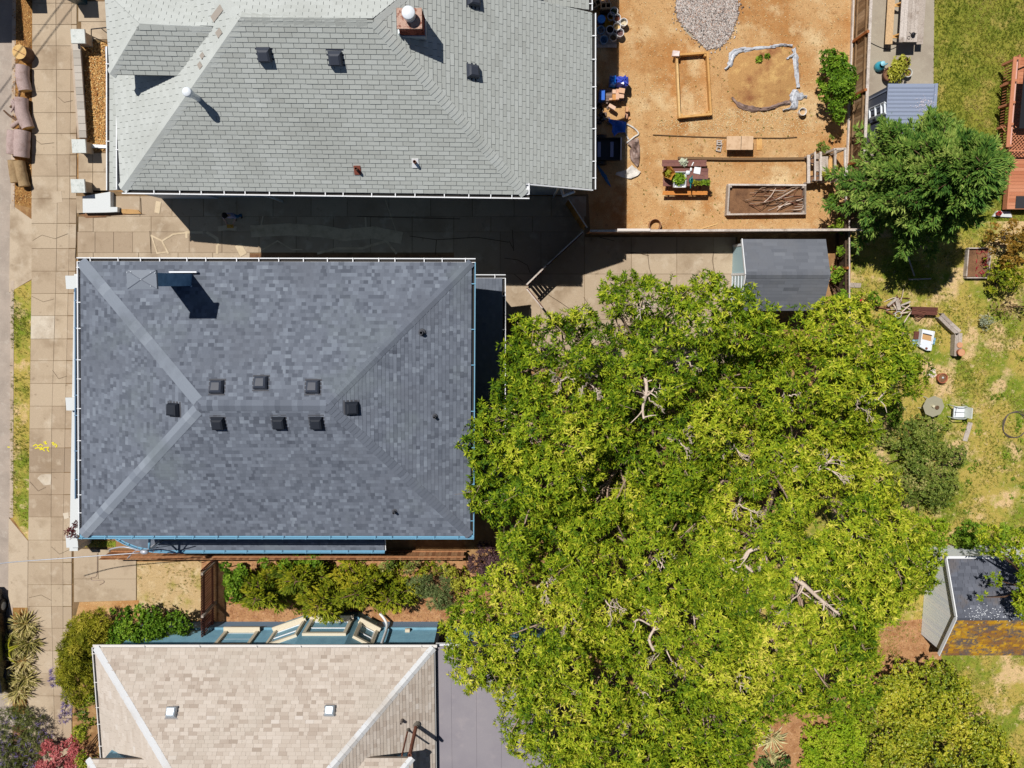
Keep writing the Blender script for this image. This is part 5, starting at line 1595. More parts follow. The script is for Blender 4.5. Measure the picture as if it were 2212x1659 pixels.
fence('board_fence', 'dark board fence running between the grey shed and the dry lawn', P(1803, 480), P(1804, 700), 1.36, mat('dark_fence_wood', pal=[(70, 54, 42), (96, 76, 58), (120, 98, 76)], fine=.25, fsc=14, rough=.9), posts=[P(1803, 580)], mpost=M_orange, cap=.05, side=-1)
fence('board_fence', 'brown board fence along the lower side of the dirt yard', P(1264, 505.5), P(1824, 503), 1.9, mat('brown_fence_wood', pal=[(120, 84, 60), (150, 108, 80), (176, 134, 102)], fine=.25, fsc=14, rough=.9), cap=.09, side=1)
b = MB(); p, q = P(1333, 496.5, 1.97), P(1404, 496.5, 1.97); b.beam(p, q, .09, .03, tint=1); tag(b.build('plank', plain('white_board', (244, 230, 216), .7)), 'white board lying on top of the brown fence', 'board')
# gate fence across the driveway
def gp(u, v, h): p = P(u, v, h); p.z = 0; return p
fence('gate', 'dark slatted driveway gate running diagonally from the brown fence', gp(1258, 501, 1.7), gp(1181, 572, 1.7), 1.7, M_redwood, .14, .012, cap=.05, side=1)
fence('gate', 'slatted gate leaf with a pale sunlit top rail standing on the driveway', gp(1179, 574, 1.7), gp(1137, 615, 1.7), 1.7, M_redwood, .15, .03, cap=.06, side=1)
fence('gate', 'short gate leaf hinged behind the back porch of the grey house', gp(1137, 624, 1.65), gp(1171, 666, 1.65), 1.65, M_redwood, .13, .012, cap=.05, side=1)
fence('fence_panel', 'ochre board panel joining the pale house to the brown fence', gp(1228, 430, 1.9), gp(1268, 492, 1.9), 1.9, mat('ochre_boards', pal=[(170, 116, 50), (196, 138, 66), (214, 160, 84)], fine=.2, fsc=16), .14, cap=.05, side=1)
fence('slatted_fence', 'dark red brown slatted fence between the dry grass and the side garden', P(462, 1205), P(463, 1368), 1.5, M_redwood, .115, .035, side=1, posts=[P(463, 1212), P(463, 1300)], mpost=M_pale_wood)
fence('board_fence', 'low brown board fence between the grey house and the side garden', P(245, 1187), P(1008, 1187), 1.25, mat('tan_fence_wood', pal=[(150, 100, 66), (184, 130, 88), (206, 156, 112)], fine=.25, fsc=14), side=1)

# ------------------------------------------------------------------ street side: logs, piers, walls
def log(label, a, b, r, m=M_bark, group='cut logs lying along the kerb', cat='log', bend=.0, name='log'):
    a, b = P(*a), P(*b)
    t = thing(name, (a + b) / 2, label, cat, group)
    a.z = b.z = r * .95
    mid = a.lerp(b, .5) + Vector((bend, 0, .02))
    pts = smoothpath([a, mid, b], 4)
    m1 = MB(); m1.tube(pts, [r * (1 + random.uniform(-.06, .06)) for _ in pts], 14, False); m1.build('bark', m, t, True)
    for p, q in ((pts[0], pts[1]), (pts[-1], pts[-2])):
        d = (p - q).normalized()
        s = d.cross(Vector((0, 0, 1))).normalized(); u = s.cross(d)
        e = MB(); c = p + d * .004
        e.add([c + (s * math.cos(k * .449) + u * math.sin(k * .449)) * r * .97 for k in range(14)], [list(range(14))])
        e.build('cut_face', M_cutw, t)
    return t
M_cutw = mat('cut_wood', (232, 190, 124), [((204, 150, 84), 6, .5, .7)], .12, 40, .8)
M_bark2 = mat('pinkish_bark', (192, 166, 156), [((158, 130, 118), 4, .5, .75), ((214, 192, 180), 9, .6, .8)], .18, 30, .9, .5, 30)
log('short curved log just below the upright stump', (57, 146), (63, 200), .25, M_bark2, bend=-.05)
log('long bent log beside the tangle of roots', (54, 216), (69, 280), .25, M_bark2, bend=-.08)
log('thick pink barked log with a branch lying on it', (38, 286), (37, 336), .25, M_bark2)
log('thickest log, next to the pavement in the middle of the row', (58, 286), (56, 342), .30, M_bark2)
log('thin brown log at the lower end of the row nearest the road', (34, 349), (41, 396), .20, mat('tan_bark', (176, 146, 106), [((140, 110, 76), 4, .5, .75)], .18, 30, .9, .5, 30))
log('lowest log of the row, mossy on one side beside the pavement', (48, 351), (60, 404), .21, mat('tan_bark'))
s0 = P(60, 121)
t = thing('stump', s0, 'upright tree stump with a pale cracked cut top', 'stump')
b = MB(); b.lathe([(.33, 0), (.30, .1), (.285, .3), (.28, .55)], s0, 24); b.build('bark', M_barkd, t, True)
b = MB(); b.disc(s0 + Vector((0, 0, .552)), .282, 24); b.build('cut_face', M_cutw, t)
b = MB(); b.beam(s0 + Vector((-.22, .1, .553)), s0 + Vector((.23, -.13, .553)), .025, .008); b.build('crack', M_rust, t)
t = thing('driftwood', P(34, 250), 'weathered tangle of roots and branches lying over the kerb', 'driftwood')
b = MB()
zq = Z[(0, 0)]
for pts, r0, r1 in [([(120, 830), (150, 930), (190, 1040)], .17, .10), ([(130, 840), (110, 880), (90, 920)], .06, .03), ([(30, 905), (80, 950), (140, 985), (215, 1050)], .035, .06),
                    ([(165, 735), (150, 800), (115, 850), (85, 880)], .04, .05), ([(100, 1040), (150, 1000), (200, 960)], .10, .07), ([(160, 1010), (175, 1120), (205, 1250)], .05, .018), ([(175, 1080), (190, 1150), (200, 1180)], .03, .012),
                    ([(100, 820), (140, 860), (185, 950), (200, 1030)], .06, .04)]:
    sp = smoothpath([P(*zq(*p), random.uniform(.18, .42)) for p in pts], 4)
    m = MB(); m.tube(sp, list(np.linspace(r0, r1, len(sp))), 8); m.build('branch', M_barkd if r0 < .06 else M_bark2, t, True)
M_mott = mat('mottled_concrete', (226, 226, 216), [((196, 200, 190), 6, .5, .7), ((150, 150, 140), 14, .62, .75)], .12, 60, .9, .3, 40)
for lab, u, v in [('pale concrete gate pier at the upper end of the low wall', 169, 79), ('mottled concrete gate pier at the lower end of the low wall', 171, 316), ('mottled concrete gate pier beside the white landing', 169, 402)]:
    c = P(u, v, .72); c.z = 0
    t = thing('gate_pier', c, lab, 'pier', 'concrete piers along the pavement')
    b = MB(); b.box((c.x, c.y, .33), (.42, .42, .68)); b.build('shaft', M_conc, t)
    b = MB(); b.box((c.x, c.y, .71), (.56, .54, .09)); b.build('cap', M_mott, t)
p, q = P(177, 101), P(177, 302)
t = thing('low_wall', (p + q) / 2, 'low grey coping wall between the pavement and the wood chip bed', 'wall')
b = MB(); b.box(((p.x + q.x) / 2, (p.y + q.y) / 2, .18), (.24, p.y - q.y, .38)); b.build('wall_core', M_kerb, t)
n = 13
for i in range(n):
    y0 = p.y + (q.y - p.y) * i / n
    b = MB(); b.box((p.x, y0 + (q.y - p.y) / n / 2, .395 + random.uniform(-.006, .006)), (.3, abs(q.y - p.y) / n - .012, .07), tint=random.uniform(.1, .9)); b.build('coping_stone', mat('coping', pal=[(176, 166, 152), (196, 184, 168), (212, 200, 184)], fine=.15, fsc=60, bump=.2, bsc=50), t)
zq = zz(150, 300, 300)
t = thing('landing', P(215, 440), 'white painted concrete landing with a broken edge beside the pier', 'landing')
b = MB(); b.prism([P(*zq(*p), .3).to_2d() for p in ((245, 1005), (700, 930), (702, 1180), (815, 1180), (815, 1258), (640, 1268), (250, 1275))], 0, .3); b.build('landing_slab', M_porch, t)
b = MB(); b.prism([P(*zq(*p), .15).to_2d() for p in ((140, 1000), (243, 1005), (248, 1275), (150, 1280))], 0, .15); b.build('step', M_conc, t)
b = MB(); b.prism([P(*zq(*p), .1).to_2d() for p in ((850, 1215), (1000, 1215), (1150, 1230), (1210, 1290), (1000, 1295), (900, 1285))], 0, .1); tag(b.build('rubble', mat('broken_concrete', (206, 160, 104), [((150, 112, 72), 5, .5, .7)], .2, 40, .9, .5, 30)), 'broken strip of orange concrete beside the white landing', 'rubble')
sheet('dark_strip', [P(*zq(*p)) for p in ((170, 1276), (820, 1262), (1300, 1300), (900, 1312), (640, 1330), (640, 1350), (310, 1360))], .046, M_soil2)  # dark sheet painting the crevice's shade and soil below the landing
t = thing('handrail', P(205, 75), 'thin black metal handrail at the upper steps', 'handrail')
b = MB(); zq = zz(0, 0, 240)
b.tube([P(*zq(1868, 740), .05), P(*zq(1868, 600), .85), P(*zq(2240, 560), 1.1)], .022, 6); b.build('rail', M_steel, t)
b = MB(); b.tube([P(*zq(2080, 590), .05), P(*zq(2080, 575), .98)], .018, 6); b.build('baluster', M_steel, t)
b = MB(); zq = zz(150, 300, 300); b.prism([P(*zq(*p), .14).to_2d() for p in ((335, 150), (640, 165), (640, 215), (335, 210))], 0, .14); tag(b.build('step', M_white), 'white step edge below the wood chip bed', 'step')
# ------------------------------------------------------------------ vehicles and bins
def wheel(parent, c, r=.33, w=.2, axis='x'):
    t = MB(); n = 16
    pr = [(r * .6, -w / 2), (r * .95, -w / 2), (r, -w / 3), (r, w / 3), (r * .95, w / 2), (r * .6, w / 2)]
    vs, fs = [], []
    for rr, o in pr:
        for k in range(n):
            a = 6.28318 * k / n
            vs.append((c[0] + o, c[1] + rr * math.cos(a), c[2] + rr * math.sin(a)))
    for i in range(len(pr) - 1):
        for k in range(n):
            fs.append([i * n + k, i * n + (k + 1) % n, (i + 1) * n + (k + 1) % n, (i + 1) * n + k])
    t.add(vs, fs); o = t.build('wheel', M_black, parent, True)
    m = MB()
    for s in (-1, 1):
        m.add([(c[0] + s * w * .38, c[1] + r * .6 * math.cos(6.28318 * k / n), c[2] + r * .6 * math.sin(6.28318 * k / n)) for k in range(n)], [list(range(n))])
    m.build('rim', M_galv, o)
cx, y0, y1, zr = P(-20, 1400).x, P(0, 1486).y, P(0, 1264).y, -.12
M_car = plain('dark_car_paint', (30, 34, 44), .25, .6)
car = thing('parked_car', Vector((cx, (y0 + y1) / 2, zr)), 'dark parked car at the kerb, mostly outside the frame beside the flax strip', 'car')
L = y1 - y0
def carsec(f, w, z0, z1): return [(cx - w, y0 + f * L, z0), (cx + w, y0 + f * L, z0), (cx + w * .97, y0 + f * L, z1), (cx - w * .97, y0 + f * L, z1)]
b = MB(); S_ = [(0, .70, .3, .62), (.03, .82, .2, .8), (.2, .88, .18, .92), (.5, .9, .18, .95), (.8, .88, .18, .92), (.97, .8, .2, .78), (1, .68, .3, .6)]
vs = [q for f, w, a, c in S_ for q in carsec(f, w, zr + a, zr + c)]
fs = [[i * 4 + k, i * 4 + (k + 1) % 4, i * 4 + 4 + (k + 1) % 4, i * 4 + 4 + k] for i in range(len(S_) - 1) for k in range(4)] + [[3, 2, 1, 0], [24, 25, 26, 27]]
b.add(vs, fs); b.build('body', M_car, car)
b = MB(); b.add([(cx - .8, y0 + .14 * L, zr + .93), (cx + .8, y0 + .14 * L, zr + .93), (cx + .8, y0 + .74 * L, zr + .95), (cx - .8, y0 + .74 * L, zr + .95),
                 (cx - .62, y0 + .26 * L, zr + 1.42), (cx + .62, y0 + .26 * L, zr + 1.42), (cx + .62, y0 + .56 * L, zr + 1.44), (cx - .62, y0 + .56 * L, zr + 1.44)],
                [[0, 1, 5, 4], [1, 2, 6, 5], [2, 3, 7, 6], [3, 0, 4, 7]]); b.build('window', M_glass, car)
b = MB(); b.box((cx, y0 + .41 * L, zr + 1.445), (1.26, .32 * L, .03)); b.build('car_roof', M_car, car)
for f in (.18, .82):
    for s in (-1, 1): wheel(car, (cx + s * .82, y0 + f * L, zr + .32), .32)
for s in (-1, 1):
    b = MB(); b.box((cx + s * .98, y0 + .68 * L, zr + .95), (.16, .1, .12)); b.build('wing_mirror', M_car, car)
    b = MB(); b.box((cx + s * .6, y1 - .06, zr + .66), (.3, .08, .12)); b.build('headlight', M_tin, car)
# a box truck standing just outside the frame throws the shadow at the upper left
tx1, ty0 = P(-8, 20).x, P(0, 24).y
trk = thing('box_truck', Vector((tx1 - 1.1, ty0 + 3, -.12)), 'white box truck parked at the kerb just outside the upper left corner', 'truck')
b = MB(); b.box((tx1 - 1.1, ty0 + 2.4, 1.8), (2.2, 4.6, 2.4)); b.build('cargo_box', M_white, trk)
b = MB(); b.box((tx1 - 1.1, ty0 + 5.6, 1.25), (2.0, 1.7, 1.5)); b.build('cab', M_white, trk)
b = MB(); b.box((tx1 - 1.1, ty0 + 3.2, .45), (1.0, 6.2, .2)); b.build('chassis', M_black, trk)
for f in (1.0, 5.4):
    for s in (-.95, .95): wheel(trk, (tx1 - 1.1 + s, ty0 + f, .27), .39, .25)
def bin_(label, u, v, m, s=(.55, .6, 1.0)):
    c = P(u, v)
    t = thing('wheelie_bin', c, label, 'bin')
    b = MB(); b.add([(c.x + x * s[0] * k, c.y + y * s[1] * k, z) for z, k in ((.05, .4), (s[2], .5)) for x, y in ((-1, -1), (1, -1), (1, 1), (-1, 1))],
                    [[3, 2, 1, 0], [0, 1, 5, 4], [1, 2, 6, 5], [2, 3, 7, 6], [3, 0, 4, 7]]); b.build('bin_body', m, t)
    b = MB(); b.box((c.x, c.y, s[2] + .03), (s[0] * 1.08, s[1] * 1.08, .06), rx=-.04); b.build('lid', m, t)
    b = MB(); b.beam((c.x - .2, c.y + s[1] * .56, s[2] - .02), (c.x + .2, c.y + s[1] * .56, s[2] - .02), .04, .04); b.build('handle', M_black, t)
bin_('dark teal wheelie bin at the top of the front walk', 178, -2, plain('dark_teal', (24, 62, 74), .4, .5))
bin_('black wheelie bin on the kerb strip at the top edge', 66, -12, M_black)
# overhead lines: their soft shadows cross the pavement, the house cable crosses the corner
def wire(label, pts, r=.016):
    p0 = Vector(pts[0])
    t = thing('overhead_wire', p0, label, 'wire')
    b = MB(); b.tube(smoothpath(pts, 8), r, 5); b.build('cable', M_black if r > .02 else M_mast, t, True)
for d, lab in ((0, 'upper overhead power line passing outside the upper left corner'), (17, 'lower overhead power line passing outside the upper left corner')):
    a, c = P(157 + d, -20 + d), P(-60 + d, 264 + d)
    off = Vector((-.35, .42, 1)) * 9.0
    dirn = (c - a)
    wire(lab, [a + off - dirn * 1.2, a + off + dirn * .5, c + off + dirn * 1.5], .022)
e = P(303, 1194, 4.2)
wire('thin grey service cable running from the street to the mast of the grey house', [P(-120, 1236, 5.6), P(0, 1217, 4.9), P(120, 1207, 4.45), e], .02)

# ------------------------------------------------------------------ a person in the shade of the driveway
def person():
    f = P(516, 470)
    t = thing('person', f, 'person with dark hair, lilac top and blue trousers standing in the shaded driveway', 'person')
    F_ = lambda x, y, z: (f.x + x, f.y + y, z)
    skin = plain('skin', (206, 160, 136), .6)
    J = {'pel': (0, 0, .92, .14), 'waist': (0, 0, 1.08, .125), 'chest': (0, -.03, 1.28, .15), 'neck': (0, -.04, 1.44, .06), 'head0': (0, -.06, 1.52, .07), 'head': (0, -.07, 1.62, .10),
         'shL': (-.17, -.03, 1.38, .065), 'elL': (-.24, -.10, 1.12, .045), 'wrL': (-.15, -.30, 1.05, .034),
         'shR': (.17, -.03, 1.38, .065), 'elR': (.25, -.10, 1.12, .045), 'wrR': (.14, -.32, 1.06, .034),
         'hpL': (-.09, 0, .86, .095), 'knL': (-.11, -.04, .48, .062), 'anL': (-.11, .02, .09, .045), 'toL': (-.12, -.15, .04, .04),
         'hpR': (.09, 0, .86, .095), 'knR': (.12, .0, .48, .062), 'anR': (.12, .12, .09, .045), 'toR': (.13, -.05, .04, .04)}
    E = [('pel', 'waist'), ('waist', 'chest'), ('chest', 'neck'), ('neck', 'head0'), ('head0', 'head'), ('chest', 'shL'), ('shL', 'elL'), ('elL', 'wrL'), ('chest', 'shR'), ('shR', 'elR'), ('elR', 'wrR'),
         ('pel', 'hpL'), ('hpL', 'knL'), ('knL', 'anL'), ('anL', 'toL'), ('pel', 'hpR'), ('hpR', 'knR'), ('knR', 'anR'), ('anR', 'toR')]
    names = list(J)
    vs = [J[n][:3] for n in names]; rr = [J[n][3] for n in names]
    es = [(names.index(a), names.index(c)) for a, c in E]
    for s, wr in ((-1, 'wrL'), (1, 'wrR')):            # palm, four fingers and thumb
        w = J[wr]; i0 = names.index(wr)
        vs.append((w[0] - s * .02, w[1] - .07, w[2])); rr.append(.028); ip = len(vs) - 1; es.append((i0, ip))
        for k, (dx, ln) in enumerate(((-.03, .07), (-.01, .085), (.01, .08), (.03, .06))):
            vs.append((w[0] - s * .02 + dx, w[1] - .10, w[2] - .005)); rr.append(.011); es.append((ip, len(vs) - 1))
            vs.append((w[0] - s * .02 + dx, w[1] - .10 - ln * .7, w[2] - .035)); rr.append(.009); es.append((len(vs) - 2, len(vs) - 1))
        vs.append((w[0] - s * .06, w[1] - .07, w[2] + .01)); rr.append(.011); es.append((ip, len(vs) - 1))
    me = bpy.data.meshes.new('body')
    me.from_pydata(vs, es, [])
    o = link('body', me, t)
    me.materials.append(skin); me.materials.append(plain('lilac_cloth', (170, 160, 190), .9)); me.materials.append(plain('blue_cloth', (40, 110, 156), .9)); me.materials.append(M_black)
    sk = o.modifiers.new('skin', 'SKIN')
    lay = me.skin_vertices[0].data if me.skin_vertices else None
    if lay is None:
        return t
    for i, r in enumerate(rr):
        lay[i].radius = (r, r)
    lay[0].use_root = True
    o.modifiers.new('sub', 'SUBSURF').levels = 2
    dg = bpy.context.evaluated_depsgraph_get()
    m2 = bpy.data.meshes.new_from_object(o.evaluated_get(dg))
    o.modifiers.clear()
    o.data = m2
    for m_ in (me.materials if not m2.materials else []):
        m2.materials.append(m_)
    for p in m2.polygons:
        z, x, y = p.center.z, abs(p.center.x), p.center.y
        p.use_smooth = True
        p.material_index = 0 if z > 1.43 or (y < -.14 and z > .9) else 1 if z > .95 else 3 if z < .1 else 2
    b = MB(); b.ball(F_(0, -.055, 1.655), (.115, .122, .105), 14, 9, jit=.03); b.build('hair', plain('dark_hair', (24, 20, 22), .7), t, True)
    b = MB()
    for s in (-1, 1): b.ball(F_(s * .035, -.155, 1.625), (.012, .01, .01), 6, 4)
    b.build('eye', M_black, t)
    b = MB(); b.add([F_(-.012, -.16, 1.585), F_(.012, -.16, 1.585), F_(0, -.185, 1.588), F_(0, -.158, 1.63)], [[0, 1, 2], [0, 2, 3], [1, 3, 2]]); b.build('nose', skin, t)
    b = MB(); b.box(F_(0, -.155, 1.562), (.045, .012, .01)); b.build('mouth', plain('lips', (170, 96, 92), .6), t)
    return f
person()
f = P(516, 470)
b = MB(); b.box((f.x, f.y - .44, 1.07), (.26, .14, .05)); b.ball((f.x + .03, f.y - .44, 1.11), (.05, .05, .03), 8, 5); tag(b.build('parcel', plain('ochre_parcel', (214, 156, 60), .8)), 'small ochre parcel held by the person in the driveway', 'parcel')

# ------------------------------------------------------------------ dark grey garden shed
def tint_flat(mu, s): return lambda c: mu + random.gauss(0, s)
zS = 2.1
a, c = P(1603, 517, zS), P(1783, 517, zS)
d = P(1605, 671, zS); d.x = a.x
e2 = Vector((c.x, d.y, zS))
ym = (a.y + d.y) / 2
zr_ = 2.75
ra, rb = P(1611, 594, zr_), P(1790, 594, zr_)
ra.x = a.x; rb.x = c.x; ra.y = rb.y = ym
sh = thing('garden_shed', Vector(((a.x + c.x) / 2, ym, 0)), 'pale blue garden shed with a dark grey shingle roof at the end of the driveway', 'shed')
M_shsh = mat('shed_shingle', pal=[(92, 94, 98), (106, 108, 113), (118, 120, 125), (134, 136, 140)], layers=[((122, 122, 124), .7, .5, .75)], fine=.08, fsc=90, rough=.95, bump=.2, bsc=100)
rs = Roof(sh, M_shsh, M_greyd, .145, [.3, .45, .6], .009, tint_flat(.5, .14), gap=.002, thick=.06)
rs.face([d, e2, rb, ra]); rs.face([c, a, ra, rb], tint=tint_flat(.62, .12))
rs.cap(ra, rb, fnorm(c, a, ra), fnorm(d, e2, rb), .14, .2, .01, lambda: .45 + random.gauss(0, .06), 'ridge_cap')
rs.finish(300)
wx = P(1580, 594).x
wy0, wy1 = d.y + .12, a.y - .12
M_pblue = plain('powder_blue', (196, 224, 226), .7)
b = MB()
bx1 = c.x - .12
b.add([(wx, wy0, 0), (wx, wy1, 0), (wx, wy1, 2.05), (wx, ym, 2.66), (wx, wy0, 2.05), (bx1, wy0, 0), (bx1, wy1, 0), (bx1, wy1, 2.05), (bx1, ym, 2.66), (bx1, wy0, 2.05)],
      [[4, 3, 2, 1, 0], [5, 6, 7, 8, 9], [0, 1, 6, 5], [1, 2, 7, 6], [2, 3, 8, 7], [3, 4, 9, 8], [4, 0, 5, 9]])
b.build('wall', M_pblue, sh)
b = MB(); dy0, dy1 = ym - 1.0, ym + .05
for yy in (dy0, dy1): b.box((wx - .015, yy, 1.0), (.04, .09, 1.95))
b.box((wx - .015, (dy0 + dy1) / 2, 1.96), (.04, dy1 - dy0 + .09, .1)); dfr = b.build('door', M_white, sh)
b = MB()
for k in range(5): b.box((wx - .012, (dy0 + dy1) / 2, .12 + k * .45), (.03, dy1 - dy0 - .1, .06))
b.build('muntin', M_white, dfr)
b = MB(); b.box((wx - .003, (dy0 + dy1) / 2, 1.0), (.012, dy1 - dy0 - .09, 1.85)); b.build('pane', plain('pale_glass', (170, 204, 214), .15, .6), dfr)
for s, (y_, z_) in ((1, (a.y, zS)), (-1, (d.y, zS))):
    b = MB(); b.beam((a.x - .015, y_, z_ - .05), (a.x - .015, ym, zr_ - .05), .03, .14); b.build('barge_board', M_white, sh)
b = MB(); b.box((wx - .01, wy1 - .05, 1.0), (.03, .1, 2.0)); b.build('corner_board', M_white, sh)
# ------------------------------------------------------------------ white shed at the lower right
zW = 1.88
a, d = P(2045, 1207, zW), P(2043, 1415, zW); d.x = a.x
ym = (a.y + d.y) / 2; zr_ = 2.9
ex_ = a.x + 6.5
sh = thing('white_shed', Vector((a.x + 3, ym, 0)), 'white boarded shed with a dark shingle roof, orange moss on its lower slope', 'shed')
M_wsh = mat('white_shed_shingle', pal=[(78, 80, 88), (96, 98, 106), (112, 114, 122), (132, 134, 142)], layers=[((116, 108, 104), 1.2, .52, .7)], fine=.1, fsc=80, rough=.95, bump=.2, bsc=90)
M_moss = mat('mossy_shingle', pal=[(150, 104, 66), (170, 120, 50), (206, 150, 30), (226, 176, 50)], layers=[((112, 98, 92), 1.6, .46, .56), ((226, 172, 40), 3.2, .54, .66), ((104, 94, 92), 6.0, .56, .64)], fine=.25, fsc=50, rough=.95, bump=.5, bsc=40)
ra, rb = Vector((a.x, ym, zr_)), Vector((ex_, ym, zr_))
rs = Roof(sh, M_wsh, M_greyd, .145, [.24, .3], .012, tint_flat(.5, .13), gap=.012, thick=.06)
rs.face([Vector((ex_, a.y, zW)), a, ra, rb]); rs.cap(ra, rb, fnorm(Vector((ex_, a.y, zW)), a, ra), fnorm(d, Vector((ex_, d.y, zW)), rb), .14, .16, .012, lambda: .55 + random.gauss(0, .08), 'ridge_cap'); rs.finish(300)
rs = Roof(sh, M_moss, M_greyd, .145, [.24, .3], .014, lambda c: .5 + .3 * math.sin(c.x * 2.1 + c.y * 3) + random.gauss(0, .2), gap=.008, thick=.06, name='mossy_roof')
rs.face([d, Vector((ex_, d.y, zW)), rb, ra]); rs.finish(150)
wx = P(1994, 1290).x; wy0, wy1 = d.y + .06, a.y - .06
b = MB(); b.prism([(wx + .03, wy0), (ex_ - .1, wy0), (ex_ - .1, wy1), (wx + .03, wy1)], 0, 1.8); b.build('wall', M_white, sh)
b = MB(); b.add([(wx + .03, wy0, 1.79), (wx + .03, wy1, 1.79), (wx + .03, ym, 2.84), (ex_ - .1, wy0, 1.79), (ex_ - .1, wy1, 1.79), (ex_ - .1, ym, 2.84)], [[0, 2, 1], [3, 4, 5], [0, 3, 5, 2], [1, 2, 5, 4]]); b.build('gable', M_white, sh)
M_wb = mat('white_boards', pal=[(246, 246, 244), (258, 258, 256), (270, 270, 268)], fine=.05, fsc=20, rough=.7)
n = int((wy1 - wy0) / .13)
for i in range(n):
    y_ = wy0 + (i + .5) * (wy1 - wy0) / n
    top = 1.79 + 1.05 * (1 - abs(y_ - ym) / ((wy1 - wy0) / 2))
    b = MB(); b.box((wx + .012, y_, (top + .03) / 2), (.03, (wy1 - wy0) / n - .012, top - .03), tint=random.random()); b.build('board', M_wb, sh)
for y_ in (a.y, d.y):
    b = MB(); b.beam((a.x - .02, y_, zW - .05), (a.x - .02, ym, zr_ - .05), .04, .15); b.build('barge_board', M_white, sh)
b = MB(); b.beam(a + Vector((0, .05, -.06)), Vector((ex_, a.y + .05, zW - .06)), .12, .08); b.build('eaves_board', M_white, sh)
bq = MB(); nn_ = fnorm(Vector((ex_, a.y, zW)), a, ra)
for i in range(150):
    u, v = random.uniform(2082, 2215), random.gauss(1325, 9)
    q = Pp(u, v, a, nn_) + nn_ * .03
    s = random.uniform(.012, .035)
    q2 = random.uniform(0, 3)
    bq.add([q + Vector((math.cos(q2 + k * 1.57) * s, math.sin(q2 + k * 1.57) * s * .6, 0)) for k in range(4)], [[0, 1, 2, 3]])
tag(bq.build('petals', M_paper), 'white petals scattered near the ridge of the white shed', None, None, 'stuff')
# ------------------------------------------------------------------ small metal shed with a ladder
zM = 1.85
a, c = P(1918, 181, zM), P(2024, 177, zM)
s1 = P(1920, 292, zM)
sh = thing('metal_shed', Vector(((a.x + c.x) / 2, (a.y + s1.y) / 2, 0)), 'small blue grey metal shed with a ribbed roof under the conifer', 'shed')
M_mtl = plain('blue_grey_metal', (160, 168, 186), .45, .5, .1)
M_mtld = plain('dark_slate_metal', (92, 98, 112), .5, .5)
wx0 = P(1873, 240).x; wx1 = c.x - .1
b = MB(); b.prism([(wx0, s1.y), (wx1, s1.y), (wx1, a.y - .06), (wx0, a.y - .06)], .02, 1.8); b.build('wall', M_mtld, sh)
for k in range(4):
    y_ = a.y - .2 - k * .5
    b = MB(); b.box((wx0 - .012, y_, .95), (.03, .05, 1.6)); b.build('door_rail', M_mtl, sh)
b = MB(); b.prism([(wx0 - .08, s1.y - .05), (c.x, s1.y - .05), (c.x, a.y), (wx0 - .08, a.y)], 1.8, 1.85); rf = b.build('roof', M_mtl, sh)
n = 13
for i in range(n):
    y_ = a.y - .04 - (i + .5) * (a.y - s1.y) / n
    b = MB(); w = (a.y - s1.y) / n
    b.add([(wx0 - .06, y_ + w / 2 - .008, 1.852), (wx0 - .06, y_ + w * .25, 1.872), (wx0 - .06, y_ - w * .25, 1.872), (wx0 - .06, y_ - w / 2 + .008, 1.852),
           (c.x - .12, y_ + w / 2 - .008, 1.852), (c.x - .12, y_ + w * .25, 1.872), (c.x - .12, y_ - w * .25, 1.872), (c.x - .12, y_ - w / 2 + .008, 1.852)],
          [[0, 1, 5, 4], [1, 2, 6, 5], [2, 3, 7, 6], [0, 3, 2, 1], [4, 5, 6, 7]]); b.build('roof_panel', M_mtl, rf)
b = MB(); b.box((c.x - .05, (a.y + s1.y) / 2, 1.87), (.12, a.y - s1.y, .05)); b.build('trim', M_mtl, rf)
bq = MB()
for i in range(130):
    q = P(2000 + random.gauss(-2, 10), 226 + random.gauss(0, 8), 1.89); s = random.uniform(.01, .03)
    bq.add([q + Vector((math.cos(k * 1.57 + i) * s, math.sin(k * 1.57 + i) * s * .5, random.uniform(0, .01))) for k in range(4)], [[0, 1, 2, 3]])
tag(bq.build('petals', plain('pale_petal', (236, 222, 222), .9)), 'pale dead needles heaped on the metal shed roof', None, None, 'stuff')
t = thing('ladder', P(1866, 250), 'white ladder leaning against the metal shed', 'ladder')
zq = zz(1880, 160, 250, 1266)
r1a, r1b, r2a, r2b = P(*zq(186, 455), .05), P(*zq(436, 345), 1.9), P(*zq(190, 556), .05), P(*zq(440, 462), 1.9)
for p, q in ((r1a, r1b), (r2a, r2b)):
    b = MB(); b.beam(p, q, .035, .09); b.build('side_rail', M_tin, t)
for f in (.04, .3, .56, .82, .97):
    b = MB(); b.beam(r1a.lerp(r1b, f), r2a.lerp(r2b, f), .07, .03); b.build('rung', M_tin, t)

# ------------------------------------------------------------------ grey pad: long table, pots
def boards(parent, x0, x1, y0, y1, z, n, m, along='y', th=.035, name='board', gap=.008, tint=(.3, .9)):
    for i in range(n):
        b = MB()
        if along == 'y':
            w = (x1 - x0) / n; b.box((x0 + (i + .5) * w, (y0 + y1) / 2 + random.uniform(-.01, .01), z), (w - gap, y1 - y0, th), tint=random.uniform(*tint))
        else:
            w = (y1 - y0) / n; b.box(((x0 + x1) / 2 + random.uniform(-.01, .01), y0 + (i + .5) * w, z), (x1 - x0, w - gap, th), tint=random.uniform(*tint))
        b.build(name, m, parent)
p, q = P(1941, 91, .75), P(1980, 91, .75)
t = thing('picnic_table', Vector(((p.x + q.x) / 2, p.y + 1.1, 0)), 'weathered pale picnic table with benches on the grey pad', 'table')
top_y = p.y + 2.3
boards(t, p.x, q.x, p.y, top_y, .735, 5, M_pale_wood, name='table_board')
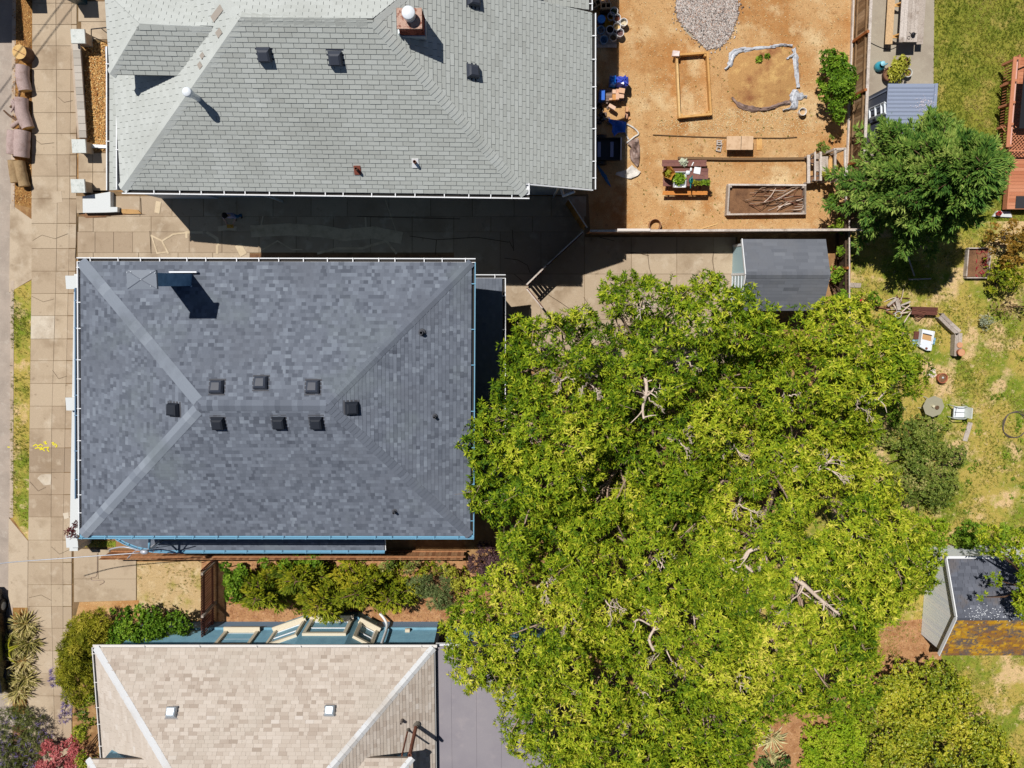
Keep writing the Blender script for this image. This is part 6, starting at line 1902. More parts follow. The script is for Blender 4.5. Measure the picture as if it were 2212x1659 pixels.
for u0, u1 in ((1911, 1927), (1979, 1993)):
    a, c = P(u0, 96, .45), P(u1, 96, .45)
    boards(t, a.x, c.x, a.y, top_y, .43, 1, M_pale_wood if u0 > 1950 else mat('yellow_plank', pal=[(206, 160, 110), (222, 184, 138)], fine=.18, fsc=16), name='bench_board')
xl_, xr_ = P(1911, 96, .45).x, P(1993, 96, .45).x
for y_ in (p.y + .3, p.y + 1.5):
    b = MB(); b.beam((xl_ + .02, y_, .385), (xr_ - .02, y_, .385), .09, .05); b.build('crossbar', M_cedar, t)
    for s in (-1, 1):
        xm = (p.x + q.x) / 2
        b = MB(); b.beam((xm + s * .55, y_ + .05, .0), (xm + s * .22, y_ + .05, .71), .05, .09); b.build('leg', M_cedar, t)
t = thing('lantern', P(1970, 76, .76), 'small dark wire lantern standing on the pale picnic table', 'lantern')
c = wloc(t)
b = MB(); b.lathe([(.0, 0), (.075, .0), (.085, .09), (.06, .13), (.02, .15)], c, 12); b.build('lamp_body', M_steel, t, True)
b = MB()
for k in range(3): b.tube([c + Vector((0, 0, .03)), c + Vector((math.cos(k * 2.1 + .4) * .17, math.sin(k * 2.1 + .4) * .17, .01))], .009, 5)
b.build('foot', M_steel, t)
b = MB(); b.tube([c + Vector((-.14 + .06 * math.cos(k * .63), -.1 + .06 * math.sin(k * .63), .01)) for k in range(11)], .008, 5); b.build('ring', M_steel, t)
zq = zz(1900, 0, 200)
b = MB(); b.tube(smoothpath([P(*zq(*k), .05) for k in ((250, 970), (420, 1080), (680, 1190), (870, 1210), (1010, 1150))], 5), .012, 5); tag(b.build('cable', M_black), 'thin dark cable trailing under the pale picnic table', 'cable')
def pot(label, u, v, r, h, m, soil=True, fill=None, group=None, name='plant_pot', z=0, wob=0):
    c = P(u, v, z + h); c.z = z
    t = thing(name, c, label, 'pot', group)
    b = MB(); b.lathe([(0, .004), (r * .72, .004), (r * .96, h * .86), (r * 1.04, h * .86), (r * 1.04, h), (r * .9, h), (r * .86, h * .75), (0, h * .75)], c, 20); b.build('pot_shell', m, t, False)
    if soil:
        b = MB(); b.disc(c + Vector((0, 0, h * .8)), r * .86, 16); b.build('soil', fill or M_soil2, t)
    return t, c
def foliage_on(t, c, z, r, m, n=60, L=.1, W=.045, tint=.6):
    dv = unit(rng.normal(0, 1, (n, 3))); dv[:, 2] = np.abs(dv[:, 2])
    p = np.array([c.x, c.y, z]) + dv * r * rng.uniform(.3, 1, (n, 1)) * np.array([1, 1, .7])
    leaves_obj('foliage', sprigs(p, unit(dv + np.array([0, 0, .5])), 6, L, W, tint=(tint, .15)), m, t)
c = P(1904, 141, .35); c.z = .03
t = thing('watering_jug', c, 'turquoise watering jug on the grey pad beside the fence', 'jug')
M_turq = plain('turquoise', (70, 172, 190), .35, .5)
b = MB(); b.lathe([(0, 0), (.19, 0), (.2, .16), (.16, .27), (.1, .32), (.1, .34)], c, 16); b.build('jug_body', M_turq, t, True)
b = MB(); b.lathe([(.1, .34), (.06, .37), (0, .38)], c + Vector((.04, .06, 0)), 12); b.build('cap', plain('pale_turquoise', (160, 220, 232), .4), t, True)
b = MB(); b.tube(smoothpath([c + Vector((.1, .0, .32)), c + Vector((.22, .06, .34)), c + Vector((.2, .04, .14))], 4), .02, 6); b.build('handle', M_turq, t, True)
t, c = pot('large brown pot with a golden shrub beside the turquoise jug', 1922, 160, .27, .35, plain('brown_pot', (110, 70, 54), .7)); foliage_on(t, c + Vector((.2, .0, 0)), .42, .42, L_yel, 70, .13, .055, .4)
t, c = pot('black pot with a golden shrub in front of the pale table', 1951, 135, .24, .3, M_black); foliage_on(t, c + Vector((-.15, -.05, 0)), .34, .36, L_yel, 55, .12, .05, .4)
t, c = pot('small white pot next to the golden shrubs', 1961, 157, .17, .28, M_mott); foliage_on(t, c, .24, .08, L_yel, 12, .06, .03, .4)
# ------------------------------------------------------------------ red deck at the right edge
M_deck = mat('red_deck', pal=[(196, 120, 84), (212, 138, 100), (224, 154, 116)], fine=.1, fsc=20, rough=.8)
dx0, dy0, dy1 = P(2178, 400, .5).x, P(0, 452, .5).y, P(0, 118, .5).y
dk_ = thing('deck', Vector((dx0 + 2, (dy0 + dy1) / 2, 0)), 'red stained timber deck with a rail at the right edge', 'deck')
n = int((dy1 - dy0) / .14)
for i in range(n):
    b = MB(); b.box((dx0 + 2.0, dy0 + (i + .5) * .14, .48), (4.0, .133, .03), tint=random.random()); b.build('deck_board', M_deck, dk_)
b = MB(); b.box((dx0 + .03, (dy0 + dy1) / 2, .35), (.05, dy1 - dy0, .3)); b.box((dx0 + 2, dy0 + .03, .35), (4, .05, .28)); b.build('skirting', M_deck, dk_)
ry0 = P(0, 318, 1.4).y; ry1 = P(0, 123, 1.4).y
rx = P(2184.5, 220, 1.42).x
b = MB(); b.box((rx, (ry0 + ry1) / 2, 1.4), (.14, ry1 - ry0, .04)); b.build('rail', M_deck, dk_)
b = MB(); b.box((rx + .15, (ry0 + ry1) / 2, 1.28), (.1, ry1 - ry0, .04)); b.build('rail', plain('pink_rail', (236, 180, 160), .7), dk_)
for k in range(5):
    b = MB(); b.box((rx + .1, ry0 + .06 + k * (ry1 - ry0 - .12) / 4, .95), (.09, .09, .95)); b.build('post', M_deck, dk_)
k = 0
while ry0 + .15 + k * .11 < ry1:
    b = MB(); b.box((rx + .16, ry0 + .12 + k * .11, .9), (.03, .03, .75)); b.build('baluster', M_deck, dk_); k += 1
t = thing('shade_screen', Vector((rx + .9, ry1 - 1.6, .5)), 'dark mesh shade screen over the red deck', 'screen')
b = MB(); b.box((rx + 1.0, ry1 - 1.55, 1.55), (1.4, 2.4, .02)); b.build('mesh', M_black, t)
for s in (-1, 1):
    b = MB(); b.box((rx + .35, ry1 - 1.55 + s * 1.15, 1.02), (.05, .05, 1.06)); b.build('post', M_steel, t)
t = thing('trellis', Vector((rx + .6, P(0, 340, .6).y, .5)), 'red lattice trellis panel leaning on the deck', 'trellis')
ty = P(0, 300, 1.0).y
for k in range(8):
    for s in (-1, 1):
        b = MB(); b.beam((rx + .25 + k * .14 - s * .45, ty - .45, 1.0), (rx + .25 + k * .14 + s * .45, ty + .45, 1.2), .03, .012, tint=.5); b.build('lath', M_deck, t)
b = MB(); b.beam((rx + .0, ty - .47, 1.0), (rx + 1.4, ty - .47, 1.0), .06, .04); b.box((rx + .5, ty - .47, .75), (.06, .06, .52)); b.build('frame', M_deck, t)
t, c = pot('small pot with red flowers on the pale step below the deck', 2158, 461, .1, .16, M_terra, z=.12); foliage_on(t, c, .3, .1, plain('red_petals', (206, 40, 60), .7), 10, .05, .04)
b = MB(); b.prism(px([(2140, 468), (2150, 456), (2178, 458), (2182, 470)]), 0, .11); tag(b.build('stone_step', M_porch), 'pale stone step below the red deck', 'step')
b = MB(); b.box((P(2211, 440, .51).x, P(0, 437, .5).y, .51), (.7, .5, .02)); tag(b.build('doormat', plain('dark_mat', (62, 60, 62), .95)), 'dark mat lying on the corner of the deck', 'mat')
# ------------------------------------------------------------------ dirt yard: gravel, circle, beds
q = scatter([(p.x, p.y) for p in px([(1456 + 0, -40), (1590, -40), (1594, 30), (1578, 78), (1552, 104), (1525, 108), (1498, 80), (1462, 40)])], 9000)
q = np.concatenate([q, q[rng.integers(0, len(q), 1800)] + rng.normal(0, .16, (1800, 2))])
n = len(q)
pal_ = rng.uniform(0, 1, n)
rad = rng.uniform(.024, .05, n)
cx_, cy_ = q.mean(0)
zt = .03 + .12 * np.exp(-(((q - q.mean(0)) / 1.0) ** 2).sum(1))
base = np.array([[1, 0, 0], [-.5, .87, 0], [-.5, -.87, 0], [0, 0, 1.0]])
ang = rng.uniform(0, 6.28, n)
R_ = np.stack([np.stack([np.cos(ang), -np.sin(ang), 0 * ang], 1), np.stack([np.sin(ang), np.cos(ang), 0 * ang], 1), np.stack([0 * ang, 0 * ang, 1 + 0 * ang], 1)], 1)
V = np.einsum('nij,kj->nki', R_, base) * rad[:, None, None] * np.array([1, 1, .8]) + np.concatenate([q, zt[:, None]], 1)[:, None]
i4 = np.arange(n)[:, None] * 4
T = np.concatenate([i4 + [0, 1, 3], i4 + [1, 2, 3], i4 + [2, 0, 3]], 1).reshape(-1, 3)
M_gravel = mat('gravel', pal=[(84, 74, 70), (140, 126, 118), (186, 174, 162), (226, 216, 206), (176, 132, 104)], fine=0, rough=.9)
tag(link('gravel', mesh_np('gravel', V.reshape(-1, 3), T, 3, M_gravel, np.repeat(pal_, 3))), 'round heap of mixed grey gravel at the top of the dirt yard', None, None, 'stuff')
b = MB()
for k in range(5):
    pass
gc = P(1525, 20)
b.lathe([(1.2, -.01), (1.1, .01), (.8, .03), (.4, .05), (0, .06)], gc, 24, sq=(1, 1.15)); o = b.build('gravel_base', M_pad, None, True); o['kind'] = 'structure'
# dirt circle: low mound with crumpled plastic edging
mc = P(1650, 168)
b = MB(); b.lathe([(1.55, .005), (1.3, .06), (.9, .12), (.4, .16), (0, .17)], mc, 28, sq=(.98, .88)); o = b.build('dirt_mound', mat('mound_dirt', (196, 148, 92), [((158, 104, 66), 1.1, .5, .66), ((222, 178, 112), 2.0, .52, .7)], .3, 38, .95, .8, 22), None, True); o['kind'] = 'structure'
M_plast = mat('grey_plastic_sheet', (206, 206, 208), [((150, 146, 148), 5, .5, .65), ((240, 240, 242), 7, .58, .75)], .1, 30, .4, .4, 15, .5)
M_brpl = mat('brown_plastic_sheet', (150, 122, 108), [((96, 76, 66), 5, .5, .65), ((190, 164, 150), 7, .58, .75)], .1, 30, .5, .4, 15, .4)
def crumple(parent, name, pts, w, m, h=.08, z0=.05, n=5):
    """a crumpled ribbon of sheeting"""
    sp = smoothpath([Vector((p[0], p[1], z0)) for p in pts], 5)
    vs, fs = [], []
    K = 6
    ph = random.uniform(0, 6)
    for i, p in enumerate(sp):
        d = (sp[min(i + 1, len(sp) - 1)] - sp[max(i - 1, 0)]).normalized()
        s = Vector((-d.y, d.x, 0))
        ww = (w[min(int(i / len(sp) * len(w)), len(w) - 1)] if hasattr(w, '__len__') else w) * random.uniform(.8, 1.15)
        for k in range(K):
            f = k / (K - 1) - .5
            vs.append(p + s * ww * f + Vector((random.uniform(-.015, .015), random.uniform(-.015, .015), h * (.6 + .5 * math.sin(k * 2.2 + ph + i * .35) + random.uniform(-.25, .25)) * (1 - (2 * f) ** 4) )))
    for i in range(len(sp) - 1):
        for k in range(K - 1):
            a = i * K + k
            fs.append([a, a + 1, a + K + 1, a + K])
    b = MB(); b.add(vs, fs)
    return b.build(name, m, parent, True)
t = thing('plastic_edging', mc, 'crumpled pale plastic sheeting edging the round dirt bed', 'sheeting')
z2, z3 = Z[(0, 2)], Z[(0, 3)]
crumple(t, 'sheet_strip', [P(*z2(*p)) for p in ((1805, 575), (1850, 520), (1870, 440), (1975, 405))], [.1, .22, .28, .2], M_plast, .1)
crumple(t, 'sheet_strip', [P(*z2(*p)) for p in ((1965, 415), (2080, 400), (2212, 390))] + [P(*z3(*p)) for p in ((130, 388), (240, 372), (310, 380))], [.16, .12, .12, .1], M_plast, .08)
crumple(t, 'sheet_strip', [P(*z3(*p)) for p in ((325, 400), (338, 480), (345, 600), (360, 720))], [.16, .22, .2, .14], M_plast, .1)
crumple(t, 'sheet_strip', [P(*z3(*p)) for p in ((260, 490), (300, 465), (335, 450))], [.08, .12, .2], M_plast, .1)
crumple(t, 'sheet_strip', [P(*z3(*p)) for p in ((300, 760), (360, 790), (430, 795))], [.3, .26, .12], M_plast, .1)
crumple(t, 'sheet_strip', [P(*z3(*p)) for p in ((340, 740), (320, 800), (330, 870), (230, 910))], [.3, .32, .3, .08], M_plast, .12)
crumple(t, 'sheet_strip', [P(*z2(*p)) for p in ((1858, 800), (1910, 855), (2000, 890), (2120, 900), (2212, 880))], [.08, .2, .24, .16, .1], M_brpl, .1)
crumple(t, 'sheet_strip', [P(*z3(*p)) for p in ((0, 890), (100, 895), (200, 860), (290, 840))], [.12, .14, .16, .16], M_brpl, .1)
def bucket(label, u, v, m, r=.152, h=.37, fill=None, fz=.5, tilt=(0, 0), group='plastic buckets beside the house', lid=None, z=0):
    c = P(u, v, h + z); c.z = z
    t = thing('bucket', c, label, 'bucket', group)
    b = MB(); b.lathe([(0, .005), (r * .86, .005), (r * .97, h * .86), (r * 1.05, h * .87), (r * 1.05, h * .91), (r * 1.04, h), (r * .95, h), (r * .83, .03), (0, .03)], c, 20); o = b.build('bucket_shell', m, t, False)
    if fill:
        b = MB(); b.disc(c + Vector((0, 0, h * fz)), r * (.84 + .1 * fz), 16); b.build('contents', fill, t)
    if lid:
        b = MB(); b.lathe([(r * 1.06, h - .01), (r * 1.06, h + .015), (0, h + .015)], c, 20); b.build('lid', lid, t)
    b = MB(); b.tube([c + Vector((r * 1.05 * math.cos(a), r * 1.05 * math.sin(a), h * .84 - .1 * math.sin((a - .4) / 2.6 * math.pi))) for a in np.linspace(.4, 3.0, 9)], .005, 4); b.build('handle', M_steel, t)
    if tilt != (0, 0): t.rotation_euler = (tilt[0], tilt[1], 0)
    return t
zq = zz(1300, 0, 140)
M_bk = plain('white_bucket', (262, 256, 256), .5, .4)
M_bkb = plain('clear_bucket', (150, 190, 220), .3, .5)
fl = lambda n, c=(128, 128, 128): mat(n, c, [(tuple(int(x * .6) for x in c), 12, .5, .6)], .2, 60, .9)
for lab, a, c_, m, f, fz, lid in [
        ('white bucket with green weeds inside, uppermost of the heap beside the pale house', 1010, 385, M_bk, fl('green_mush', (96, 110, 70)), .5, None),
        ('empty grey rimmed bucket wedged behind the uppermost one', 915, 565, plain('grey_bucket', (206, 206, 212), .5), fl('black_fill', (40, 42, 44)), .3, None),
        ('white bucket holding a rusty lump, second along the outer row', 1110, 625, M_bk, fl('rust_fill', (110, 62, 44)), .6, None),
        ('white bucket full of cream debris, farthest out on the dirt', 1345, 775, M_bk, fl('cream_fill', (226, 206, 170)), .6, None),
        ('white bucket with yellow and orange scraps inside', 1110, 925, M_bk, fl('yellow_fill', (236, 196, 130)), .6, None),
        ('white bucket with a black inside, in the middle of the heap', 870, 1035, M_bk, fl('dark_fill', (44, 36, 40)), .8, None),
        ('white bucket with pinkish brown rubble inside', 1220, 1145, M_bk, fl('pink_fill', (120, 88, 84)), .6, None),
        ('cream bucket half full of sand, lowest in the sun', 985, 1295, plain('cream_bucket', (240, 230, 214), .5), fl('sand_fill', (176, 140, 100)), .4, None),
        ('closed blue lidded bucket against the wall', 562, 675, M_bluep, None, 0, plain('light_blue_lid', (70, 150, 232), .4)),
        ('tall clear bluish bucket next to the wall', 550, 1045, M_bkb, fl('blue_fill', (110, 150, 180)), .3, None),
        ('bluish bucket in the shade at the lower end of the heap', 655, 1390, M_bkb, fl('blue_fill'), .35, None)]:
    bucket(lab, *zq(a, c_), m, fill=f, fz=fz, lid=lid)
bucket('lone white bucket lying at the edge of the dirt circle', 1734, 241, M_bk, .15, .3, fl('tan_fill', (214, 176, 130)), .5, group=None)
t = thing('wooden_tray', P(*zq(820, 760)), 'shallow yellow brown wooden tray among the buckets', 'tray')
p, q2 = P(*zq(690, 950), .2), P(*zq(950, 600), .2)
M_ytray = plain('ochre_wood', (206, 150, 40), .8, .2, 0, .2)
b = MB(); b.box(((p.x + q2.x) / 2, (p.y + q2.y) / 2, .1), (q2.x - p.x, q2.y - p.y, .03)); b.build('tray_floor', M_ytray, t)
for x in (p.x, q2.x):
    b = MB(); b.box((x, (p.y + q2.y) / 2, .15), (.03, q2.y - p.y, .14)); b.build('side', M_ytray, t)
def block(label, u, v, rz=0, m=None, z=0, s=(.4, .2, .2), group='hollow concrete blocks'):
    c = P(u, v, z + s[2]); c.z = z
    o_ = []
    t = thing('concrete_block', c, label, 'block', group)
    b = MB(); X, Y, H_ = s; w = .035
    ca, sa = math.cos(rz), math.sin(rz)
    def bx(x, y, dx, dy): b.box((c.x + x * ca - y * sa, c.y + x * sa + y * ca, z + H_ / 2), (dx, dy, H_), rz)
    bx(0, Y / 2 - w / 2, X, w); bx(0, -Y / 2 + w / 2, X, w)
    for x in (-X / 2 + w / 2, 0, X / 2 - w / 2): bx(x, 0, w, Y - 2 * w)
    b.build('block_shell', m or mat('block_concrete', (226, 190, 144), [((190, 156, 116), 6, .5, .7)], .15, 60, .9, .3, 50), t)
    return t
block('tan hollow block against the wall above the buckets', *zq(370, 130), .5, s=(.42, .24, .3))
block('tan hollow block standing on the dark crate above the buckets', *zq(725, 185), .05, z=.25, s=(.42, .24, .2))
block('pinkish hollow block cut by the top edge above the buckets', *zq(690, 10), 0, mat('pink_block', (246, 214, 190), [], .12, 50, .9), .3, (.36, .2, .12))
b = MB(); c = P(*zq(720, 330), .2); c.z = 0; b.box((c.x, c.y + .05, .12), (.44, .4, .24)); tag(b.build('crate', plain('dark_crate', (70, 54, 50), .9)), 'dark wooden crate under the hollow block', 'crate')
p, q2 = P(1282, 103, .12), P(1331, 92, .12)
t = thing('pallet', (p + q2) / 2, 'grey wooden pallet under the lower buckets', 'pallet')
boards(t, p.x, q2.x, p.y, p.y + .8, .11, 6, M_pale_wood, 'x', name='slat')
# blue sacks and paver stacks in the shade of the house
zq = zz(1300, 150, 160)
t = thing('blue_bundle', P(*zq(1050, 420)), 'bright blue plastic sacks bundled on a plank beside the pavers', 'bundle')
def sack(parent, name, poly, z0, z1, m, jit=.04):
    pts = [P(*zq(*p), z1) for p in poly]
    c = sum(pts, Vector()) / len(pts)
    b = MB(); n = len(pts) * 3
    ring = []
    for i in range(len(pts)):
        for f in (0, 1 / 3, 2 / 3): ring.append(pts[i].lerp(pts[(i + 1) % len(pts)], f))
    vs = [Vector((c.x + (r.x - c.x) * k, c.y + (r.y - c.y) * k, z0 + (z1 - z0) * f) ) + Vector((random.uniform(-jit, jit), random.uniform(-jit, jit), random.uniform(-jit, jit))) for k, f in ((1, 0), (1.03, .5), (.95, .9), (.6, 1.0), (.25, 1.02)) for r in ring]
    vs.append(Vector((c.x, c.y, z1 + .01)))
    fs = [[i * n + k, i * n + (k + 1) % n, (i + 1) * n + (k + 1) % n, (i + 1) * n + k] for i in range(4) for k in range(n)] + [[4 * n + k, 4 * n + (k + 1) % n, len(vs) - 1] for k in range(n)]
    b.add(vs, fs); return b.build(name, m, parent, False)
sack(t, 'sack', [(775, 520), (945, 520), (945, 240), (780, 235)], .15, .75, plain('sky_blue_plastic', (24, 130, 236), .35, .5), .02)
sack(t, 'sack', [(950, 480), (1270, 600), (1340, 520), (1345, 290), (1270, 245), (950, 240)], .1, .78, plain('deep_blue_plastic', (66, 84, 190), .3, .5), .045)
b = MB(); p, q2 = P(*zq(790, 560), .2), P(*zq(975, 575), .2); b.beam(p, q2, .1, .06, tint=.8); b.build('plank', M_cedar, t)
M_paver = mat('tan_paver', pal=[(214, 150, 116), (232, 180, 146), (244, 204, 174), (226, 160, 96)], fine=.12, fsc=50, rough=.9)
M_pavd = mat('dark_paver', pal=[(74, 62, 62), (104, 88, 84), (140, 118, 106), (160, 150, 146)], fine=.15, fsc=50, rough=.9)
def brick_at(label, u, v, s, z, rz=0, m=None, tint=None, group='loose pavers beside the house', name='paver', rx=0):
    c = P(u, v, z + s[2]); c.z = z
    b = MB(); b.box((c.x, c.y, z + s[2] / 2), s, rz, tint=random.random() if tint is None else tint, rx=rx)
    return tag(b.build(name, m or M_paver, None, origin=c), label, 'paver', group)
t = thing('pallet', P(*zq(1000, 980)), 'wooden pallet carrying the tan pavers', 'pallet')
p, q2 = P(*zq(620, 1040), .3), P(*zq(1210, 640), .3)
boards(t, p.x, q2.x, p.y, q2.y, .3, 5, M_pavd, 'x', name='slat')
b = MB()
for f in (.1, .5, .9): b.box((p.x + (q2.x - p.x) * f, (p.y + q2.y) / 2, .14), (.1, q2.y - p.y, .28))
b.build('bearer', M_pavd, t)
for lab, a, c_, s, z, rz, tn in [
        ('pale paver at the upper left of the pallet', 890, 740, (.15, .15, .2), .32, 0, .7), ('narrow ochre paver in the top row of the pallet', 985, 730, (.12, .17, .2), .32, 0, .3),
        ('largest pale paver at the upper right of the pallet', 1120, 710, (.24, .19, .28), .32, -.15, .8), ('orange paver at the lower left of the pallet', 885, 910, (.14, .22, .2), .32, 0, 1.0),
        ('long pink paver in the middle of the pallet', 985, 880, (.13, .26, .22), .32, 0, .45), ('grey pink paver at the lower right of the pallet', 1110, 860, (.2, .2, .2), .32, 0, .5),
        ('small white paver at the left edge of the pallet', 785, 970, (.14, .07, .2), .32, .1, 1.0 - .2)]:
    brick_at(lab, *zq(a, c_), s, z, rz, None, tn)
b = MB(); p, q2 = P(*zq(435, 1000), .5), P(*zq(600, 685), .5); b.box(((p.x + q2.x) / 2, (p.y + q2.y) / 2, .25), (q2.x - p.x, q2.y - p.y, .5)); tag(b.build('shaded_slab', M_bluep), 'slab coloured with its blue shade beside the pallet', 'shaded_slab')  # grey slab; the blue of its shade is put into the colour
brick_at('angled pink paver below the pallet', *zq(820, 1205), (.3, .14, .2), .25, -.5, None, .6)
brick_at('upright white paver at the edge of the shade', *zq(1285, 1280), (.1, .2, .3), .1, 0, None, .9)
brick_at('brown paver leaning below the upright white one', *zq(1260, 1480), (.1, .22, .2), .05, -.15, None, .2)
brick_at('white chipped paver lowest at the edge of the shade', *zq(1325, 1545), (.14, .14, .08), 0, .3, None, .95)
random.seed(11)
for k in range(34):
    a, c_ = random.uniform(300, 720), random.uniform(1060, 1700)
    brick_at('dark broken brick in the rubble heap shaded by the pale house', *zq(a, c_), (random.uniform(.1, .2), random.uniform(.07, .12), .08), random.choice((0, 0, .08, .16)), random.uniform(0, 3), M_pavd, None, 'dark broken bricks heaped in the shade', 'broken_brick')
# blue tarpaulin, brown cloth, white cloth
zq = zz(1300, 250, 160, 1561)
def cloth(name, label, poly, m, z0=.06, amp=.06, cat='tarpaulin', n=10, parent=None, fold=6):
    pts = [Vector((p.x, p.y)) for p in (P(*zq(*q)) for q in poly)]
    lo = Vector((min(p.x for p in pts), min(p.y for p in pts))); hi = Vector((max(p.x for p in pts), max(p.y for p in pts)))
    ar = [(p.x, p.y) for p in pts]
    c = sum(pts, Vector((0, 0))) / len(pts)
    ring = []
    for i in range(len(pts)):
        for f in np.linspace(0, 1, 4, endpoint=False): ring.append(pts[i].lerp(pts[(i + 1) % len(pts)], f))
    vs, fs = [], []
    K = 7; m_ = len(ring)
    ph = random.uniform(0, 6)
    for k in range(K):
        f = 1 - k / (K - 1) * .97
        for i, r in enumerate(ring):
            p = c.lerp(r, f)
            z = z0 + amp * (math.sin(p.x * fold * 2 + p.y * fold + ph) * .6 + math.sin(p.y * fold * 1.7 - p.x * fold + ph * 2) * .5) * (.3 + .7 * min(1, k / 2)) + random.uniform(-.008, .008)
            vs.append((p.x + random.uniform(-.01, .01), p.y + random.uniform(-.01, .01), max(.02, z)))
    for k in range(K - 1):
        for i in range(m_): fs.append([k * m_ + i, k * m_ + (i + 1) % m_, (k + 1) * m_ + (i + 1) % m_, (k + 1) * m_ + i])
    b = MB(); b.add(vs, fs)
    o = b.build(name, m, parent, True)
    if label: tag(o, label, cat)
    return o
cloth('tarpaulin', 'crumpled blue tarpaulin in the shade above the black trailer', [(480, 160), (700, 195), (870, 230), (840, 460), (700, 450), (610, 545), (560, 440), (570, 300), (490, 230)], M_bluep, .22, .1)
t = thing('brown_cloth', P(*zq(1060, 850)), 'long crumpled brown cloth with white ends lying at the edge of the shade', 'cloth')
o = cloth('fabric', None, [(900, 690), (1000, 610), (1130, 560), (1160, 700), (1165, 950), (1140, 1150), (1110, 1190), (960, 1010), (950, 830), (990, 770)], M_brpl, .12, .08, parent=t)
o = cloth('white_end', None, [(860, 1260), (1000, 1150), (1190, 1300), (1120, 1380), (980, 1435), (860, 1430), (640, 1360), (660, 1310)], mat('off_white_cloth', (236, 226, 212), [((200, 186, 168), 4, .5, .7)], .08, 30, .8), .1, .06, parent=t)
for pts in ([(890, 250), (1010, 310), (1110, 390), (1150, 470), (1060, 530), (960, 610), (890, 660)], [(880, 260), (870, 400), (880, 480), (940, 590)]):
    b = MB(); b.tube(smoothpath([P(*zq(*p), .06) for p in pts], 4), .035, 6); b.build('white_hem', mat('off_white_cloth'), t, True)
cloth('tarpaulin', 'narrow blue strip painting the shade below the black trailer', [(220, 1090), (300, 1180), (450, 1380), (560, 1640), (430, 1500), (330, 1340)], mat('blue_shade_tint', (70, 120, 170), [], .1, 20, .6), .1, .05)  # blue strip painted in for the bluish shade below the trailer
p, q2 = P(1283, 345, .55), P(1341, 298, .55)
t = thing('utility_trailer', Vector(((p.x + q2.x) / 2, (p.y + q2.y) / 2, 0)), 'black utility trailer with two grey cross slats parked against the pale house', 'trailer')
p.x -= .5
b = MB(); b.box(((p.x + q2.x) / 2, (p.y + q2.y) / 2, .3), (q2.x - p.x, q2.y - p.y, .05)); b.build('bed', plain('trailer_bed', (52, 58, 66), .7), t)
for x, m_ in ((p.x, M_black), (q2.x, M_black)):
    b = MB(); b.box((x, (p.y + q2.y) / 2, .43), (.03, q2.y - p.y, .26)); b.build('side_wall', m_, t)
for y in (p.y, q2.y):
    b = MB(); b.box(((p.x + q2.x) / 2, y, .43), (q2.x - p.x - .04, .03, .26)); b.build('side_wall', M_black, t)
b = MB(); b.box((q2.x + .005, (p.y + q2.y) / 2, .572), (.05, q2.y - p.y + .03, .025)); b.build('end_rail', plain('pink_white', (246, 226, 222), .6), t)
for f in (.45, .78):
    b = MB(); b.box((p.x + (q2.x - p.x) * f, (p.y + q2.y) / 2, .4), (.13, (q2.y - p.y) * .7, .03)); b.build('cross_slat', plain('lavender_grey', (150, 156, 190), .7), t)
for y in (p.y - .1, q2.y + .1):
    wheel(t, ((p.x + q2.x) / 2, y, .25), .25, .14) if False else None
    b = MB(); b.tube([((p.x + q2.x) / 2, y - .06, .25), ((p.x + q2.x) / 2, y + .06, .25)], .25, 16); b.build('wheel', M_black, t)
# raised beds
def bed(label, o4, h, m, th=.05, fillz=None, fillm=None):
    pts = [P(u, v, h) for u, v in o4]
    c = sum(pts, Vector()) / 4
    c.z = 0
    t = thing('raised_bed', c, label, 'raised bed')
    for i in range(4):
        a, d = Vector(pts[i]), Vector(pts[(i + 1) % 4])
        a.z = d.z = h / 2
        dd = (d - a).normalized()
        nn = Vector((-dd.y, dd.x, 0))
        if (c - a).dot(nn) < 0: nn = -nn
        k = th if i % 2 else 0
        b = MB(); b.beam(a + nn * th / 2 + dd * k * .98, d + nn * th / 2 - dd * k * .98, th, h, tint=random.random()); b.build('board', m, t)
        b = MB(); qq = a + dd * (th * 1.6) + nn * (th * 1.6); b.box((qq.x, qq.y, h / 2 - .01), (.08, .08, h - .03), tint=.4); b.build('corner_post', m, t)
    if fillz:
        b = MB(); e = [(c.x + (p.x - c.x) * .96, c.y + (p.y - c.y) * .93) for p in pts]; b.prism(e, .0, fillz); b.build('soil', fillm, t)
    return t, pts
z2 = Z[(0, 2)]
t, pts = bed('new yellow timber raised bed, empty, below the gravel heap', [z2(1403, 440), z2(1672, 420), z2(1702, 942), z2(1428, 968)], .30, M_cedar, .085)
b = MB(); c = P(*z2(1404, 442), .36); b.add([c + Vector((math.cos(k * 1.57 + .7) * .21 * s, math.sin(k * 1.57 + .7) * .16 * s, z + (k % 2) * .03)) for z, s in ((-.05, 1), (.06, .9)) for k in range(4)], [[4, 5, 6, 7], [3, 2, 1, 0], [0, 1, 5, 4], [1, 2, 6, 5], [2, 3, 7, 6], [3, 0, 4, 7]])
tag(b.build('paper_bag', plain('blush_paper', (250, 226, 214), .9)), 'blush white paper bag on the corner of the yellow raised bed', 'bag')
t, pts = bed('grey timber raised bed filled with dry sticks', [(1573, 397), (1741, 398), (1741, 463), (1569, 465)], .36, M_pale_wood, .07, .12, M_soil2)
random.seed(5)
c0, c1 = P(1612, 455, .1), P(1733, 406, .1)
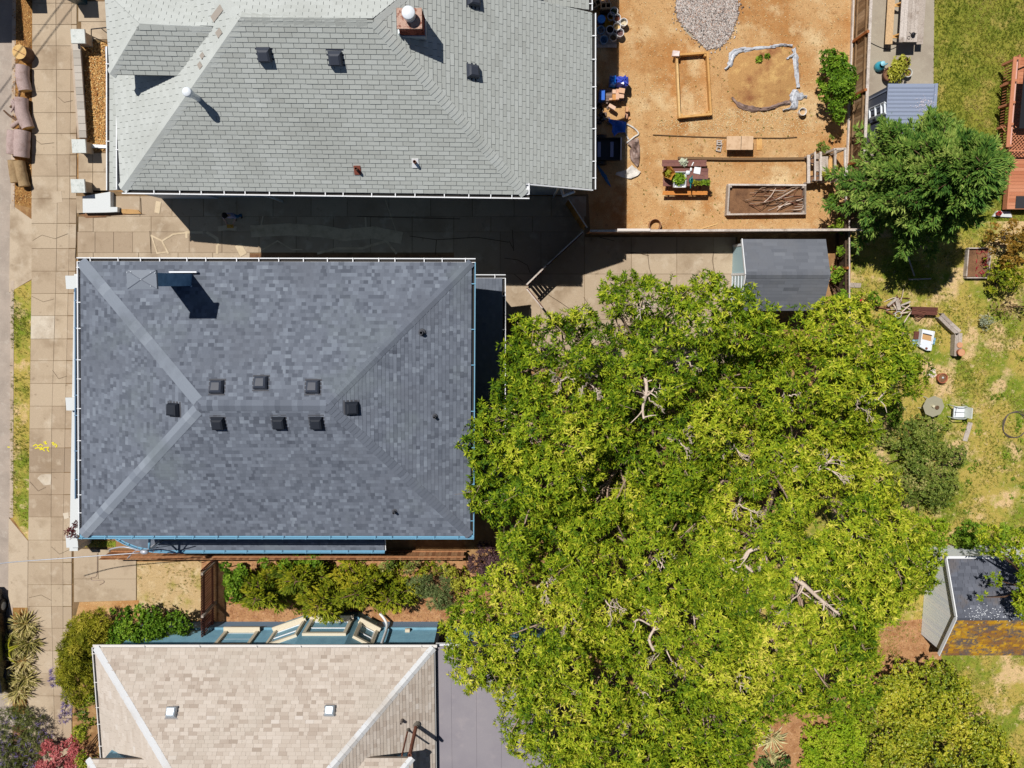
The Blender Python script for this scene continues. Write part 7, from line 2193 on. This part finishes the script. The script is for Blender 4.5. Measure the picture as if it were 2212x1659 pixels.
for k in range(46):
    x = c0.x + (c1.x - c0.x) * random.random() ** .7
    y = random.uniform(c0.y, c1.y)
    a = random.gauss(.3, .35)
    L_ = random.uniform(.3, 1.1)
    dx, dy = math.cos(a) * L_ / 2, math.sin(a) * L_ / 2
    f = lambda q: (min(max(q[0], c0.x - .5), c1.x), min(max(q[1], c0.y), c1.y), q[2])
    z = random.uniform(.14, .30)
    r = random.choice((.010, .014, .02, .035 if k % 6 == 0 else .016))
    b = MB(); b.tube(smoothpath([f((x - dx, y - dy, z)), f((x + random.uniform(-.06, .06), y + random.uniform(-.06, .06), z + .03)), f((x + dx, y + dy, z + random.uniform(-.03, .05)))], 3), [r, r, r * .9, r * .85, r * .8, r * .7, r * .6], 5)
    o = b.build('stick', (M_bone, M_rust, M_barkd, M_bark)[k % 4], None, True, origin=(x, y, z)); tag(o, 'dry cut stick lying in the grey raised bed', 'stick', 'dry sticks in the grey raised bed')
for lab, pts, w, h in [('long weathered beam edging the lower terrace of the dirt yard', [(1465, 341), (1560, 343), (1660, 343), (1752, 342)], .1, .16), ('thin upper edging board across the dirt yard', [(1410, 291), (1500, 295), (1600, 298), (1690, 298)], .03, .07), ('slanting end of the upper edging board', [(1690, 298), (1722, 296)], .03, .07)]:
    t = thing('edging_board', P(*pts[0]), lab, 'edging')
    for p, q2 in zip(pts, pts[1:]):
        p, q2 = P(*p, h), P(*q2, h); p.z = q2.z = h / 2
        b = MB(); b.beam(p, q2 + (q2 - p).normalized() * -.01, w, h, tint=.2); b.build('plank', M_fence, t)
b = MB(); p, q2 = P(1811, 440), P(1811, 496); p.z = q2.z = .08; b.beam(p, q2, .03, .16, tint=.1); tag(b.build('edging_board', M_fence), 'short upright edging board below the potting rack', 'edging')
for lab, u, v, sx in (('left hand tan paving slab on the block stack', 1585, 309, .60), ('right hand tan paving slab on the block stack', 1613, 309, .50)):
    c = P(u, v, .5); c.z = 0
    b = MB(); b.box((c.x, c.y, .475), (sx, .54, .05)); o = b.build('paving_slab', mat('slab_tan', (232, 194, 154), [((206, 166, 126), 5, .5, .7)], .1, 60, .9, .2, 50)); tag(o, lab, 'slab', 'paving slabs on the block stack')
c = P(1597, 309, .3); c.z = 0
for k, (dx, dy) in enumerate(((-.35, .12), (-.35, -.12), (0, .0), (.38, .12), (.38, -.12))):
    b = MB(); b.box((c.x + dx, c.y + dy, .224), (.2, .18, .446)); o = b.build('support_block', mat('block_concrete')); tag(o, 'concrete block supporting the tan paving slabs', 'block', 'supports under the tan paving slabs')
block('small chipped hollow block beside the tan paving slabs', 1553, 318, 1.4, mat('grey_block', (206, 192, 178), [], .12, 50, .9), 0, (.34, .2, .1), None)
block('upper half of a chipped hollow block beside the paving slabs', 1553, 308, 1.57, mat('grey_block'), .1, (.2, .2, .08), None)
b = MB(); c = P(1639, 312); b.box((c.x, c.y, .02), (.22, .46, .03), .05, tint=.5); tag(b.build('plank', M_cedar), 'short tan plank lying right of the paving slabs', 'plank')
b = MB(); p, q2 = P(1508, 496), P(1548, 484); p.z = q2.z = .03; b.beam(p, q2, .04, .025, tint=.8); tag(b.build('stick', M_cedar), 'thin stick lying near the brown fence', 'stick')
t = thing('wire_ring', P(1412, 487), 'rusty hoop standing by the brown fence', 'hoop'); c = wloc(t)
b = MB(); b.lathe([(.24, 0), (.25, .3), (.23, .3), (.22, 0)], c, 24); b.build('hoop', M_pale_wood if False else mat('hoop_metal', (176, 130, 96), [], .2, 40, .7), t)
# ------------------------------------------------------------------ brown picnic table and what stands on it
zq = zz(1450, 340, 150)
M_tb = mat('brown_table', pal=[(112, 70, 62), (136, 90, 80), (156, 108, 96)], layers=[((120, 84, 80), 3, .5, .75)], fine=.15, fsc=24, rough=.75)
p, q2 = P(*zq(330, 1090), .72), P(*zq(1820, 500), .72)
t = thing('picnic_table', Vector(((p.x + q2.x) / 2, (p.y + q2.y) / 2, 0)), 'dark brown picnic table covered with plants and a watering can', 'table')
boards(t, p.x, q2.x, p.y, q2.y, .705, 5, M_tb, 'x', name='table_board')
for (a, c_), (d, e2), m_ in (((300, 440), (1760, 225), M_tb), ((320, 1375), (1790, 1245), mat('orange_bench', pal=[(214, 130, 60), (226, 148, 74)], fine=.12, fsc=20))):
    a_, b_ = P(*zq(a, c_), .43), P(*zq(d, e2), .43)
    boards(t, a_.x, b_.x, a_.y, b_.y, .415, 2, m_, 'x', name='bench_board')
yb0, yb1 = P(*zq(320, 1375), .43).y + .08, P(*zq(300, 225), .43).y - .08
for x in (p.x + .25, q2.x - .25):
    b = MB(); b.beam((x, yb0, .37), (x, yb1, .37), .05, .08); b.beam((x, p.y + .04, .66), (x, q2.y - .04, .66), .05, .08); b.build('crossbar', M_tb, t)
    for s in (-1, 1):
        ym_ = (p.y + q2.y) / 2
        b = MB(); b.beam((x + .05, ym_ + s * .52, 0), (x + .05, ym_ + s * .2, .66), .05, .08); b.build('leg', M_tb, t)
tz = .725
t = thing('plant_bag', P(*zq(455, 700), tz), 'open brown paper sack of seedlings on the end of the brown table', 'sack'); c = wloc(t)
M_kraft = mat('kraft_paper', (206, 146, 62), [((150, 100, 50), 5, .5, .7)], .1, 20, .85)
b = MB(); vs = []
for z, r in ((0, .13), (.2, .16), (.36, .2), (.42, .24)):
    for k in range(10):
        a = k * .6283; rr = r * (1 + .18 * math.sin(k * 2.3 + z * 5)); vs.append((c.x + rr * math.cos(a), c.y + rr * math.sin(a) * 1.1, c.z + z + (.08 * math.sin(k * 1.9) if z > .3 else 0)))
b.add(vs, [[i * 10 + k, i * 10 + (k + 1) % 10, i * 10 + 10 + (k + 1) % 10, i * 10 + 10 + k] for i in range(3) for k in range(10)] + [list(range(9, -1, -1))]); b.build('paper', M_kraft, t)
foliage_on(t, c, c.z + .25, .12, L_yel, 16, .1, .05, .4)
a_, d_ = P(*zq(690, 1120), tz + .18), P(*zq(1090, 620), tz + .18)
t = thing('plant_crate', Vector(((a_.x + d_.x) / 2, (a_.y + d_.y) / 2, tz)), 'white crate of lettuce and carrots on the brown table', 'crate')
cx_, cy_ = (a_.x + d_.x) / 2, (a_.y + d_.y) / 2
b = MB(); sx, sy = d_.x - a_.x, d_.y - a_.y
for s in (-1, 1): b.box((cx_ + s * sx / 2, cy_, tz + .09), (.02, sy, .18)); b.box((cx_, cy_ + s * sy / 2, tz + .09), (sx, .02, .18))
b.box((cx_, cy_, tz + .012), (sx, sy, .02)); b.build('crate_body', M_white, t)
foliage_on(t, Vector((cx_ - .06, cy_ + .02, 0)), tz + .12, .24, L_fresh, 60, .13, .08, .65)
for k in range(6):
    b = MB(); b.tube([(cx_ + .12 + random.uniform(-.03, .04), cy_ - .12 + k * .045, tz + .14), (cx_ + .16, cy_ - .02 + k * .04, tz + .17)], [.025, .008], 6); b.build('carrot', plain('carrot_orange', (226, 104, 40), .7) if k != 2 else plain('beet_purple', (110, 40, 60), .7), t)
t = thing('watering_can', P(*zq(1225, 930), tz), 'teal watering can on the brown table', 'watering can'); c = wloc(t)
b = MB(); b.lathe([(0, 0), (.09, 0), (.095, .14), (.07, .2), (.045, .2)], c + Vector((0, .02, 0)), 14, sq=(.85, 1.35)); b.build('can_body', M_teal, t, True)
b = MB(); b.tube(smoothpath([c + Vector((0, -.08, .08)), c + Vector((-.02, -.2, .14)), c + Vector((-.03, -.3, .2))], 3), [.03] * 4 + [.02] * 3, 7); b.build('spout', M_teal, t, True)
b = MB(); b.tube(smoothpath([c + Vector((.0, .12, .16)), c + Vector((.02, .2, .22)), c + Vector((.02, .1, .26)), c + Vector((0, -.05, .2))], 4), .014, 6); b.build('handle', M_teal, t, True)
a_, d_ = P(*zq(1300, 1060), tz + .1), P(*zq(1820, 850), tz + .1)
t = thing('seedling_tray', Vector(((a_.x + d_.x) / 2, (a_.y + d_.y) / 2, tz)), 'black tray of yellow green seedlings at the right end of the brown table', 'tray')
b = MB(); b.box(((a_.x + d_.x) / 2, (a_.y + d_.y) / 2, tz + .04), (d_.x - a_.x, d_.y - a_.y, .08)); b.build('tray_body', M_black, t)
for f in (.15, .35, .55, .75, .92):
    foliage_on(t, Vector((a_.x + (d_.x - a_.x) * f, (a_.y + d_.y) / 2 + random.uniform(-.04, .04), 0)), tz + .1, .10, L_yel if f < .5 else L_fresh, 16, .08, .045, .7 if f > .5 else .3)
b = MB(); c = P(*zq(1445, 580), tz); b.add([c + Vector((x, y, .012 + random.uniform(0, .01))) for x, y in ((-.15, -.1), (.12, -.15), (.15, .12), (-.11, .15))] + [c + Vector((x, y, .004)) for x, y in ((-.15, -.1), (.12, -.15), (.15, .12), (-.11, .15))], [[0, 1, 2, 3], [0, 4, 5, 1], [1, 5, 6, 2], [2, 6, 7, 3], [3, 7, 4, 0]]); tag(b.build('paper', M_paper), 'square white paper lying on the brown table', 'paper')
b = MB(); b.ball(P(*zq(1150, 640), tz + .05), (.09, .09, .05), 8, 6, jit=.25); b.ball(P(*zq(1240, 540), tz + .04), (.05, .07, .03), 8, 5, jit=.25); tag(b.build('crumpled_paper', M_paper), 'crumpled white paper beside the square sheet', 'paper')
t = thing('flower_bunch', P(*zq(990, 320), .45), 'bunch of cream flowers lying on the far bench of the brown table', 'flowers'); c = wloc(t)
foliage_on(t, c, .47, .17, leafmat('cream_petal', [(214, 222, 176), (236, 238, 206), (248, 246, 230)], .15), 50, .06, .05, .5)
b = MB(); p, q2 = P(*zq(1330, 300), .46), P(*zq(1270, 420), .46); b.beam(p, q2, .04, .02); tag(b.build('trowel', M_white), 'white trowel on the far bench of the brown table', 'trowel')
# ------------------------------------------------------------------ potting rack against the fence
zq = zz(1760, 310, 160, 1397)
t = thing('potting_rack', P(*zq(640, 600)), 'grey timber potting rack with shelves of pots and planks against the fence', 'rack')
W_ = M_pale_wood
hz = 1.15
def pr(a, c_, z): return P(*zq(a, c_), z)
def fl_(v, z): return Vector((v.x, v.y, z))
c_tl, c_bl, c_tr, c_br = pr(825, 190, 1.35), pr(825, 745, 1.35), pr(1020, 180, 1.35), pr(1020, 745, 1.35)
for c in (c_tl, c_bl, c_tr, c_br):
    b = MB(); b.box((c.x, c.y, .675), (.09, .09, 1.35), tint=.8); b.build('post', W_, t)
for a_, d_ in ((c_tl, c_tr), (c_bl, c_br), (c_tl, c_bl), (c_tr, c_br)):
    b = MB(); b.beam(fl_(a_, 1.34), fl_(d_, 1.34), .08, .08, tint=random.uniform(.5, 1)); b.build('top_rail', W_, t)
b = MB(); b.beam(fl_(c_tr, .5), fl_(c_bl, 1.1), .05, .06, tint=.5); b.build('brace', W_, t)
f_tl, f_bl = pr(310, 300, .55), pr(310, 850, .55)
for u, z, w in ((310, .55, .12), (435, .75, .06), (545, .85, .09)):
    a_, d_ = pr(u, 240 if u > 400 else 300, z), pr(u, 800 if u > 400 else 850, z)
    b = MB(); b.beam(a_, d_, w, .05, tint=.8); b.build('shelf_rail', W_, t)
    for q_ in (a_, d_):
        b = MB(); b.box((q_.x, q_.y + (.05 if q_ is d_ else -.05), z / 2), (.06, .06, z - .05), tint=.4); b.build('post', W_, t)
for u, z in ((480, .55), (600, .7), (660, .7)):
    a_, d_ = pr(u, 330, z), pr(u, 660, z)
    b = MB(); b.beam(a_, d_, .12, .025, tint=random.uniform(.3, .8)); b.build('shelf_board', W_, t)
a_, d_ = pr(300, 845, .5), pr(830, 770, .5)
b = MB(); b.beam(a_, d_, .04, .14, tint=.1); b.build('side_board', M_fence, t)
a_, d_ = pr(350, 330, .5), pr(800, 260, .5)
b = MB(); b.beam(a_, d_, .04, .1, tint=.1); b.build('side_board', M_fence, t)
for lab, a, c_, r, h, m, z in [('dark pot lowest in the potting rack', 385, 760, .12, .2, M_black, .35), ('grey pot beside the dark pot in the rack', 485, 750, .10, .18, plain('grey_pot', (150, 150, 150), .7), .45), ('black pot in the middle of the rack', 480, 660, .09, .16, M_black, .45),
                             ('terracotta pot at the foot of the rack planks', 600, 670, .08, .14, M_terra, .6), ('white pot with a rosette at the rack corner', 745, 730, .10, .16, M_mott, .6), ('dark square pot in the upper corner of the rack', 390, 410, .11, .2, plain('slate_pot', (70, 66, 80), .7), .35)]:
    tt, c = pot(lab, *zq(a, c_), r, h, m, z=z, group='pots on the potting rack')
    if 'rosette' in lab or 'terracotta' in lab: foliage_on(tt, c, z + h, .1, L_yel if 'terra' in lab else L_fresh, 14, .07, .035, .6)
b = MB(); c = pr(745, 500, .75); b.prism([(c.x + x, c.y + y) for x, y in ((-.09, .26), (.06, .26), (.1, .2), (.1, -.2), (.04, -.28), (-.05, -.28), (-.1, -.2), (-.1, .2))], .7, .75, tint=.5); tag(b.build('chopping_board', M_cedar), 'octagonal tan board lying on the potting rack', 'board')
b = MB(); c = pr(475, 330, .7); b.box((c.x, c.y, .66), (.16, .2, .12), tint=.4); tag(b.build('box', W_), 'small brown box at the upper end of the potting rack', 'box')
# ------------------------------------------------------------------ things on the dry lawn
zq = zz(1930, 640, 250, 2206)
t = thing('timber_edge', P(2020, 690), 'bent border of weathered grey planks with a brown crate end', 'border')
for pts, w, m in [([(840, 440), (1340, 455)], .34, M_redwood), ([(1400, 540), (1580, 720), (1760, 880)], .3, W_), ([(1755, 885), (1745, 1080), (1735, 1330)], .32, W_)]:
    for p, q2 in zip(pts, pts[1:]):
        p, q2 = P(*zq(*p), .34), P(*zq(*q2), .34)
        dd = (q2 - p).normalized(); nn = Vector((-dd.y, dd.x, 0))
        k = 2
        for j in range(k):
            off = nn * ((j - .5) * w / k)
            b = MB(); b.beam(p + off, q2 + off, w / k - .01, .035, tint=random.uniform(.3, .8) if m is not W_ else random.uniform(.2, .6)); b.build('plank', m, t)
        for s in (-1, 1):
            b = MB(); b.beam(fl_(p + nn * s * (w / 2 - .03), .16), fl_(q2 + nn * s * (w / 2 - .03), .16), .03, .31, tint=.3); b.build('side_plank', m, t)
t, c = pot('terracotta pot turned over at the end of the bent border', *zq(1812, 1262), .15, .22, M_terra, False, z=.36)
b = MB(); b.disc(c + Vector((0, 0, .222)), .14, 18); b.build('pot_base', plain('pale_clay', (226, 164, 120), .85), t)
b = MB(); c = P(*zq(1782, 1118), .4); b.lathe([(.12, 0), (.12, .05), (0, .05)], fl_(c, .36), 18); tag(b.build('saucer', plain('pale_clay')), 'flat pale clay saucer on the bent border', 'saucer')
random.seed(9)
for k in range(22):
    u, v = random.uniform(200, 800), random.gauss(430, 90)
    if k < 5: u, v = random.uniform(420, 640), random.uniform(160, 320)
    a = random.gauss(.1 if k > 5 else 1.2, .6); L_ = random.uniform(.3, .9)
    c = P(*zq(u, v), .1)
    z = random.uniform(.04, .25)
    r = random.choice((.012, .018, .03))
    dx, dy = math.cos(a) * L_ / 2, math.sin(a) * L_ / 2
    b = MB(); b.tube(smoothpath([(c.x - dx, c.y - dy, z), (c.x, c.y + .03, z + .05), (c.x + dx, c.y + dy, z + random.uniform(-.02, .1))], 3), r, 5)
    o = b.build('stick', M_rust if k % 2 else M_bone, None, True, origin=(c.x, c.y, z)); tag(o, 'stick in the brushwood pile beside the bent border', 'stick', 'brushwood pile beside the bent border')
for lab, p, q2, w in [('broad grey driftwood board standing out of the brushwood pile', (540, 200), (590, 430), .16), ('pale grey pole lying across the brushwood pile', (620, 340), (810, 265), .07), ('weathered board end left of the pot in the brushwood', (360, 350), (540, 200), .1)]:
    p, q2 = P(*zq(*p), .25), P(*zq(*q2), .32)
    b = MB(); b.beam(p, q2, w, .05, tint=.5); tag(b.build('board', W_, None, origin=p), lab, 'board')
t, c = pot('white pot with a yellow plant in front of the brushwood', *zq(575, 520), .14, .26, M_mott); foliage_on(t, c, .27, .09, L_yel, 18, .06, .03, .5)
t = thing('wire_cage', P(*zq(980, 520)), 'rusty wire plant cage leaning on the brown planks', 'cage')
for k in range(7):
    p, q2 = P(*zq(860 + k * 8, 420 + k * 30), .36 - k * .03), P(*zq(1130 - k * 22, 480 + k * 24), .42 - k * .03)
    b = MB(); b.beam(p, q2, .018, .018); b.build('bar', M_rust, t)
for p, q2 in (((840, 420), (930, 640)), ((1140, 480), (960, 640))):
    b = MB(); b.beam(P(*zq(*p), .38), P(*zq(*q2), .16), .02, .02); b.build('bar', M_rust, t)
b = MB(); b.prism([P(*zq(*p), .05).to_2d() for p in ((845, 1020), (1010, 940), (1010, 1150), (860, 1120))], .01, .05); o = b.build('cushion', mat('blue_print', (150, 190, 206), [((70, 120, 150), 14, .5, .55), ((220, 232, 236), 12, .58, .62)], .1, 30, .9)); tag(o, 'blue patterned cushion under the white play console', 'cushion')
b = MB(); b.prism([P(*zq(*p), .05).to_2d() for p in ((1240, 960), (1310, 980), (1280, 1110), (1230, 1090))], .01, .05); o = b.build('cushion', mat('blue_print')); tag(o, 'small piece of blue patterned cloth right of the white play console', 'cloth')
b = MB(); b.prism([P(*zq(*p), .08).to_2d() for p in ((890, 850), (1040, 850), (1020, 1000), (880, 1010))], .01, .08); o = b.build('box', M_redwood); tag(o, 'flat red brown box left of the white play console', 'box')
t = thing('play_console', P(*zq(1150, 1000)), 'white plastic play table with a tan panel lying on the dry lawn', 'toy')
pl = lambda *p: P(*zq(*p), .3)
b = MB(); b.prism([pl(*p).to_2d() for p in ((1045, 805), (1290, 850), (1230, 1230), (1140, 1225), (1000, 1150))], .02, .26); b.build('console_body', M_tin, t)
b = MB(); b.prism([pl(*p).to_2d() for p in ((1055, 900), (1235, 945), (1225, 1045), (1045, 1000))], .255, .27); b.build('panel', plain('tan_panel', (216, 168, 110), .7), t)
b = MB(); b.prism([pl(*p).to_2d() for p in ((1060, 880), (1240, 922), (1236, 940), (1058, 898))], .255, .285); b.build('ledge', M_steel, t)
b = MB(); b.prism([pl(*p).to_2d() for p in ((1045, 805), (1062, 808), (1020, 1100), (1002, 1100))], .26, .31); b.prism([pl(*p).to_2d() for p in ((1270, 848), (1290, 850), (1240, 1100), (1222, 1100))], .26, .31); b.build('rim', M_white, t)
b = MB(); c = pl(1130, 1185); b.lathe([(.05, 0), (.05, .03), (0, .03)], fl_(c, .26), 12); b.build('knob', plain('brown_knob', (130, 76, 56), .6), t)
for lab, pts in (('pinkish flat stone among the leaves left of the play table', [(250, 690), (330, 690), (440, 860), (350, 880)]), ('pale flat stone among the leaves beside the play table', [(530, 800), (640, 790), (620, 930), (550, 940)])):
    b = MB(); b.prism([P(*zq(*p), .06).to_2d() for p in pts], 0, .06); tag(b.build('stone', plain('pale_pink_stone', (222, 198, 190), .9)), lab, 'stone')
t, c = pot('terracotta pot standing alone on the dry lawn', 2036, 817, .21, .3, M_terra, True)
b = MB(); b.ball(c + Vector((.02, .02, .26)), (.05, .05, .03), 8, 5); b.build('stone', M_mott, t)
q_ = P(2012, 806)
b = MB(); b.prism([(q_.x + x, q_.y + y) for x, y in ((-.25, .1), (.1, .22), (.2, -.1), (.05, -.2), (-.2, -.12))], 0, .03); tag(b.build('pale_rubble', mat('lime', (240, 222, 206), [((206, 180, 150), 6, .5, .7)], .15, 40, .95)), 'patch of white rubble beside the lone terracotta pot', 'rubble')
t = thing('patio_table', P(2016, 878, .62), 'octagonal smoked glass patio table on the dry lawn', 'table'); c = P(2016, 878, .62)
b = MB(); b.lathe([(.46, .60), (.46, .62), (0, .62)], fl_(c, 0), 8); b.build('table_top', plain('smoky_top', (176, 168, 140), .25, .5), t)
b = MB()
for k in range(4):
    a = k * 1.571 + .4; b.tube([fl_(c, .6) + Vector((math.cos(a) * .3, math.sin(a) * .3, 0)), fl_(c, 0) + Vector((math.cos(a) * .38, math.sin(a) * .38, 0))], .015, 6)
b.build('leg', M_mott, t)
b = MB(); b.lathe([(0, 0), (.06, 0), (.06, .1), (0, .1)], c + Vector((-.05, .02, 0)), 10); tag(b.build('mug', plain('cream_mug', (226, 214, 176), .5)), 'cream mug on the smoked glass patio table', 'mug')
b = MB(); b.lathe([(0, 0), (.08, 0), (.09, .05), (.06, .06), (0, .05)], c + Vector((.13, -.04, 0)), 12); tag(b.build('ashtray', plain('brown_dish', (110, 84, 60), .5)), 'brown dish on the smoked glass patio table', 'dish')
t = thing('patio_chair', P(2058, 886), 'white patio chair with a cushion beside the smoked glass table', 'chair'); c = P(2058, 886)
M_chair = plain('white_tube', (226, 228, 214), .5)
b = MB(); b.box((c.x, c.y, .43), (.46, .48, .06)); b.build('seat', M_tin, t)
b = MB(); b.beam((c.x - .2, c.y - .02, .463), (c.x + .22, c.y - .02, .463), .02, .01); b.beam((c.x - .17, c.y - .2, .463), (c.x - .14, c.y + .2, .463), .02, .01); b.build('cushion_seam', M_steel, t)
b = MB(); b.box((c.x + .28, c.y, .66), (.05, .46, .4), 0, ry=.2); b.build('backrest', M_chair, t)
for s in (-1, 1):
    b = MB(); b.tube(smoothpath([(c.x - .26, c.y + s * .26, 0), (c.x - .24, c.y + s * .26, .62), (c.x + .22, c.y + s * .26, .64), (c.x + .32, c.y + s * .26, .02)], 3), .02, 6); b.build('arm', M_chair, t, True)
b = MB(); p, q2 = P(2094, 912), P(2082, 952); p.z = q2.z = .04; b.beam(p, q2, .2, .04, tint=.6); tag(b.build('plank', W_), 'weathered plank lying below the patio chair', 'plank')
t = thing('hose', P(2188, 917), 'coil of dark hose lying on the dry lawn', 'hose')
c = P(2190, 917)
b = MB(); b.tube([(c.x + (.56 + .025 * k / 20 * math.sin(k)) * math.cos(k * .314) * (1 - .0018 * k), c.y + (.62 + .04 * math.sin(k * .7)) * math.sin(k * .314 + .05 * math.sin(k)) * (1 - .002 * k), .04 + .01 * (k % 3)) for k in range(62)], .016, 6); b.build('coil', plain('hose_grey', (104, 92, 84), .6), t, True)
t = thing('seed_bed', P(2113, 568), 'small pale framed bed with bright red stems in it', 'raised bed')
p, q2 = P(2087, 600, .25), P(2140, 536, .25)
for a_, d_ in (((p.x, p.y), (q2.x, p.y)), ((q2.x, p.y + .06), (q2.x, q2.y - .06)), ((q2.x, q2.y), (p.x, q2.y)), ((p.x, q2.y - .06), (p.x, p.y + .06))):
    b = MB(); b.beam((*a_, .125), (*d_, .125), .05, .25, tint=.6); b.build('board', W_, t)
b = MB(); b.box(((p.x + q2.x) / 2, (p.y + q2.y) / 2, .06), (q2.x - p.x - .08, q2.y - p.y - .08, .1)); b.build('soil', M_soil2, t)
for k in range(26):
    x = p.x + (q2.x - p.x) * random.uniform(.45, .95); y = random.uniform(p.y + .1, q2.y - .1)
    b = MB(); b.tube([(x, y, .1), (x + random.uniform(-.1, .1), y + random.uniform(-.2, .25), random.uniform(.25, .5))], [.014, .008], 5); b.build('stem', plain('red_stem', (206, 40, 76), .6), t)
b = MB(); c = P(1845, 616); b.box((c.x, c.y, .03), (.52, .2, .04), -.05, tint=.3); tag(b.build('plank', W_), 'short grey plank lying at the foot of the dark board fence', 'plank')
for lab, p, q2 in (('thin grey stake leaning in the shade of the conifer', (1958, 548), (1974, 596)), ('pale stake lying in the shade of the conifer', (1962, 604), (2010, 602))):
    p, q2 = P(*p, .25), P(*q2, .12); b = MB(); b.beam(p, q2, .05, .05, tint=.5); tag(b.build('stake', W_, None, origin=p), lab, 'stake')
b = MB(); p, q2 = P(1828, 470, .5), P(1912, 478, .5); b.beam(p, q2, .08, .06, tint=.4); o = b.build('rail', M_fence); tag(o, 'low brown rail running into the shade under the conifer', 'rail')
block('grey hollow block at the edge of the dark hedge by the dry grass', *Z[(3, 0)](1228, 403), -.05, plain('pale_block', (226, 206, 186), .9), 0, (.4, .18, .16), None)
b = MB(); zq = Z[(3, 0)]; b.tube(smoothpath([P(*zq(*p), .04) for p in ((795, -100), (795, 60), (780, 95), (745, 100), (760, 125), (840, 120), (850, 140), (815, 160))], 4), .012, 5); tag(b.build('cable', M_brpl), 'thin brown cable lying looped on the concrete path', 'cable')
